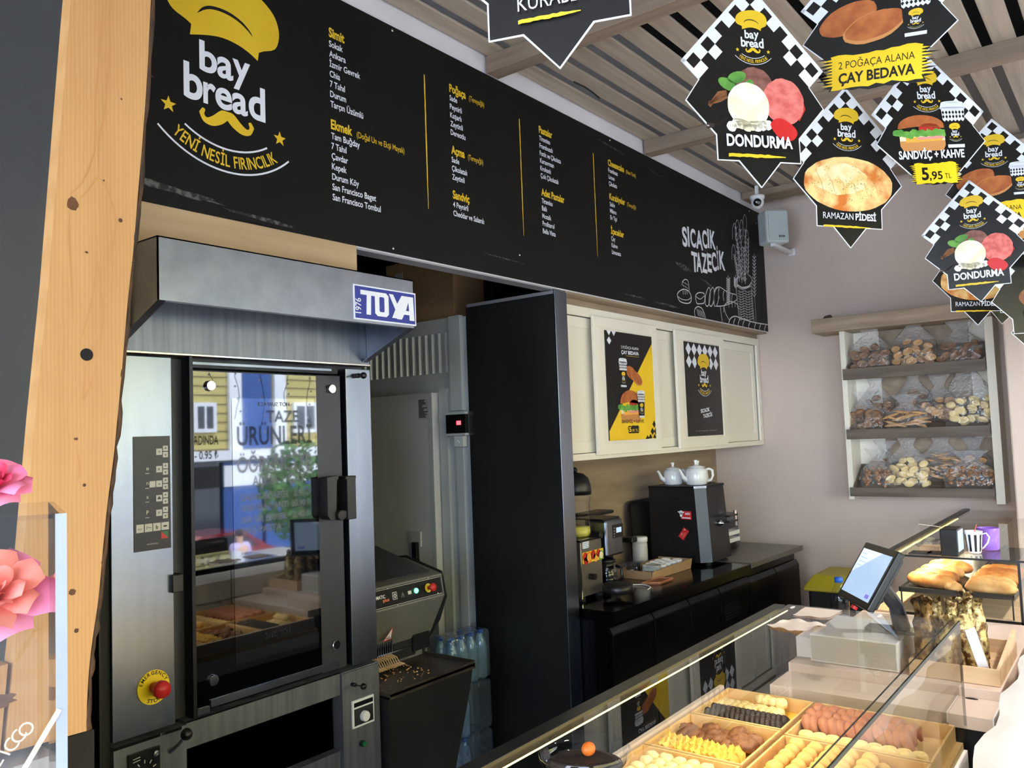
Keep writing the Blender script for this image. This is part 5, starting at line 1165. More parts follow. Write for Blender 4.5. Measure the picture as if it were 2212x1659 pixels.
g = stick(1477, 1153, .95); g.rect(-.036, -.021, .036, .021, 'red', 0); g.ell(.026, .008, .004, .004, 'white_print', 1, 10); g.stroke([(-.026, -.004), (.012, -.004)], .003, 'ice_pink', 1); g.stroke([(-.026, -.011), (.02, -.011)], .003, 'ice_pink', 1); g.ell(-.01, .009, .01, .006, 'ice_pink', 1, 12)
g.mb.build('red_sticker', hm)
q = onx(1455, 1077, mx0); MB().box(mx0-.003, mx0-.0003, q.y-.05, q.y+.03, q.z, q.z+.003, 'steel_dark').build('slot', hm)
# teapots
def teapot_mb():
    b = MB().lathe([(.0, .0), (.05, 0), (.064, .008), (.068, .04), (.064, .085), (.058, .1), (.03, .106), (0, .107)], (0, 0, 0), 'porcelain', 28)
    sp = MB().tube([(-.058, 0, .03), (-.085, 0, .05), (-.1, 0, .085), (-.112, 0, .1)], [.017, .013, .009, .008], 'porcelain', 12)
    ha = MB().tube([(.06, 0, .088), (.085, 0, .095), (.105, 0, .085), (.108, 0, .05), (.095, 0, .025), (.062, 0, .02)], .007, 'porcelain', 10)
    li = MB().lathe([(.05, .107), (.046, .112), (.02, .120), (.008, .122), (.008, .132), (.013, .148), (.011, .152), (0, .153)], (0, 0, 0), 'porcelain', 22)
    return b, sp, ha, li
zT = mz1+.0155
tp0 = None
for lb, (px, py, dy), rz in (('white porcelain teapot in front, largest of the three on the black machine', (1488, 1047, 0), -.75), ('white porcelain teapot at the back left, half hidden behind the front teapot', (1452, 1045, .0), -.75), ('white porcelain teapot at the back right of the black machine', (1518, 1044, 0), -.75)):
    pass
for lb, loc, rz, sc in (('white porcelain teapot in front, largest of the three on the black machine', (4.905, 2.315, zT), -.72, 1.05), ('white porcelain teapot at the back left, half hidden behind the front teapot', (4.90, 2.475, zT), -.72, .95), ('white porcelain teapot at the back right of the black machine', (5.03, 2.36, zT), -.72, .98)):
    if tp0 is None:
        tp0 = thing('teapot', loc, lb, 'teapot', None, rz)
        for nm, m in zip(('body', 'spout', 'handle', 'lid'), teapot_mb()): m.build(nm, tp0, smooth=True, local=True)
        tp0.scale = (sc,)*3
    else: dup(tp0, loc, rz, lb, scale=sc)
q = ony(1528, 1046, 2.24); o = MB().tube([(4.93, 2.245, zT+.007), (4.97, 2.25, zT+.009), (5.02, 2.245, zT+.007)], .006, 'black_plastic').build('black_strap', None, smooth=True); tag(o, 'short black strap lying before the teapots on the black machine', 'strap')
# steel dispenser behind with white trays
dp = thing('steel_dispenser', (5.3, 2.45, B0), 'slim steel dispenser with dark front behind the black machine', 'dispenser')
a, b_ = ony(1573, 1150, 2.4), ony(1594, 1106, 2.4)
MB().box(a.x-.04, b_.x, 2.4, 2.6, B0+.004, b_.z, 'steel_soft').build('housing', dp, .004)
MB().box(a.x-.02, b_.x-.02, 2.397, 2.3995, B0+.14, b_.z-.05, 'black_plastic').build('front', dp)
for k, lb in enumerate(('white paper tray on the granite top right of the black machine, upper of two', 'white paper tray on the granite top right of the black machine, lower of two')):
    o = MB().box(5.33, 5.62, 2.34, 2.56, B0+.005+.1-k*.05, B0+.005+.128-k*.05, 'white_matte')
    if k == 1: o.box(5.36, 5.6, 2.36, 2.54, B0+.004, B0+.055, 'steel_dark')
    o = o.build('paper_tray', None, .003); tag(o, lb, 'tray')
# napkin holder, cable
nh = thing('receipt_tray', (4.15, 2.24, B0), 'small brown receipt tray lying before the cardboard tray', 'tray')
P = [(4.085, 2.288), (4.085+.06, 2.205), (4.30, 2.205), (4.28, 2.285)]
MB().prism([(x, y, B0) for x, y in P], (0, 0, .006), 'brown_cookie').build('tray_base', nh)
m = MB()
for i in range(4): a, b_ = P[i], P[(i+1) % 4]; m.tube([(a[0], a[1], B0+.01), (b_[0], b_[1], B0+.01)], .004, 'pretzel', 6)
m.build('rim', nh)
o = MB().tube([(x, y, B0+.004) for x, y in sm([(3.98, 2.36), (4.04, 2.335), (4.075, 2.27), (4.03, 2.205), (3.965, 2.185)], 6)], .0035, 'white_matte', 8).build('white_cable', None, smooth=True); tag(o, 'short white cable curling on the steel worktop by the coffee maker', 'cable')
# ------------------------------------------------------------------ hanging star-shaped signs
def icecream(g, s):
    rd = random.Random(1)
    g.ell(-.03*s, -.14*s+.30*s, .27*s, .25*s, 'ice_choc', 2, 40, wob=.02); g.ell(.38*s, -.02*s, .30*s, .31*s, 'ice_pink', 3, 40, wob=.02)
    g.poly([(.55*s, .2*s), (.66*s, .05*s), (.70*s, -.1*s), (.6*s, -.26*s), (.5*s, -.2*s)], 'tomato', 2)
    for i in range(3): g.ell((-.42+.14*i)*s, (.16-.02*i+(.12 if i == 1 else 0))*s, .14*s, .075*s, 'leaf', 4, 14, -.4+.7*i)
    g.ell(-.14*s, -.10*s, .30*s, .30*s, 'ice_white', 5, 40, wob=.01)
    for i in range(8): g.ell(-.40*s+.075*s*i, -.36*s+rd.uniform(-.03, .03)*s, .07*s, .07*s, 'ice_white', 5, 12, wob=.1, seed=i)
    g.poly(curve([(.16*s, -.33*s), (.3*s, -.24*s), (.48*s, -.32*s), (.55*s, -.43*s), (.46*s, -.53*s), (.28*s, -.5*s)], 4, True), 'red', 6)
    for k in range(3): g.stroke([(-.7*s, (-.1-.02*k)*s), (-.55*s, (-.06+.05*k)*s), (-.44*s, (.0+.03*k)*s)], .045*s, 'rusk_crust', 3)
    for k in range(2): g.stroke([(-.75*s, -.42*s+.05*s*k), (-.6*s, -.38*s), (-.46*s, -.28*s)], .03*s, 'choc', 3)
def underline(g, u0, u1, v, h, rot=0, seed=1):
    rd = random.Random(seed); n = 16; T = []; Bt = []
    for i in range(n+1):
        t = i/n; k = h*(1 if t < .7 else 1-.75*(t-.7)/.3); T.append((u0+(u1-u0)*t, v+k/2*rd.uniform(.7, 1.2)+rot*t)); Bt.append((u0+(u1-u0)*t, v-k/2*rd.uniform(.7, 1.2)+rot*t))
    g.poly(T+Bt[::-1], 'yellow_print', 4)
ASP = 1.08
STAR = [(0, 1.0), (.3, .69), (.6, .69), (.6, .39), (1, 0), (.8, -.26), (1.03, -.47), (0, -1.48), (-1.03, -.47), (-.8, -.26), (-1, 0), (-.6, .39), (-.6, .69), (-.3, .69)]
STAR2 = [(.34, .58), (1, 0), (.8, -.26), (1.03, -.47), (0, -1.48), (-1.03, -.47), (-.8, -.26), (-1, 0), (-.34, .58)]
def hanging_sign(kind, loc, yaw, roll, label, s=.2, extra=None):
    o = thing('hanging_sign', loc, label, 'sign', None)
    U0 = Vector((cos(yaw), -sin(yaw), 0)); V0 = Vector((0, 0, 1))
    U = U0*cos(roll)-V0*sin(roll); V = U0*sin(roll)+V0*cos(roll); N = U.cross(V); O = Vector(loc)
    SH = STAR2 if kind in ('pogaca', 'sandvic') else STAR
    P = [O+U*(u*s)-V*(v*s*ASP) for u, v in SH]
    m = MB().prism([p+N*.0015 for p in P], -N*.003, 'print_black', 'white_edge', 'white_matte'); m.build('panel', o)
    g = G(MB(), O+N*.0015, U, V, eps=.00025, base=.00015)
    ed = [(u*s*.995, -v*s*ASP*.995) for u, v in SH]; g.stroke(ed, .0035, 'white_edge', 0, True)
    # checker border along both upper edges
    L = s*math.hypot(1.03, (1.48-.47)*ASP); bw = .05*s; c = (L-2*bw)/9; rw = .137*s
    for sd in (1, -1):
        d = Vector((sd*1.03*s, -(1.48-.47)*s*ASP)).normalized(); n_ = Vector((-d.y, d.x))*(-sd); A = Vector((0, 1.48*s*ASP))
        def cell(a0, a1, t0, t1, Ly):
            q = [A+d*a0+n_*t0, A+d*a1+n_*t0, A+d*a1+n_*t1, A+d*a0+n_*t1]; g.poly([(p.x, p.y) for p in q], 'white_edge', Ly)
        cell(0, L, 0, bw, 1); cell(L-bw, L, 0, bw+2*rw, 1)
        for i in (1, 3, 5, 7): cell(bw+i*c, bw+(i+1)*c, bw*.9, bw+rw, 1)
        for i in (6, 8): cell(bw+i*c, bw+(i+1)*c, bw+rw, bw+2*rw, 1)
    g.mb.build('checker_border', o)
    def new(): return G(MB(), O+N*.0015, U, V, eps=.00025, base=.0005)
    g = new(); logo(g.sub(0, .98*s, s*1.12), 2); g.mb.build('emblem', o)
    g = new(); h = new(); h.base = .0048
    if kind == 'dondurma':
        icecream(g.sub(.02*s, .08*s), s*1.0); h.text('DONDURMA', 0, -.56*s, .155*s, 'white_print', 3, .03, 'c', wd=.95*s); underline(h, -.46*s, .36*s, -.68*s, .045*s)
    elif kind == 'pide':
        g.ell(0, -.03*s, .82*s, .45*s, 'pide', 2, 40, wob=.012); g.ell(-.15*s, .05*s, .5*s, .26*s, 'pide_pale', 3, 30, wob=.06)
        rd = random.Random(2)
        for i in range(6): g.stroke([(-.6*s+.2*s*i, .18*s-.05*s*i), (-.5*s+.2*s*i, -.02*s), (-.45*s+.2*s*i, -.22*s)], .012*s, 'crust', 4, taper=True)
        for i in range(70): a = rd.uniform(0, 2*pi); r = rd.uniform(0, .9); g.ell(.74*s*r*cos(a), -.03*s+.38*s*r*sin(a), .008*s, .006*s, 'seed', 4, 6)
        h.text('RAMAZAN', -.5*s, -.62*s, .11*s, 'white_print', 3, -.002, 'l', wd=.55*s); h.text('PİDESİ', .09*s, -.62*s, .11*s, 'white_print', 3, .03, 'l', wd=.38*s); underline(h, -.5*s, .36*s, -.74*s, .035*s)
    elif kind == 'pogaca':
        bun2(g, -.22*s, .18*s, s*.95, 2, .1); cup(g, .48*s, -.12*s, .72*s, 6)
        bm = MB(); b_ = G(bm, O+N*.0015, U, V, eps=.00025, base=.006)
        splash(b_, -.02*s, -.49*s, 1.5*s, .56*s, 'print_black', 0, 5); splash(b_, -.02*s, -.49*s, 1.42*s, .48*s, 'badge_yellow', 1, 7)
        b_.text('2 POĞAÇA ALANA', -.02*s, -.45*s, .11*s, 'print_black', 3, -.002, 'c', wd=.98*s); b_.text('ÇAY BEDAVA', -.02*s, -.66*s, .15*s, 'print_black', 3, .03, 'c', wd=.98*s); bm.build('price_badge', o)
    elif kind == 'sandvic':
        burger(g, -.16*s, .19*s, .9*s, 2, .8); cup(g, .44*s, -.10*s, .80*s, 12)
        h.text('SANDVİÇ + KAHVE', -.04*s, -.27*s, .14*s, 'white_print', 4, .03, 'c', wd=1.2*s)
        bm = MB(); b_ = G(bm, O+N*.0015, U, V, eps=.00025, base=.006)
        splash(b_, .0, -.52*s, .96*s, .38*s, 'print_black', 0, 5); splash(b_, 0, -.52*s, .92*s, .34*s, 'badge_yellow', 1, 7); b_.text('5', -.27*s, -.63*s, .21*s, 'print_black', 3, .03, wd=.13*s); b_.text(',95', -.13*s, -.63*s, .14*s, 'print_black', 3, .02, wd=.24*s); b_.text('TL', .15*s, -.62*s, .09*s, 'print_black', 3, 0, wd=.12*s); bm.build('price_badge', o)
    elif kind == 'kurabiye':
        for i in range(5): g.ell((-.4+.2*i)*s, (.05+.1*(i % 2))*s, .2*s, .15*s, 'cookie', 2+i, 20, wob=.05, seed=i)
        h.text('HURMALI', -.0*s, -.37*s, .14*s, 'white_print', 3, .03, 'c', wd=.70*s); h.text('KURABİYE', 0, -.55*s, .14*s, 'white_print', 3, -.004, 'c', wd=.66*s); underline(h, -.33*s, .2*s, -.64*s, .035*s)
    elif kind == 'kek':
        for i in range(3): g.ell((-.2+.2*i)*s, .05*s, .22*s, .2*s, 'brown_cookie', 2+i, 20, wob=.05, seed=i)
        h.text('HURMALI', 0, -.38*s, .15*s, 'white_print', 3, .03, 'c', wd=.70*s); h.text('KEK', .0, -.56*s, .14*s, 'white_print', 3, -.004, 'c', wd=.30*s); underline(h, -.33*s, .3*s, -.65*s, .03*s)
    elif kind == 'berry':
        g.ell(-.1*s, .0, .5*s, .34*s, 'tomato', 2, 26, wob=.05); g.ell(.2*s, -.12*s, .3*s, .16*s, 'white_print', 3, 20); h.text('PASTA', 0, -.6*s, .14*s, 'white_print', 3, .03, 'c', wd=.55*s)
    g.mb.build('picture', o); h.mb.build('lettering', o)
    top = O+V*(1.46*s*ASP); tp = Vector((top.x, top.y, 3.334))
    MB().tube([top-V*.004, tp], .0012, 'clear_plastic', 5).build('string', o)
    MB().lathe([(.004, -.001), (.004, .002)], top-V*.02+N*.0015, 'steel_dark', 8, N).build('eyelet', o)
    return o
hanging_sign('kurabiye', (1.095, .721, 2.509), 1.214, -.003, 'large star-shaped black sign for date cookies cut by the top edge, nearest to the viewer')
hanging_sign('dondurma', (2.024, .738, 2.518), .643, -.011, 'big bright star-shaped ice cream sign, nearest of the three showing scoops')
hanging_sign('pogaca', (2.433, .528, 2.789), 1.346, .061, 'star-shaped sign with two bread rolls and yellow badge, cut by the top edge')
hanging_sign('pide', (2.842, .739, 2.499), .684, .03, 'star-shaped sign showing a round flat bread, in front of the bare pink wall', .206)
hanging_sign('sandvic', (3.008, .51, 2.621), .767, -.047, 'star-shaped sign showing a whole sandwich, paper cup and yellow 5,95 price badge')
hanging_sign('pogaca', (4.078, .454, 2.677), 1.148, .014, 'star-shaped sign with two bread rolls, half hidden behind the smaller ice cream sign')
hanging_sign('dondurma', (4.008, .536, 2.409), 1.244, -.026, 'smaller dim star-shaped ice cream sign left of the right picture edge')
hanging_sign('sandvic', (4.25, .30, 2.50), .95, .0, 'star-shaped sandwich sign cut by the right picture edge, only its yellow price badge showing')
hanging_sign('berry', (4.75, .44, 2.36), 1.0, .0, 'star-shaped sign with a red picture almost hidden behind the smaller ice cream sign')
hanging_sign('kek', (4.30, .345, 2.215), 1.02, -.03, 'star-shaped sign for date cake at the right picture edge above the pale column')
hanging_sign('dondurma', (5.43, .60, 2.44), 1.0, .12, 'small far star-shaped ice cream sign hanging before the shelf top, behind the others')
hanging_sign('pide', (4.42, .60, 2.35), 1.0, .03, 'star-shaped flat bread sign mostly hidden behind the smaller ice cream sign')
hanging_sign('kek', (4.95, .35, 2.12), 1.0, .0, 'small far date cake sign below the other one at the right picture edge')
# ------------------------------------------------------------------ loudspeaker and camera
YS = 2.02
a, b_ = ony(1662, 452, YS), ony(1706, 518, YS)
sp = thing('loudspeaker', (6.0, 2.1, b_.z), 'pale grey wall loudspeaker in the corner right of the menu board', 'loudspeaker')
yaw = .75; U = Vector((cos(yaw), -sin(yaw), 0)); N = Vector((-sin(yaw), -cos(yaw), 0))
Cc = ony(1681, 487, 2.0); hgt = (ony(1681, 452, 2.0).z-ony(1681, 522, 2.0).z)/2
wd = .088
MB().obox(Cc-N*.075, U*wd, N*.07, (0, 0, hgt), 'speaker_grey').build('cabinet', sp, .018)
MB().obox(Cc-N*.002, U*(wd-.014), N*.004, (0, 0, hgt-.014), 'speaker_grille').build('grille', sp, .006)
g = G(MB(), Cc+N*.0025-Vector((0, 0, hgt-.045)), U, (0, 0, 1)); g.rect(-.0, -.008, .045, .006, 'black_plastic', 0); g.rect(.005, -.003, .04, .001, 'speaker_grey', 1); g.mb.build('badge', sp)
MB().box(Cc.x-.01, XW-.001, Cc.y+.03, Cc.y+.06, Cc.z-hgt-.022, Cc.z-hgt-.001, 'white_matte').box(XW-.02, XW-.001, Cc.y+.02, Cc.y+.07, Cc.z-hgt-.03, Cc.z-hgt+.02, 'white_matte').build('bracket', sp)
dc = ony(1636, 437, 2.05)
dm = thing('dome_camera', (dc.x, dc.y, dc.z), 'small white dome security camera under the beam end above the loudspeaker', 'camera')
MB().lathe([(.05, .045), (.052, .03), (.046, .02)], (dc.x, dc.y, dc.z), 'white_matte', 24).build('base_ring', dm, smooth=True)
MB().ball((dc.x, dc.y, dc.z), (.044, .044, .046), 'white_matte', 20, 12).build('dome', dm, smooth=True)
vd = (EYE-dc).normalized(); MB().lathe([(.028, .034), (.026, .041), (.014, .045), (0, .046)], dc, 'lens_black', 18, vd).build('lens', dm, smooth=True)
MB().box(dc.x-.01, dc.x+.01, dc.y-.01, dc.y+.01, dc.z+.045, 3.369, 'white_matte').build('stem', dm)
# ------------------------------------------------------------------ bread shelf on the right wall
SX = 5.95
sh = thing('bread_shelf', (6.08, 1.22, 1.16), 'cream wall shelf with three slanted brown trays holding bagged rusks', 'shelf')
def sx_(px, py, X=SX): return onx(px, py, X)
zt, zb = 2.335, 1.165
yl0, yr0 = sx_(1812, 716).y, sx_(2143, 684).y
yl1 = sx_(1834, 720).y; yr1 = sx_(2124, 690).y
MB().box(SX, XW-.002, yl0-.035, yl0, zb, zt, 'cream').build('left_side', sh, .002)
MB().box(SX, XW-.002, yr0, yr1, zb-.015, zt, 'cream').build('right_side', sh, .002)
MB().box(SX-.04, XW-.002, yr0-.0, sx_(1752, 700, SX-.04).y, zt+.001, sx_(1760, 690, SX-.04).z-.0, 'shelf_top').build('top_board', sh, .002)
MB().box(XW-.022, XW-.012, yr1, yl0-.035, zb+.08, zt, 'oak_grey').box(XW-.012, XW-.0015, yr1, yl0-.035, zb, zt, 'cream').box(XW-.024, XW-.0221, yl0-.035-.17, yl0-.035, zb+.1, zt-.0, 'cream').box(XW-.024, XW-.0221, yr1, yr1+.12, zb+.4, zt, 'cream').build('back_panel', sh)
TR = []
for i, (pt_, pb_) in enumerate((((1828, 797), (1828, 821)), ((1833, 928), (1836, 949)), ((1838, 1053), (1840, 1072)))):
    X0 = SX-.03
    z1, z0 = sx_(*pt_, X0).z, sx_(*pb_, X0).z; ya, yb_ = yl0-.037, yr1+.002
    t = MB(); rise = .13
    t.box(X0, X0+.014, yb_, ya+.02, z0, z1, 'shelf_wood')
    dpt = XW-.03-X0
    for k in range(5): xk = X0+.016+k*dpt/5; zk = z0+.012+rise*(k+.3)/5; t.prism([(xk, yb_, zk), (xk, ya, zk), (xk+dpt/5-.008, ya, zk+rise/5), (xk+dpt/5-.008, yb_, zk+rise/5)], (0, 0, -.01), 'shelf_wood')
    for y_ in (yb_, ya-.012): t.prism([(X0+.014, y_, z0), (XW-.03, y_, z0+rise), (XW-.03, y_, z0+rise+.075), (X0+.014, y_, z1+.01)], (0, .012, 0), 'shelf_wood')
    t.box(XW-.04, XW-.028, yb_, ya, z0+rise, z0+rise+.08, 'shelf_wood')
    t.build('slanted_tray', sh, .001); TR.append((X0, z0+.012, rise, dpt, ya, yb_))
o = MB().tube([(XW-.001, sx_(1795, 700, XW).y+.03, 2.46), (XW-.02, sx_(1795, 700, XW).y, 2.462)], .03, 'shelf_wood', 12).build('wall_plug', None, smooth=True); tag(o, 'small brown round plug on the wall above the shelf top board', 'cap')
# bags: film plus the rusks lying inside
rk = {}
def rusk_mesh(kind):
    m = MB()
    if kind in ('slice', 'dark'):
        P = [(.034*cos(a)*(1 if sin(a) > 0 else 1), .026*sin(a)*(1.0 if sin(a) > 0 else .8)) for a in [2*pi*i/16 for i in range(16)]]
        m.prism([(u, v, -.005) for u, v in P], (0, 0, .010), 'rusk' if kind == 'slice' else 'rusk_dark', 'rusk_crust', None)
    elif kind == 'stick': m.ball((0, 0, 0), (.055, .011, .009), 'rusk', 12, 8)
    elif kind == 'nut': m.ball((0, 0, 0), (.011, .010, .010), 'nut', 10, 7)
    elif kind == 'pale': m.ball((0, 0, 0), (.034, .024, .010), 'cookie_pale', 14, 8)
    return m
def bag(px, py, w_, h_, kind, lv, n, label, film_top=True, seed=1, X=None, lean=0):
    """paper-thin film bag standing on a tray; px,py = bottom centre"""
    rd = random.Random(seed); X0, z0, rise, dpt, ya, yb_ = TR[lv]
    Xb = X if X else X0+.085
    c = onx(px, py, Xb); zf_ = z0+rise*(Xb-X0)/dpt+.004; c.z = zf_
    bgo = thing('bread_bag', tuple(c), label, 'bag', None)
    sc = 5.5/1772
    W, H, D = w_*sc/2, h_*sc, .062
    m = MB(); seg, rings = 18, 9; vs = []
    for j in range(rings+1):
        t = j/rings; 
        kw = (1.0+.04*sin(7*t)) if t < .55 else (1-.78*((t-.55)/.25) if t < .8 else .22+.55*((t-.8)/.2))
        kd = (1.0) if t < .45 else (1-.85*min(1, (t-.45)/.33) if t < .8 else .15+.05*(t-.8)/.2)
        z = H*(t*.80 if t <= .55 else .44+(t-.55)*1.245) * (1.0)
        for k in range(seg):
            a = 2*pi*k/seg; ex = .75
            y = (abs(cos(a))**ex)*(1 if cos(a) > 0 else -1)*W*kw*(1+rd.uniform(-.05, .05)); x = (abs(sin(a))**ex)*(1 if sin(a) > 0 else -1)*D*kd*(1+rd.uniform(-.06, .06))
            vs.append((x+.04*t, -y+lean*t*t, z+rd.uniform(-.003, .003)*(j > 0)))
    m.add(vs, [(j*seg+k, j*seg+(k+1) % seg, (j+1)*seg+(k+1) % seg, (j+1)*seg+k) for j in range(rings) for k in range(seg)]+[tuple(range(seg))], 'bag_film')
    m.m = ['bag_twist' if i//seg >= 5 and i < rings*seg else 'bag_film' for i in range(len(m.f))]
    m.build('film', bgo, smooth=True, local=True)
    gp = 'contents of the '+label
    hmax = H*.50; n = int(n*1.7)
    if kind not in rk: rk[kind] = None
    for i in range(n):
        nr = max(2, int(W/.03)); row = i//(2*nr); y = ((i % nr)-(nr-1)/2)/nr*1.75*W+rd.uniform(-.02, .02); fz_ = (row+.5)/max(1, math.ceil(n/(2*nr))); z = zf_+.018+fz_*hmax*(1-.35*abs(y)/W)+rd.uniform(-.018, .014); x = Xb+(-.5 if (i//nr) % 2 == 0 else .35)*D+.25*(z-zf_)-.006
        rot = (radians(90)+rd.uniform(-.6, .6), rd.uniform(-.5, .5), radians(90)+rd.uniform(-.7, .7)) if kind in ('slice', 'dark', 'pale') else (rd.uniform(-.3, .3), rd.uniform(-.35, .35), radians(90)+rd.uniform(-.5, .5))
        if rk[kind] is None:
            ob = rusk_mesh(kind).build('rusk' if kind != 'nut' else 'rusk_ball', None, local=True, smooth=kind in ('stick', 'nut', 'pale')); rk[kind] = ob
        else: ob = rk[kind].copy(); COL.objects.link(ob)
        ob.location = (x, c.y+y, z); ob.rotation_euler = rot; k = rd.uniform(.85, 1.1); ob.scale = (k, k, k)
        tag(ob, gp_label[kind]+' inside the '+label, 'rusk', 'rusks inside the '+label)
gp_label = dict(slice='toasted slice', dark='brown rusk', stick='bread stick', nut='round rusk ball', pale='pale oval rusk')
bag(1880, 796, 92, 112, 'dark', 0, 12, 'left bag on the top tray', seed=1)
bag(1975, 789, 92, 128, 'slice', 0, 12, 'middle bag on the top tray', seed=2)
bag(2076, 781, 92, 96, 'dark', 0, 12, 'right bag on the top tray', seed=3, lean=-.0)
bag(1868, 927, 84, 88, 'dark', 1, 13, 'front left bag on the middle tray', seed=4)
bag(1893, 905, 80, 116, 'dark', 1, 12, 'back left bag on the middle tray', seed=5, X=6.09)
bag(1958, 925, 86, 74, 'stick', 1, 13, 'bread stick bag on the middle tray', seed=6)
bag(1975, 902, 76, 130, 'dark', 1, 12, 'back middle bag on the middle tray', seed=7, X=6.09)
bag(2030, 898, 70, 104, 'slice', 1, 9, 'bag in the right middle of the middle tray', seed=8, X=6.09)
bag(2095, 920, 92, 170, 'pale', 1, 15, 'tall right bag on the middle tray', seed=9)
bag(1897, 1052, 74, 84, 'nut', 2, 34, 'front left bag of small balls on the lowest tray', seed=10)
bag(1912, 1018, 70, 86, 'dark', 2, 10, 'back left bag on the lowest tray', seed=11, X=6.09)
bag(1963, 1053, 88, 124, 'pale', 2, 16, 'front middle bag on the lowest tray', seed=12)
bag(2035, 1030, 94, 112, 'stick', 2, 14, 'back middle bag of bread sticks on the lowest tray', seed=13, X=6.08)
bag(2098, 1054, 104, 76, 'nut', 2, 40, 'front right bag of small balls on the lowest tray', seed=14)
bag(2105, 1020, 74, 92, 'slice', 2, 9, 'back right bag on the lowest tray', seed=15, X=6.09)
# ------------------------------------------------------------------ pastry case
CX0, CX1, CY0, CY1, CBZ = .62, 2.774, .484, .985, .738
pc = thing('pastry_case', (1.7, .8, 0), 'long glass-topped pastry case with wooden trays of cookies in the foreground', 'display case')
MB().box(CX0, CX1, CY0+.004, 1.26, .0, CBZ-.10, 'steel_black').box(CX0, CX1-.002, CY0+.002, 1.26, CBZ-.099, CBZ-.02, 'white_matte').box(CX0, CX1-.004, CY0+.012, 1.255, CBZ-.0195, CBZ, 'tray_wood').build('base', pc)
MB().box(CX0, CX1, CY0, CY1+.012, ZS-.008, ZS, 'case_glass').build('top_glass', pc)
MB().box(CX1-.006, CX1, CY0+.007, 1.0, CBZ+.002, ZS-.009, 'case_glass').build('side_glass', pc)
MB().box(CX0, CX1, CY0, CY0+.006, CBZ+.002, ZS-.009, 'case_glass').build('front_glass', pc)
MB().box(CX0, CX1+.001, CY0-.0012, CY0+.0025, ZS-.0085, ZS+.0006, 'case_glass_edge').box(CX0, CX1-.006, CY0+.0295, CY0+.033, ZS-.0095, ZS-.0085, 'case_glass_edge').box(CX1-.0005, CX1+.0012, CY0, CY0+.007, CBZ+.05, ZS-.009, 'case_glass_edge').build('glass_edges_and_reflection', pc)  # inner strip draws the front edge's reflection as a dark line
MB().box(CX0, CX1-.03, CY1+.013, CY1+.05, ZS-.022, ZS+.004, 'steel_black').build('back_rail', pc, .001)
MB().box(CX0, CX1-.05, CY1-.002, CY1+.0005, ZS-.0112, ZS-.009, 'led_strip').build('led_strip', pc)
for k in range(2): MB().box(CX1-.055-k*.0, CX1-.03, CY1-.02-k*.27, CY1-.012-k*.27, ZS+.0002, ZS+.0022, 'white_matte').build('clip', pc)
al = area('case_led', (1.7, CY1-.015, ZS-.016), radians(-18), 2.0, .012, 3.4, (1, .86, .56))
MB().box(CX0, CX1-.02, 1.235, 1.25, CBZ+.001, CBZ+.058, 'counter_pink').build('back_ledge', pc)
TRAYS = {}
def tray(key, x0, x1, y0, y1, label, floor='tray_wood', h=.052):
    z = CBZ+.0008; o = thing('pastry_tray', ((x0+x1)/2, (y0+y1)/2, z), label, 'tray')
    t = .007
    MB().box(x0, x1, y0, y0+t, z, z+h, 'tray_wood').box(x0, x1, y1-t, y1, z, z+h, 'tray_wood').box(x0, x0+t, y0+t, y1-t, z, z+h, 'tray_wood').box(x1-t, x1, y0+t, y1-t, z, z+h, 'tray_wood').build('frame', o, .0015)
    MB().box(x0+t, x1-t, y0+t, y1-t, z, z+.006, floor).build('liner', o)
    return z+.0062
YB0, YB1, YF0, YF1 = .925, 1.222, .512, .908
zA = tray('A', 2.46, 2.755, YB0, YB1, 'farthest back row pastry tray, with dark and pale cookies on yellow liner', 'tray_yellow')
zB = tray('B', 2.15, 2.45, YB0, YB1, 'second pastry tray of the back row, with star cookies and brown cookies', 'tray_yellow')
zC = tray('C', 1.84, 2.14, YB0, YB1, 'third pastry tray of the back row, filled with pale round cookies')
zD = tray('D', 1.53, 1.83, YB0, YB1, 'fourth pastry tray of the back row, nearest to the glass bowl')
zF = tray('F', 2.43, 2.755, YF0, YF1, 'front row pastry tray farthest from the viewer, with brown crescents and cream rolls')
zG = tray('G', 2.105, 2.42, YF0, YF1, 'second pastry tray of the front row, filled with round yellow cookies')
zH = tray('H', 1.78, 2.095, YF0, YF1, 'third pastry tray of the front row at the lower picture edge')
def proto(name, m, smooth=True):
    o = m.build(name, None, smooth=smooth, local=True); return [o, False]
def put(P, loc, rot, sc, label, cat, group):
    if not P[1]: o = P[0]; P[1] = True
    else: o = P[0].copy(); COL.objects.link(o)
    o.location = loc; o.rotation_euler = rot; o.scale = (sc,)*3; tag(o, label, cat, group)
rdm = random.Random(21)
def noisy(r, amp, f, sd):
    rr_ = random.Random(sd); ph = [rr_.uniform(0, 6) for _ in range(6)]
    return lambda d: 1+amp*(sin(f*d.x+ph[0])*sin(f*d.y+ph[1])+.5*sin(2*f*d.z+ph[2])+.5*sin(1.7*f*d.x+ph[3]))
pale = proto('round_cookie', MB().ball((0, 0, 0), (.022, .022, .017), 'cookie_pale', 16, 10, noisy(1, .07, 4, 1)))
yel = proto('round_cookie', MB().ball((0, 0, 0), (.022, .022, .019), 'cookie', 16, 10, noisy(1, .06, 4, 2)))
dark = proto('dark_cookie', MB().ball((0, 0, 0), (.026, .026, .012), 'choc', 18, 10, noisy(1, .04, 5, 3)))
brn = proto('brown_cookie', MB().ball((0, 0, 0), (.030, .022, .017), 'brown_cookie', 16, 10, noisy(1, .10, 5, 4)))
sp_ = [(.031*(1 if i % 2 == 0 else .62)*cos(i*pi/5), .031*(1 if i % 2 == 0 else .62)*sin(i*pi/5)) for i in range(10)]
stm = MB().prism([(u, v, -.006) for u, v in sp_], (0, 0, .012), 'star_cookie')
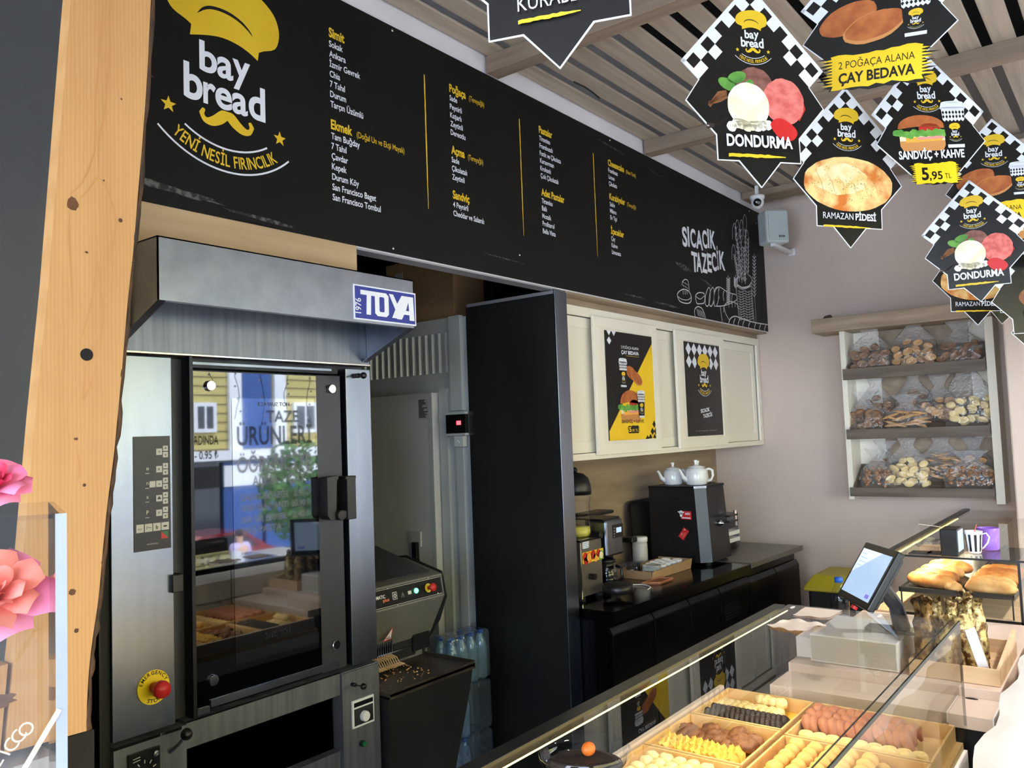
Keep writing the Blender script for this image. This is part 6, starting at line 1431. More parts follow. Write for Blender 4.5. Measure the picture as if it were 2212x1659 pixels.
stb = stm.build('star_cookie', None, .004, local=True, seg=3); star = [stb, False]
cm_ = MB(); arc_ = [(.026*cos(a), .026*sin(a)*.9, 0) for a in [radians(-30+i*24) for i in range(11)]]
cm_.tube(arc_, [.004, .009, .0125, .0145, .0155, .016, .0155, .0145, .0125, .009, .004], 'pretzel', 12); cres = proto('crescent_cookie', cm_)
rl = MB().lathe([(0, -.002), (.010, -.003), (.021, 0), (.0225, .006), (.0215, .024), (.018, .029), (.010, .030), (.008, .028), (0, .027)], (0, 0, 0), 'roll', 20); roll = proto('cream_roll', rl)
# tray A : pale cookies behind, dark row in front
for i in range(22):
    y = YB0+.09+(i % 9)*.0235; x = 2.66+(i//9)*.026-.01; z = zA+.017+(.024 if i >= 18 else 0)
    put(pale, (x+rdm.uniform(-.004, .004), y+rdm.uniform(-.003, .003), z), (rdm.uniform(-.3, .3), rdm.uniform(-.3, .3), rdm.uniform(0, 6)), rdm.uniform(.9, 1.05), 'pale round cookie behind the dark row in the farthest back tray', 'cookie', 'pale cookies in the farthest back tray')
for r_ in range(2):
    for i in range(15):
        y = YB0+.026+i*.0165; put(dark, (2.515+r_*.05, y, zA+.026), (radians(68), 0, rdm.uniform(-.1, .1)), 1, 'dark chocolate cookie standing on edge in the row in the farthest back tray', 'cookie', 'row of dark cookies in the farthest back tray')
# tray B : brown cookies and stars
for i in range(22):
    y = YB0+.06+(i % 8)*.027; x = 2.315+(i//8)*.036; z = zB+.017+(.01 if i % 3 == 0 else 0)
    put(brn, (x+rdm.uniform(-.004, .004), y, z+.004), (rdm.uniform(-.5, .5), rdm.uniform(-.5, .5), rdm.uniform(0, 6)), rdm.uniform(.9, 1.15), 'rough brown cookie behind the stars in the second back tray', 'cookie', 'brown cookies in the second back tray')
for i in range(24):
    y = YB0+.045+(i % 12)*.0195; x = 2.20+(i//12)*.048
    put(star, (x, y, zB+.025), (radians(62)+rdm.uniform(-.15, .15), rdm.uniform(-.2, .2), rdm.uniform(-.25, .25)), rdm.uniform(.92, 1.05), 'yellow star-shaped cookie in the leaning rows of the second back tray', 'cookie', 'star cookies in the second back tray')
# tray C and D : pale round heaps
for (x0, x1, y0, y1, zz, gp, lb) in ((1.86, 2.12, YB0+.03, YB1-.03, zC, 'pale cookies in the third back tray', 'pale round cookie heaped in the third tray of the back row'), (1.55, 1.81, YB0+.03, YB1-.03, zD, 'pale cookies in the fourth back tray', 'pale round cookie heaped in the fourth tray of the back row')):
    nx, ny = 6, 6
    for l in range(2):
        for i in range(nx-l):
            for j in range(ny-l):
                put(pale, (x0+(i+.5+l*.5)*(x1-x0)/nx, y0+(j+.5+l*.5)*(y1-y0)/ny, zz+.017+l*.027), (rdm.uniform(-.4, .4), rdm.uniform(-.4, .4), rdm.uniform(0, 6)), rdm.uniform(.9, 1.08), lb, 'cookie', gp)
# tray F : crescents and cream rolls
for r_ in range(3):
    for i in range(12 if r_ < 2 else 10):
        y = YF1-.03-i*.026; x = 2.575+r_*.052
        put(cres, (x, y, zF+.024+rdm.uniform(0, .006)), (radians(58)+rdm.uniform(-.15, .15), rdm.uniform(-.15, .15), rdm.uniform(-.3, .3)), rdm.uniform(1.0, 1.15), 'brown crescent cookie leaning in the farthest front tray', 'cookie', 'crescents in the farthest front tray')
for i in range(9):
    y = YF1-.035-i*.039
    put(roll, (2.515, y, zF+.003), (0, 0, i), 1, 'cream-coloured roll standing in the row before the brown crescents', 'cookie', 'cream rolls in the farthest front tray')
    if i < 8: put(roll, (2.468, y-.012, zF+.024), (radians(90), 0, radians(70)), .95, 'cream-coloured roll lying in front of the standing ones', 'cookie', 'lying cream rolls in the farthest front tray')
# tray G, H : round yellow cookies
for (x0, x1, y0, y1, zz, gp, lb) in ((2.13, 2.40, .60, YF1-.015, zG, 'yellow cookies in the second front tray', 'round yellow cookie heaped in the second tray of the front row'), (1.80, 2.07, .60, YF1-.015, zH, 'yellow cookies in the third front tray', 'round yellow cookie heaped in the third tray of the front row')):
    for l in range(2):
        for i in range(6-l):
            for j in range(6-l):
                put(yel, (x0+(i+.5+l*.5)*(x1-x0)/6, y0+(j+.5+l*.5)*(y1-y0)/6, zz+.018+l*.029), (rdm.uniform(-.4, .4), rdm.uniform(-.4, .4), rdm.uniform(0, 6)), rdm.uniform(.93, 1.08), lb, 'cookie', gp)
# things on the glass top
ZT = ZS+.001
def sheet(corners, label, curl, seed, th=.0012):
    P = [onz(x, y, ZT+.002) for x, y in corners]; n = 14; rd = random.Random(seed); vs = []
    for j in range(n+1):
        for i in range(n+1):
            a = P[0].lerp(P[1], i/n); b_ = P[3].lerp(P[2], i/n); p = a.lerp(b_, j/n); e = max(abs(i/n-.5), abs(j/n-.5))*2
            p.z = ZT+.0008+curl*1.0*(max(0, e-.55)/.45)**2*(.5+.5*sin(i*.9+seed)*sin(j*.7+seed))+.0006*(1+sin(i*.8+j*.5+seed)); vs.append(p)
    f = [(j*(n+1)+i, j*(n+1)+i+1, (j+1)*(n+1)+i+1, (j+1)*(n+1)+i) for j in range(n) for i in range(n)]
    m = MB().add(vs, f, 'paper').add([p-Vector((0, 0, th)) for p in vs], [q[::-1] for q in f], 'paper')
    o = m.build('paper_sheet', None, smooth=True); tag(o, label, 'paper')
sheet([(1712, 1329), (1790, 1335), (1820, 1319), (1740, 1311)], 'pale paper bag stack lying on the glass top, back one of two', .0015, 2, .006)
sheet([(1656, 1352), (1726, 1366), (1786, 1350), (1710, 1337)], 'creased pale paper sheet lying on the glass top, front one of two', .006, 5)
gb = thing('glass_bowl', (1.47, .70, ZT), 'clear glass bowl with dark chocolates on the glass top at the bottom edge', 'bowl')
q = onz(1262, 1640, ZT+.03); bx_, by_ = q.x, q.y
gb.location = (bx_, by_, ZT)
MB().lathe([(.045, ZT), (.06, ZT+.004), (.078, ZT+.03), (.082, ZT+.05), (.079, ZT+.052), (.074, ZT+.03), (.056, ZT+.007), (0, ZT+.006)], (bx_, by_, 0), 'clear_plastic', 36).build('bowl_glass', gb, smooth=True)
MB().lathe([(.0, ZT+.008), (.056, ZT+.009), (.068, ZT+.022), (.05, ZT+.027), (0, ZT+.029)], (bx_, by_, 0), 'choc', 30).build('chocolates', gb, smooth=True)
o = MB().ball((bx_+.015, by_+.0, ZT+.043), (.014, .012, .012), 'orange', 14, 9).build('orange_sweet', None, smooth=True); tag(o, 'bright orange sweet lying on the chocolates in the glass bowl', 'sweet')
st_ = MB().box(.02, .36, .40, .72, 0, 1.399, 'black_plastic').build('display_stand', None); tag(st_, 'black stand under the clear flower box, below the picture edge', 'stand')
# ------------------------------------------------------------------ cash counter between the two cases
cc = thing('cash_counter', (3.4, .75, 0), 'pale pink till counter between the two glass cases', 'counter')
MB().box(2.83, 3.02, .425, 1.10, .76, .80, 'counter_pink').box(2.83, 3.02, .420, .4248, .77, .802, 'white_matte').build('low_top', cc, .001)
MB().box(3.022, 4.02, .425, 1.10, .77, .83, 'counter_pink').build('ledge', cc, .002)
MB().box(2.85, 4.02, .44, 1.08, 0, .758, 'black_matte').build('cabinet', cc)
MB().box(2.79, 4.02, .355, .405, .0, .795, 'counter_pink').box(2.80, 4.02, .406, .419, .0, .77, 'pine_bark').build('front_board', cc, .004)
q = onz(2098, 1506, .8); MB().ball((3.005, .505, .801), (.006, .02, .003), 'black_plastic', 10, 6).build('keyhole', cc)
wl_ = MB(); n = 26; rd = random.Random(12); vs = []
for i in range(n+1):
    for j in range(9):
        x = 1.75+2.3*i/n; y = .372-.26*j/8; vs.append((x, y+.012*sin(i*1.3), .905+.03*sin(j*.45)+.010*sin(i*1.7+j)*sin(j*.9)+.006*rd.random()))
f = [(i*9+j, i*9+j+1, (i+1)*9+j+1, (i+1)*9+j) for i in range(n) for j in range(8)]
wl_.add(vs, f, 'white_matte').add([(x, y, .80) for x, y, z in vs], [q_[::-1] for q_ in f], 'white_matte')
edge = [i*9 for i in range(n+1)]; 
for e in (edge, [i*9+8 for i in range(n+1)]):
    wl_.add([vs[k] for k in e]+[(vs[k][0], vs[k][1], .80) for k in e], [(i, i+1, n+2+i, n+1+i) for i in range(n)], 'white_matte')
for e in ([j for j in range(9)], [n*9+j for j in range(9)]): wl_.add([vs[k] for k in e]+[(vs[k][0], vs[k][1], .80) for k in e], [(j, j+1, 10+j, 9+j) for j in range(8)], 'white_matte')
o = wl_.build('white_plastic_cover', None, smooth=True); tag(o, 'bright white crumpled plastic cover in front of the till counter at the lower right', 'cover')
o = MB().box(1.76, 4.02, .11, .34, 0, .799, 'white_matte').build('front_bench', None); tag(o, 'white low bench under the crumpled plastic cover, below the picture edge', 'bench')
# till drawer, small box, screen
dw = thing('till_box', (3.2, .89, .831), 'white till box under the tilted screen, seen through the glass', 'box')
MB().box(3.075, 3.42, .735, 1.035, .8315, .93, 'white_matte').build('housing', dw, .003)
MB().box(3.0725, 3.0748, .74, 1.03, .838, .925, 'frosted').build('front', dw)
sbx = thing('white_box', (3.15, 1.1, .831), 'small white box beside the cash drawer, farther from the viewer', 'box')
MB().box(3.11, 3.3, 1.045, 1.098, .8315, .905, 'white_matte').build('carton', sbx, .002)
C = Vector((3.143258, .841525, 1.149922))
def Rm(a, b_, c):
    return Matrix.Rotation(a, 3, 'Z') @ Matrix.Rotation(b_, 3, 'X') @ Matrix.Rotation(c, 3, 'Y')
MR = Rm(-2.6127076, -.5510392, -.0437411)
U, V, N = MR.col[0].copy(), MR.col[2].copy(), -MR.col[1].copy()
pt_ = thing('till_screen', (3.2, .75, .931), 'black tilted touch screen till with pale blue display on its stand', 'till')
w_, h_ = .353/2, .231/2
MB().obox(C-N*.014, U*w_, V*h_, N*.013, 'black_plastic').build('housing', pt_, .006)
MB().obox(C-N*.036, U*(w_*.8), V*(h_*.85), N*.009, 'door_frame_grey').build('back_shell', pt_, .006)
sm_ = MB().obox(C+N*-.0002, U*(w_-.024), V*(h_-.026), N*.0006, 'screen'); g = G(sm_, C+N*.0004, U, V)
g.poly([(-w_+.024, h_-.026), (-w_+.024, -.01), (w_-.12, h_-.026)][::1], 'screen_pale', 0)
for i in range(6): g.stroke([(-w_+.04, h_-.045-i*.016), (-w_+.04+.05+.03*((i*7) % 3), h_-.045-i*.016)], .003, 'screen', 1)
g.rect(w_-.075, -h_+.036, w_-.06, -h_+.05, 'screen_purple', 1); g.rect(w_-.058, -h_+.036, w_-.04, -h_+.05, 'screen_purple', 1)
sm_.build('display', pt_)
bq = Vector((3.235, .735, .933))
MB().prism([(bq.x-.03, bq.y-.10, .932), (bq.x+.05, bq.y-.10, .932), (bq.x+.05, bq.y+.14, .932), (bq.x-.03, bq.y+.14, .932)], (0, 0, .012), 'black_plastic').tube([(bq.x+.01, bq.y+.02, .944), tuple(bq.lerp(C, .45)+Vector((.02, -.02, .0))), tuple(C-N*.04)], [.03, .026, .03], 'door_frame_grey', 10).build('stand', pt_, .002)
q = C-N*.02+U*(-w_)*.0+V*(-h_-.004); MB().cyl(tuple(q), tuple(q-V*.012), .011, 'red', 14).build('red_cap', pt_)
o = thing('water_bottle', (3.5, 1.045, .831), 'small water bottle with blue cap standing behind the paper, left of the till screen', 'bottle')
m = MB(); bottle_mb(m, 3.5, 1.045, .8312, .235, .036, 'clear_plastic'); m.build('bottle_body', o, smooth=True)
m = MB(); cap_mb(m, 3.5, 1.045, .8312, .235, .036); m.build('cap', o, smooth=True)
MB().lathe([(0, .833), (.0325, .833), (.034, .845), (.033, .91), (0, .91)], (3.5, 1.045, 0), 'water', 16).build('water', o, smooth=True)
pn = thing('counter_pen', (3.0, .85, .801), 'black pen on a cord lying on the till counter, seen through the glass', 'pen')
a, b_ = onz(1822, 1446, .806), onz(1872, 1451, .806)
MB().tube([a, b_], [.003, .006], 'black_plastic').build('pen_body', pn, smooth=True)
MB().tube([b_, b_+Vector((.02, -.03, .02)), b_+Vector((.04, -.06, .035)), b_+Vector((.03, -.09, .0)), b_+Vector((.02, -.1, -.002))], .0018, 'black_plastic', 6).build('cord', pn, smooth=True)
# crate of gold-wrapped breadsticks
cr = thing('wooden_crate', (3.3, .55, .831), 'low pale wooden crate holding gold-wrapped packets on the till counter', 'crate')
kx0, kx1, ky0, ky1 = 3.07, 3.50, .43, .70
MB().box(kx0, kx0+.01, ky0, ky1, .8312, .885, 'pale_wood').box(kx1-.01, kx1, ky0, ky1, .8312, .885, 'pale_wood').box(kx0+.01, kx1-.01, ky1-.01, ky1, .8312, .885, 'pale_wood').prism([(kx0+.01, ky0, .8312), (kx1-.01, ky0, .8312), (kx1-.01, ky0, .93), (kx0+.01, ky0, .885)], (0, .01, 0), 'pale_wood').build('sides', cr, .001)
MB().box(kx0+.01, kx1-.01, ky0+.01, ky1-.01, .8312, .836, 'pale_wood').build('bottom', cr)
rd = random.Random(8)
def packet(loc, lean, rz, label, mt='gold_foil', h=.20, r=.026, white=False):
    o = thing('wrapped_packet', loc, label, 'packet', 'gold-wrapped packets in the crate' if not white else None)
    m = MB(); seg, rings = 12, 9; vs = []
    for j in range(rings+1):
        t = j/rings; k = 1 if t < .7 else (.95-1.6*(t-.7) if t < .82 else .75+1.6*(t-.82))
        for i in range(seg):
            a = 2*pi*i/seg; q = k*r*(1+rd.uniform(-.13, .13)); fl = 1 if t < .75 else .55
            vs.append((cos(a)*q*1.1, sin(a)*q*fl, h*t+(rd.uniform(-.015, .012) if j == rings else 0)))
    m.add(vs, [(j*seg+i, j*seg+(i+1) % seg, (j+1)*seg+(i+1) % seg, (j+1)*seg+i) for j in range(rings) for i in range(seg)]+[tuple(range(seg))], mt)
    m.build('wrapper', o, smooth=True, local=True)
    if white: MB().prism([(-.017, -r*1.12, .01), (.017, -r*1.12, .01), (.020, -r*1.08, h*.78), (-.014, -r*1.08, h*.78)], (0, .002, 0), 'foil_white').build('label_strip', o, local=True)
    o.rotation_euler = (lean[0], lean[1], rz); return o
for k, (x, y, ln, mt) in enumerate(((3.12, .66, (.1, .05), 'gold_dark'), (3.12, .60, (.05, -.1), 'gold_foil'), (3.19, .655, (-.05, .1), 'gold_dark'), (3.20, .585, (.0, .12), 'gold_foil'), (3.27, .64, (.05, .1), 'gold_foil'), (3.28, .56, (.1, .08), 'gold_foil'), (3.36, .62, (.1, .0), 'gold_dark'), (3.36, .53, (.1, .1), 'gold_foil'), (3.43, .58, (.05, .05), 'gold_foil'))):
    packet((x, y, .84), ln, rd.uniform(0, 3), 'gold-wrapped packet standing upright in the wooden crate', mt, rd.uniform(.18, .235), .033)
wp_ = packet((3.17, .500, .848), (-.05, .0), -1.2, 'gold-wrapped packet with a shiny white strip, front one in the wooden crate', 'gold_foil', .20, .03, True)
wp_.rotation_mode = 'QUATERNION'; wp_.rotation_quaternion = (Matrix.Rotation(-.30, 4, Vector((.79, .61, 0))) @ Matrix.Rotation(-.95, 4, 'Z')).to_quaternion()
wp_['label'] = 'gold-wrapped packet with a shiny white strip, front one in the wooden crate'
# ------------------------------------------------------------------ bread case by the right wall
DX0, DX1, DY0, DY1, DZ = 4.05, 5.715, .468, .972, 1.09
bc = thing('bread_case', (5.0, .72, 0), 'glass bread case with black frame and lit loaves against the right wall', 'display case')
MB().box(DX0, DX1, DY0, DY1+.1, 0, .80, 'black_plastic').box(DX0+.004, DX1, DY0+.01, DY1+.09, .801, .83, 'pale_wood').build('base', bc)
DXT = 6.19
MB().box(DX0, DXT, .66, DY1, DZ-.008, DZ, 'case_glass').box(DX0, DX1, DY0, .6598, DZ-.008, DZ, 'case_glass').build('top_glass', bc)
MB().box(DX0, DX0+.005, DY0+.008, DY1, .835, DZ-.01, 'case_glass').build('side_glass', bc)
MB().box(DX0+.006, DX1, DY0, DY0+.005, .835, DZ-.01, 'case_glass').build('front_glass', bc)
MB().box(DX0-.004, DX0+.004, DY0-.02, DY1+.01, DZ-.007, DZ+.001, 'black_plastic').box(DX0-.004, DX0+.005, DY0-.004, DY0+.006, .80, DZ-.008, 'black_plastic').box(DX0-.004, DX0+.004, DY0, DY1, .826, .835, 'black_plastic').build('black_frame', bc)
MB().box(DX0, DXT, DY1+.001, DY1+.035, DZ-.02, DZ+.006, 'steel_black').build('back_rail', bc)
MB().box(DX0+.01, DX1, DY1-.008, DY1-.003, DZ-.0135, DZ-.0095, 'led_strip').build('led_strip', bc)
area('bread_led', (4.9, DY1-.06, DZ-.02), radians(-14), 1.6, .015, 4, (1, .84, .55))
tb = MB()
for y0, y1 in ((DY0+.03, .705), (.715, DY1-.02)):
    tb.box(DX0+.03, DX1-.05, y0, y1, .918, .924, 'steel_black'); tb.box(DX0+.03, DX0+.036, y0, y1, .924, .94, 'steel_black'); tb.box(DX0+.03, DX1-.05, y0, y0+.004, .924, .938, 'steel_black').box(DX0+.03, DX1-.05, y1-.004, y1, .924, .938, 'steel_black')
for x in (DX0+.04, DX1-.06):
    for y in (DY0+.035, .71, DY1-.03): tb.box(x, x+.006, y, y+.006, .8305, .918, 'steel_black')
tb.build('bread_rack', bc)
def loaf(c, ax, L_, r, mt, label, seed=0, slash=True):
    rd = random.Random(seed); A = Vector((cos(ax), sin(ax), 0)); Bv = Vector((-sin(ax), cos(ax), 0)); m = MB(); seg, rings = 18, 16; vs = []
    for j in range(rings+1):
        t = j/rings*2-1; k = max(.02, (1-abs(t)**3.2))**.5
        for i in range(seg):
            a = 2*pi*i/seg; q = r*k*(1+.04*sin(9*t+seed)+rd.uniform(-.015, .015)); zz = sin(a)*q*(.82 if sin(a) > 0 else .55)
            if slash and sin(a) > .75: zz *= 1-.16*max(0, sin(t*9+a*2))
            vs.append(A*(t*L_/2*(1-.04*(1-k)))+Bv*(cos(a)*q)+Vector((0, 0, zz+r*.55)))
    m.add(vs, [(j*seg+i, j*seg+(i+1) % seg, (j+1)*seg+(i+1) % seg, (j+1)*seg+i) for j in range(rings) for i in range(seg)]+[tuple(range(seg))[::-1], tuple(rings*seg+i for i in range(seg))], mt)
    o = m.build('bread_loaf', None, smooth=True, local=True); o.location = c; tag(o, label, 'bread')
zL = .9255
loaf((4.19, .835, zL), radians(62), .25, .052, 'crust', 'big crusty loaf nearest to the till screen in the bread case', 1)
loaf((4.135, .745, zL+.002), radians(38), .12, .034, 'crust_pale', 'short pale loaf end in front of the big crusty loaf', 2, False)
loaf((4.32, .84, zL), radians(66), .23, .05, 'crust_dark', 'second loaf of the back rack row, darker and behind the big crusty loaf', 3)
loaf((4.46, .84, zL), radians(70), .22, .05, 'crust_pale', 'third loaf of the back rack row, pale', 4)
loaf((4.62, .83, zL), radians(75), .22, .05, 'crust', 'fourth loaf of the back rack row', 5)
loaf((4.14, .59, zL), radians(92), .21, .048, 'crust_pale', 'floury pale loaf in front, nearest to the gold packets in the bread case', 6)
loaf((4.25, .60, zL), radians(88), .20, .046, 'crust_pale', 'second loaf of the front rack row, pale and floury', 7)
loaf((4.36, .60, zL), radians(90), .20, .048, 'crust', 'third loaf of the front rack row, golden', 8)
loaf((4.48, .60, zL), radians(90), .20, .048, 'crust_dark', 'fourth loaf of the front rack row, dark golden', 9)
loaf((4.60, .60, zL), radians(90), .20, .046, 'crust', 'last visible loaf of the front rack row', 10)
# things on the bread case
ZD = DZ+.0015
o = thing('scale_display', (4.2, .75, ZD), 'black upright box display standing on the bread case', 'display')
a, b_ = onz(2041, 1205, ZD), onz(2076, 1206, ZD)
MB().box(4.065, 4.20, .695, .765, ZD, ZD+.118, 'black_plastic').build('housing', o, .003)
MB().box(4.075, 4.19, .6925, .6948, ZD+.02, ZD+.11, 'screen').build('display', o)
mg = thing('striped_mug', (4.24, .645, ZD), 'white mug with black stripes and thin handle on the bread case', 'mug')
mx, my = 4.215, .655
mm = MB().lathe([(.0, ZD), (.026, ZD), (.028, ZD+.004), (.037, ZD+.098), (.034, ZD+.098), (.026, ZD+.01), (0, ZD+.008)], (mx, my, 0), 'porcelain', 26); mm.build('mug_body', mg, smooth=True)
ms = MB()
for k in range(9):
    a = 2*pi*k/9; w2 = .16
    ms.add([(mx+.0288*cos(a-w2), my+.0288*sin(a-w2), ZD+.008), (mx+.0288*cos(a+w2), my+.0288*sin(a+w2), ZD+.008), (mx+.0362*cos(a+w2), my+.0362*sin(a+w2), ZD+.084), (mx+.0362*cos(a-w2), my+.0362*sin(a-w2), ZD+.084)], [(0, 1, 2, 3)], 'print_black')
ms.build('stripes', mg)
ha_d = Vector((-.3, -.95, 0)).normalized()
MB().tube([Vector((mx, my, ZD+z))+ha_d*r_ for r_, z in ((.036, .085), (.056, .092), (.068, .075), (.06, .05), (.044, .03), (.030, .018))], .0035, 'porcelain', 8).build('handle', mg, smooth=True)
o = MB().tube([(mx, my, ZD+.08), (mx+.02, my-.012, ZD+.125)], .002, 'ice_pink', 6).build('stir_stick', None); tag(o, 'thin pink stick standing in the striped mug', 'stick')
o = MB().lathe([(0, ZD), (.04, ZD), (.043, ZD+.005), (.047, ZD+.10), (.043, ZD+.10), (.04, ZD+.008), (0, ZD+.007)], (4.34, .615, 0), 'purple', 26).build('purple_cup', None, smooth=True); tag(o, 'purple cup behind the striped mug on the bread case', 'cup')
for k, (c, lb, mt) in enumerate((((4.12, .86), 'grey folded paper on the bread case, behind the till screen', 'door_frame_grey'), ((4.25, .84), 'pale brown leaflet stack on the bread case behind the till screen', 'pale_wood'), ((4.14, .79), 'dark leaflet on the bread case left of the black display', 'steel_dark'))):
    o = MB().box(c[0]-.05, c[0]+.05, c[1]-.045, c[1]+.04, ZD+k*.0, ZD+.004+(.012 if k == 1 else 0), mt).build('leaflet', None); 
    tag(o, lb, 'paper')
ac = thing('acrylic_holder', (4.5, .93, ZD), 'small clear acrylic leaflet holder with a strip, behind the till screen', 'holder')
MB().box(4.6, 4.606, .86, .955, ZD, ZD+.10, 'acrylic').box(4.5, 4.6, .86, .955, ZD, ZD+.003, 'acrylic').build('holder_body', ac)
MB().obox((4.56, .90, ZD+.075), (.05, -.05, -.012), (.012, .012, 0), (0, 0, .0012), 'frosted').build('tag_strip', ac)
# yellow bin in the corner behind the counter
yb = thing('waste_bin', (5.6, 1.55, 0), 'dark bin with a yellow flat lid by the right wall, behind the water bottle', 'bin')
a, b_ = onx(1762, 1262, 5.75), onx(1840, 1262, 5.75)
y1, y0 = a.y, a.y-.42; zb_ = a.z
MB().prism([(5.52, y0+.02, 0), (5.95, y0+.02, 0), (5.95, y1-.02, 0), (5.52, y1-.02, 0)], (0, 0, zb_-.002), 'black_matte').build('bin_body', yb, .02)
m = MB(); b0 = [(5.49, y0), (5.98, y0), (5.98, y1), (5.49, y1)]; t0 = [(5.56, y0+.06), (5.92, y0+.06), (5.92, y1-.05), (5.56, y1-.05)]
vs = [(x, y, zb_) for x, y in b0]+[(x, y, zb_+.02) for x, y in b0]+[(x, y, zb_+.10) for x, y in t0]
m.add(vs, [(3, 2, 1, 0)]+[(i+4*k, (i+1) % 4+4*k, (i+1) % 4+4*(k+1), i+4*(k+1)) for k in (0, 1) for i in range(4)]+[(8, 9, 10, 11)], 'bin_yellow'); m.build('lid', yb, .01)
# ------------------------------------------------------------------ what the oven door mirrors: window lettering, seats, street and houses
def rp(px, py, y):
    """point at depth y (< 0, behind the viewer) whose image in the oven door falls at this pixel"""
    d = ony(px, py, 2*(YO+.009)-y); return Vector((d.x, y, d.z))
wg = G(MB(), (0, -2.6485, 0), (1, 0, 0), (0, 0, 1), base=.0004)
def wtext(t, px, py, h, wpx, mt='white_edge', bold=.02):
    a = rp(px, py, -2.648); b_ = rp(px+wpx, py-0, -2.648); vv, ff = textmesh(t, bold); x0 = min(u for u, v in vv); x1 = max(u for u, v in vv); k = (b_.x-a.x)/(x1-x0)
    P = [wg.p(a.x+(u-x0)*k, a.z+v*h/CAP) for u, v in vv]
    wg.mb.add(P, [f[::-1] for f in ff], mt)
wtext('TAZE', 575, 912, .13, 70, 'steel_dark'); wtext('ÜRÜNLERİ', 512, 962, .2, 162, 'steel_dark'); wtext('ÖĞRENCİYE', 512, 1022, .17, 160); wtext('AÇMA + ÇAY', 545, 1050, .11, 115)
wtext('SAKAL BÖREĞİ   0.90 ₺', 520, 1083, .07, 150); wtext('ANKARA MANTI  20.90 ₺', 520, 1106, .07, 150); wtext('250 GR EKMEK   0.40 ₺', 520, 1132, .07, 150); wtext('YAŞ PASTA   19.95 ₺', 520, 1155, .07, 150)
wtext('YURDINDA', 400, 962, .09, 72, 'steel_dark'); wtext('1 - 0.95 ₺', 410, 993, .08, 62, 'steel_dark')
wl2 = wg.mb.build('window_lettering', None); tag(wl2, 'price lettering stuck on the shop window, seen mirrored in the oven door', 'lettering')
# string lights on the shop window
rd = random.Random(17)
sl_ = thing('string_lights', (4, -2.60, 2.55), 'string lights hanging on the shop window, seen mirrored in the oven door', 'string lights')
m = MB(); bl_ = MB()
for k in range(14):
    x = 2.2+k*.3; L_ = rd.uniform(.35, 1.1); m.tube([(x+.03*sin(i*1.4+k), -2.6, 2.6-L_*i/6) for i in range(7)], .004, 'rubber', 5)
    for i in range(5): q = Vector((x+.03*sin(i*1.2+k), -2.59, 2.55-L_*i/5)); bl_.ball(q, .012, 'white_matte', 6, 5)
m.build('cords', sl_); o = bl_.build('bulbs', sl_); o['kind'] = 'stuff'
# table with two chairs
p = rp(560, 1225, -1.35)
tb_ = thing('cafe_table', (p.x, -1.3, 0), 'white cafe table with wooden legs mirrored in the oven door', 'table')
tx, ty2 = p.x, -1.3
MB().box(tx-.4, tx+.45, ty2-.36, ty2+.36, .725, .75, 'table_white').build('table_top', tb_, .004)
for sx2 in (-1, 1):
    for sy2 in (-1, 1): MB().tube([(tx+sx2*.33, ty2+sy2*.28, .724), (tx+sx2*.37, ty2+sy2*.31, 0)], [.025, .016], 'leg_wood', 10).build('leg', tb_, smooth=True)
def chair(x, y, rz, label):
    o = thing('cafe_chair', (x, y, 0), label, 'chair', None, rz)
    m = MB(); vs = []; n, k = 9, 12
    for j in range(n+1):
        t = j/n
        for i in range(k+1):
            s_ = (i/k-.5)*2
            if t < .5: yy = -.2+.4*t/.5; zz = .45+.04*s_*s_-.015*sin(pi*t/.5); xx = .22*s_
            else: tt = (t-.5)/.5; yy = .2+.09*tt-.06*s_*s_*tt; zz = .45+.04*s_*s_+.38*tt-.05*s_*s_*tt; xx = .22*s_*(1-.08*tt)
            vs.append((xx, yy, zz))
    f = [(j*(k+1)+i, j*(k+1)+i+1, (j+1)*(k+1)+i+1, (j+1)*(k+1)+i) for j in range(n) for i in range(k)]
    m.add(vs, f, 'chair_black'); so = m.build('seat_shell', o, smooth=True, local=True); sd_ = so.modifiers.new('thick', 'SOLIDIFY'); sd_.thickness = .012
    for a in (-1, 1):
        for b_ in (-1, 1): MB().tube([(a*.14, b_*.12, .45), (a*.22, b_*.21, 0)], [.017, .011], 'leg_wood', 10).build('leg', o, smooth=True, local=True)
    return o
chair(tx-.25, -.62, pi+.0-pi, 'black shell chair with its back to the counter, left one mirrored in the oven door')
chair(tx+.45, -.62, .15, 'black shell chair with its back to the counter, right one mirrored in the oven door')
chair(tx+.1, -2.05, pi, 'black shell chair by the shop window behind the cafe table')
# street
struct('trim_5', MB().box(-60, 80, -60, -2.72, -2.12, -2.02, 'street').box(-3.2, 7.6, -2.9, -2.71, -2.02, -.05, 'street'))
YFc = -18.0
def fr(px, py, y=YFc): return rp(px, py, y)
x0, x1 = -14, 44
bdg = thing('facade_house', (10, YFc-3, -2.02), 'yellow clapboard house with white window frames across the street, mirrored in the oven door', 'house')
zc = fr(560, 978).z
m = MB().box(x0, x1, YFc-6, YFc, zc, 8.5, 'siding')
z = zc+.15
while z < 8.5: m.box(x0, x1, YFc, YFc+.03, z, z+.02, 'shelf_wood'); z += .28
m.build('siding_wall', bdg)
MB().box(x0, x1, YFc-6, YFc-.05, -2.02, zc, 'pane_dark').build('shop_floor', bdg)
MB().box(x0, x1, YFc-.1, YFc+.25, zc-.18, zc+.12, 'facade_white').build('cornice', bdg)
for px in (505, 602):
    a = fr(px, 900); MB().box(a.x-.22, a.x+.22, YFc, YFc+.12, zc+.12, 8.5, 'facade_white').build('pilaster', bdg)
a, b_ = fr(520, 900), fr(585, 900); MB().box(a.x, b_.x, YFc, YFc+.06, zc+.15, 8.5, 'shop_blue').build('blue_panel', bdg)
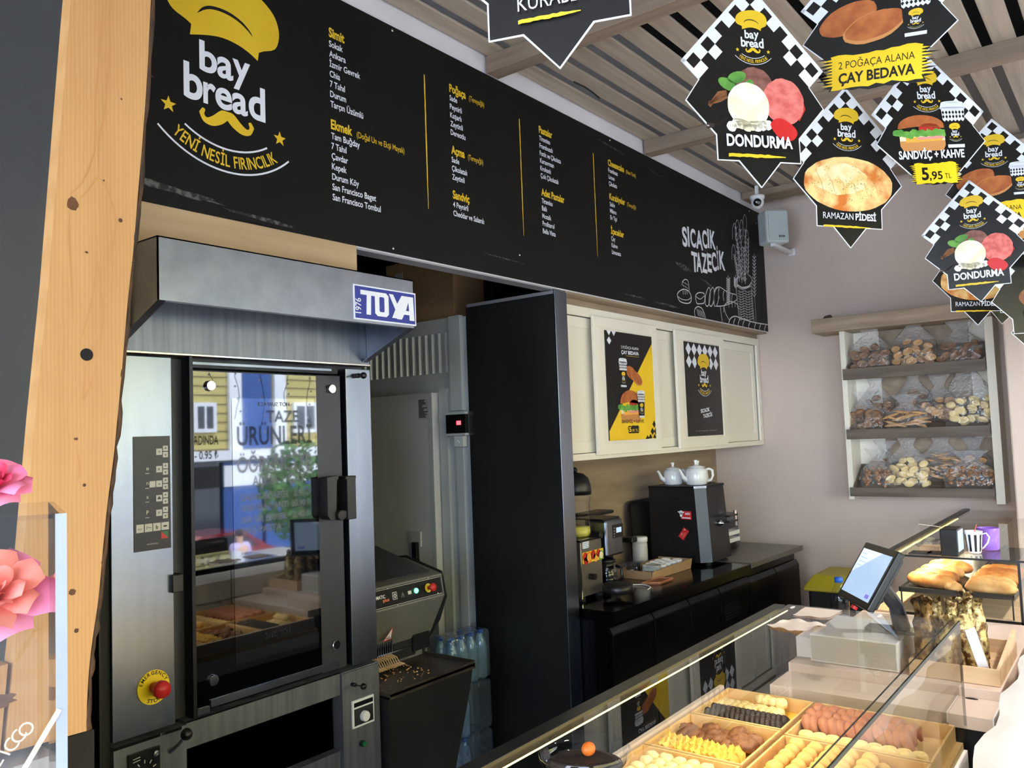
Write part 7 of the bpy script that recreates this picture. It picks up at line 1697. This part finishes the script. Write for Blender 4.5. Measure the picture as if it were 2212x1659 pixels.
for px in (330, 440, 656, 760):
    a, b_ = fr(px-24, 935), fr(px+24, 870)
    wnd = MB().box(a.x, b_.x, YFc, YFc+.1, a.z, b_.z, 'facade_white').build('window', bdg); e = .12
    for s_ in (0, 1): mid = (a.x+b_.x)/2; MB().box((a.x+e, mid+.04)[s_], (mid-.04, b_.x-e)[s_], YFc+.101, YFc+.11, a.z+e, b_.z-e, 'pane_dark').build('pane', wnd)
for k, (pa, pb, mt) in enumerate(((395, 470, 'pane_dark'), (480, 560, 'shop_blue'), (570, 690, 'shop_blue'))):
    a, b_ = fr(pa, 1050), fr(pb, 1000); MB().box(a.x, b_.x, YFc, YFc+.08, -1.7, zc-.25, mt).box(a.x, b_.x, YFc+.081, YFc+.12, zc-1.0, zc-.35, 'facade_white' if k else 'black_matte').build('shop_window', bdg)
SZ = -2.0; TY = -12.5
tr = thing('street_tree', (fr(640, 1050, TY).x, TY, SZ), 'leafy street tree before the blue shop front, mirrored in the oven door', 'tree')
tc_ = fr(640, 1060, TY)
MB().tube([(tc_.x, TY, SZ), (tc_.x+.1, TY, 0), (tc_.x-.1, TY-.1, tc_.z)], [.12, .1, .07], 'bark', 10).build('trunk', tr, smooth=True)
lf = MB(); rd = random.Random(31)
for i in range(900):
    d = Vector((rd.gauss(0, 1), rd.gauss(0, .7), rd.gauss(0, 1.0))); d = d.normalized()*rd.random()**.4; c = Vector((tc_.x+d.x*1.0, TY+d.y*.9, tc_.z+d.z*1.35)); u = Vector((rd.uniform(-1, 1), rd.uniform(-1, 1), rd.uniform(-1, 1))).normalized(); v = u.orthogonal().normalized()
    lf.add([c-u*.11, c+v*.06, c+u*.11, c-v*.06], [(0, 1, 2, 3)], 'leaf_dark')
o = lf.build('foliage', tr); o['kind'] = 'stuff'
# red car
CY_ = -15.0; cxm = fr(436, 1170, CY_).x
ca = thing('red_car', (cxm, CY_, -2.02), 'dark red parked car in the street, mirrored in the oven door', 'car')
prof = [(-1.9, .35), (-1.95, .75), (-1.75, .95), (-1.0, 1.02), (-.45, 1.45), (.75, 1.47), (1.45, 1.02), (1.9, .85), (1.95, .4), (1.5, .28), (-1.5, .28)]
MB().prism([(cxm+u, CY_-.75, v-2.02) for u, v in prof], (0, 1.5, 0), 'car_red').build('car_body', ca, .06)
for s_ in (CY_-.755, CY_+.753): MB().prism([(cxm+u, s_, v-2.02) for u, v in ((-.85, 1.03), (-.4, 1.38), (.7, 1.40), (1.2, 1.03))], (0, .004, 0), 'pane_dark').build('side_glass', ca)
for u in (-1.2, 1.2):
    for y in (CY_-.68, CY_+.5): MB().cyl((cxm+u, y, -1.70), (cxm+u, y+.18, -1.70), .31, 'rubber', 22).build('wheel', ca)
# passer-by
py_ = -12.0; pm_ = fr(517, 1150, py_); px_ = pm_.x
pe = thing('person', (px_, py_, -2.02), 'person in a lavender shirt and pale trousers walking past outside, mirrored in the oven door', 'person')
J = {'pel': (0, 0, .95), 'che': (0, .02, 1.25), 'neck': (0, .01, 1.47), 'head': (0, -.01, 1.62), 'top': (0, -.01, 1.74), 'sl': (-.19, .01, 1.40), 'el': (-.25, .04, 1.12), 'hl': (-.24, -.08, .90), 'sr': (.19, .01, 1.40), 'er': (.26, .0, 1.12), 'hr': (.25, -.14, .92), 'kl': (-.10, .06, .50), 'fl': (-.11, .16, .08), 'tl': (-.11, .02, .03), 'kr': (.10, -.10, .52), 'fr': (.11, -.10, .08), 'tr': (.11, -.24, .04), 'hpl': (-.09, 0, .88), 'hpr': (.09, 0, .88)}
E_ = [('pel', 'che'), ('che', 'neck'), ('neck', 'head'), ('head', 'top'), ('che', 'sl'), ('sl', 'el'), ('el', 'hl'), ('che', 'sr'), ('sr', 'er'), ('er', 'hr'), ('pel', 'hpl'), ('hpl', 'kl'), ('kl', 'fl'), ('fl', 'tl'), ('pel', 'hpr'), ('hpr', 'kr'), ('kr', 'fr'), ('fr', 'tr')]
RD = dict(pel=.15, che=.16, neck=.06, head=.10, top=.07, sl=.08, el=.05, hl=.04, sr=.08, er=.05, hr=.04, kl=.07, fl=.05, tl=.04, kr=.07, fr=.05, tr=.04, hpl=.11, hpr=.11)
def skin(name, keys, edges, rad, mt, parent, off=0):
    me = bpy.data.meshes.new(name); ix = {k: i for i, k in enumerate(keys)}
    me.from_pydata([J[k] for k in keys], [(ix[a], ix[b]) for a, b in edges], []); me.materials.append(M[mt])
    o = bpy.data.objects.new(name, me); COL.objects.link(o); o.parent = parent
    md = o.modifiers.new('skin', 'SKIN'); md.use_smooth_shade = True
    for i, k in enumerate(keys): r = rad[k]+off; me.skin_vertices[0].data[i].radius = (r, r); me.skin_vertices[0].data[i].use_root = (i == 0)
    s_ = o.modifiers.new('sub', 'SUBSURF'); s_.levels = 1; s_.render_levels = 1; return o
skin('body', list(J), E_, RD, 'skin', pe)
skin('shirt', ['che', 'pel', 'sl', 'el', 'sr', 'er'], [('pel', 'che'), ('che', 'sl'), ('sl', 'el'), ('che', 'sr'), ('sr', 'er')], RD, 'lavender', pe, .02)
skin('trousers', ['pel', 'hpl', 'kl', 'fl', 'hpr', 'kr', 'fr'], [('pel', 'hpl'), ('hpl', 'kl'), ('kl', 'fl'), ('pel', 'hpr'), ('hpr', 'kr'), ('kr', 'fr')], RD, 'trousers', pe, .022)
MB().ball((0, .01, 1.69), (.108, .115, .09), 'hair_dark', 14, 10).build('hair', pe, smooth=True, local=True)
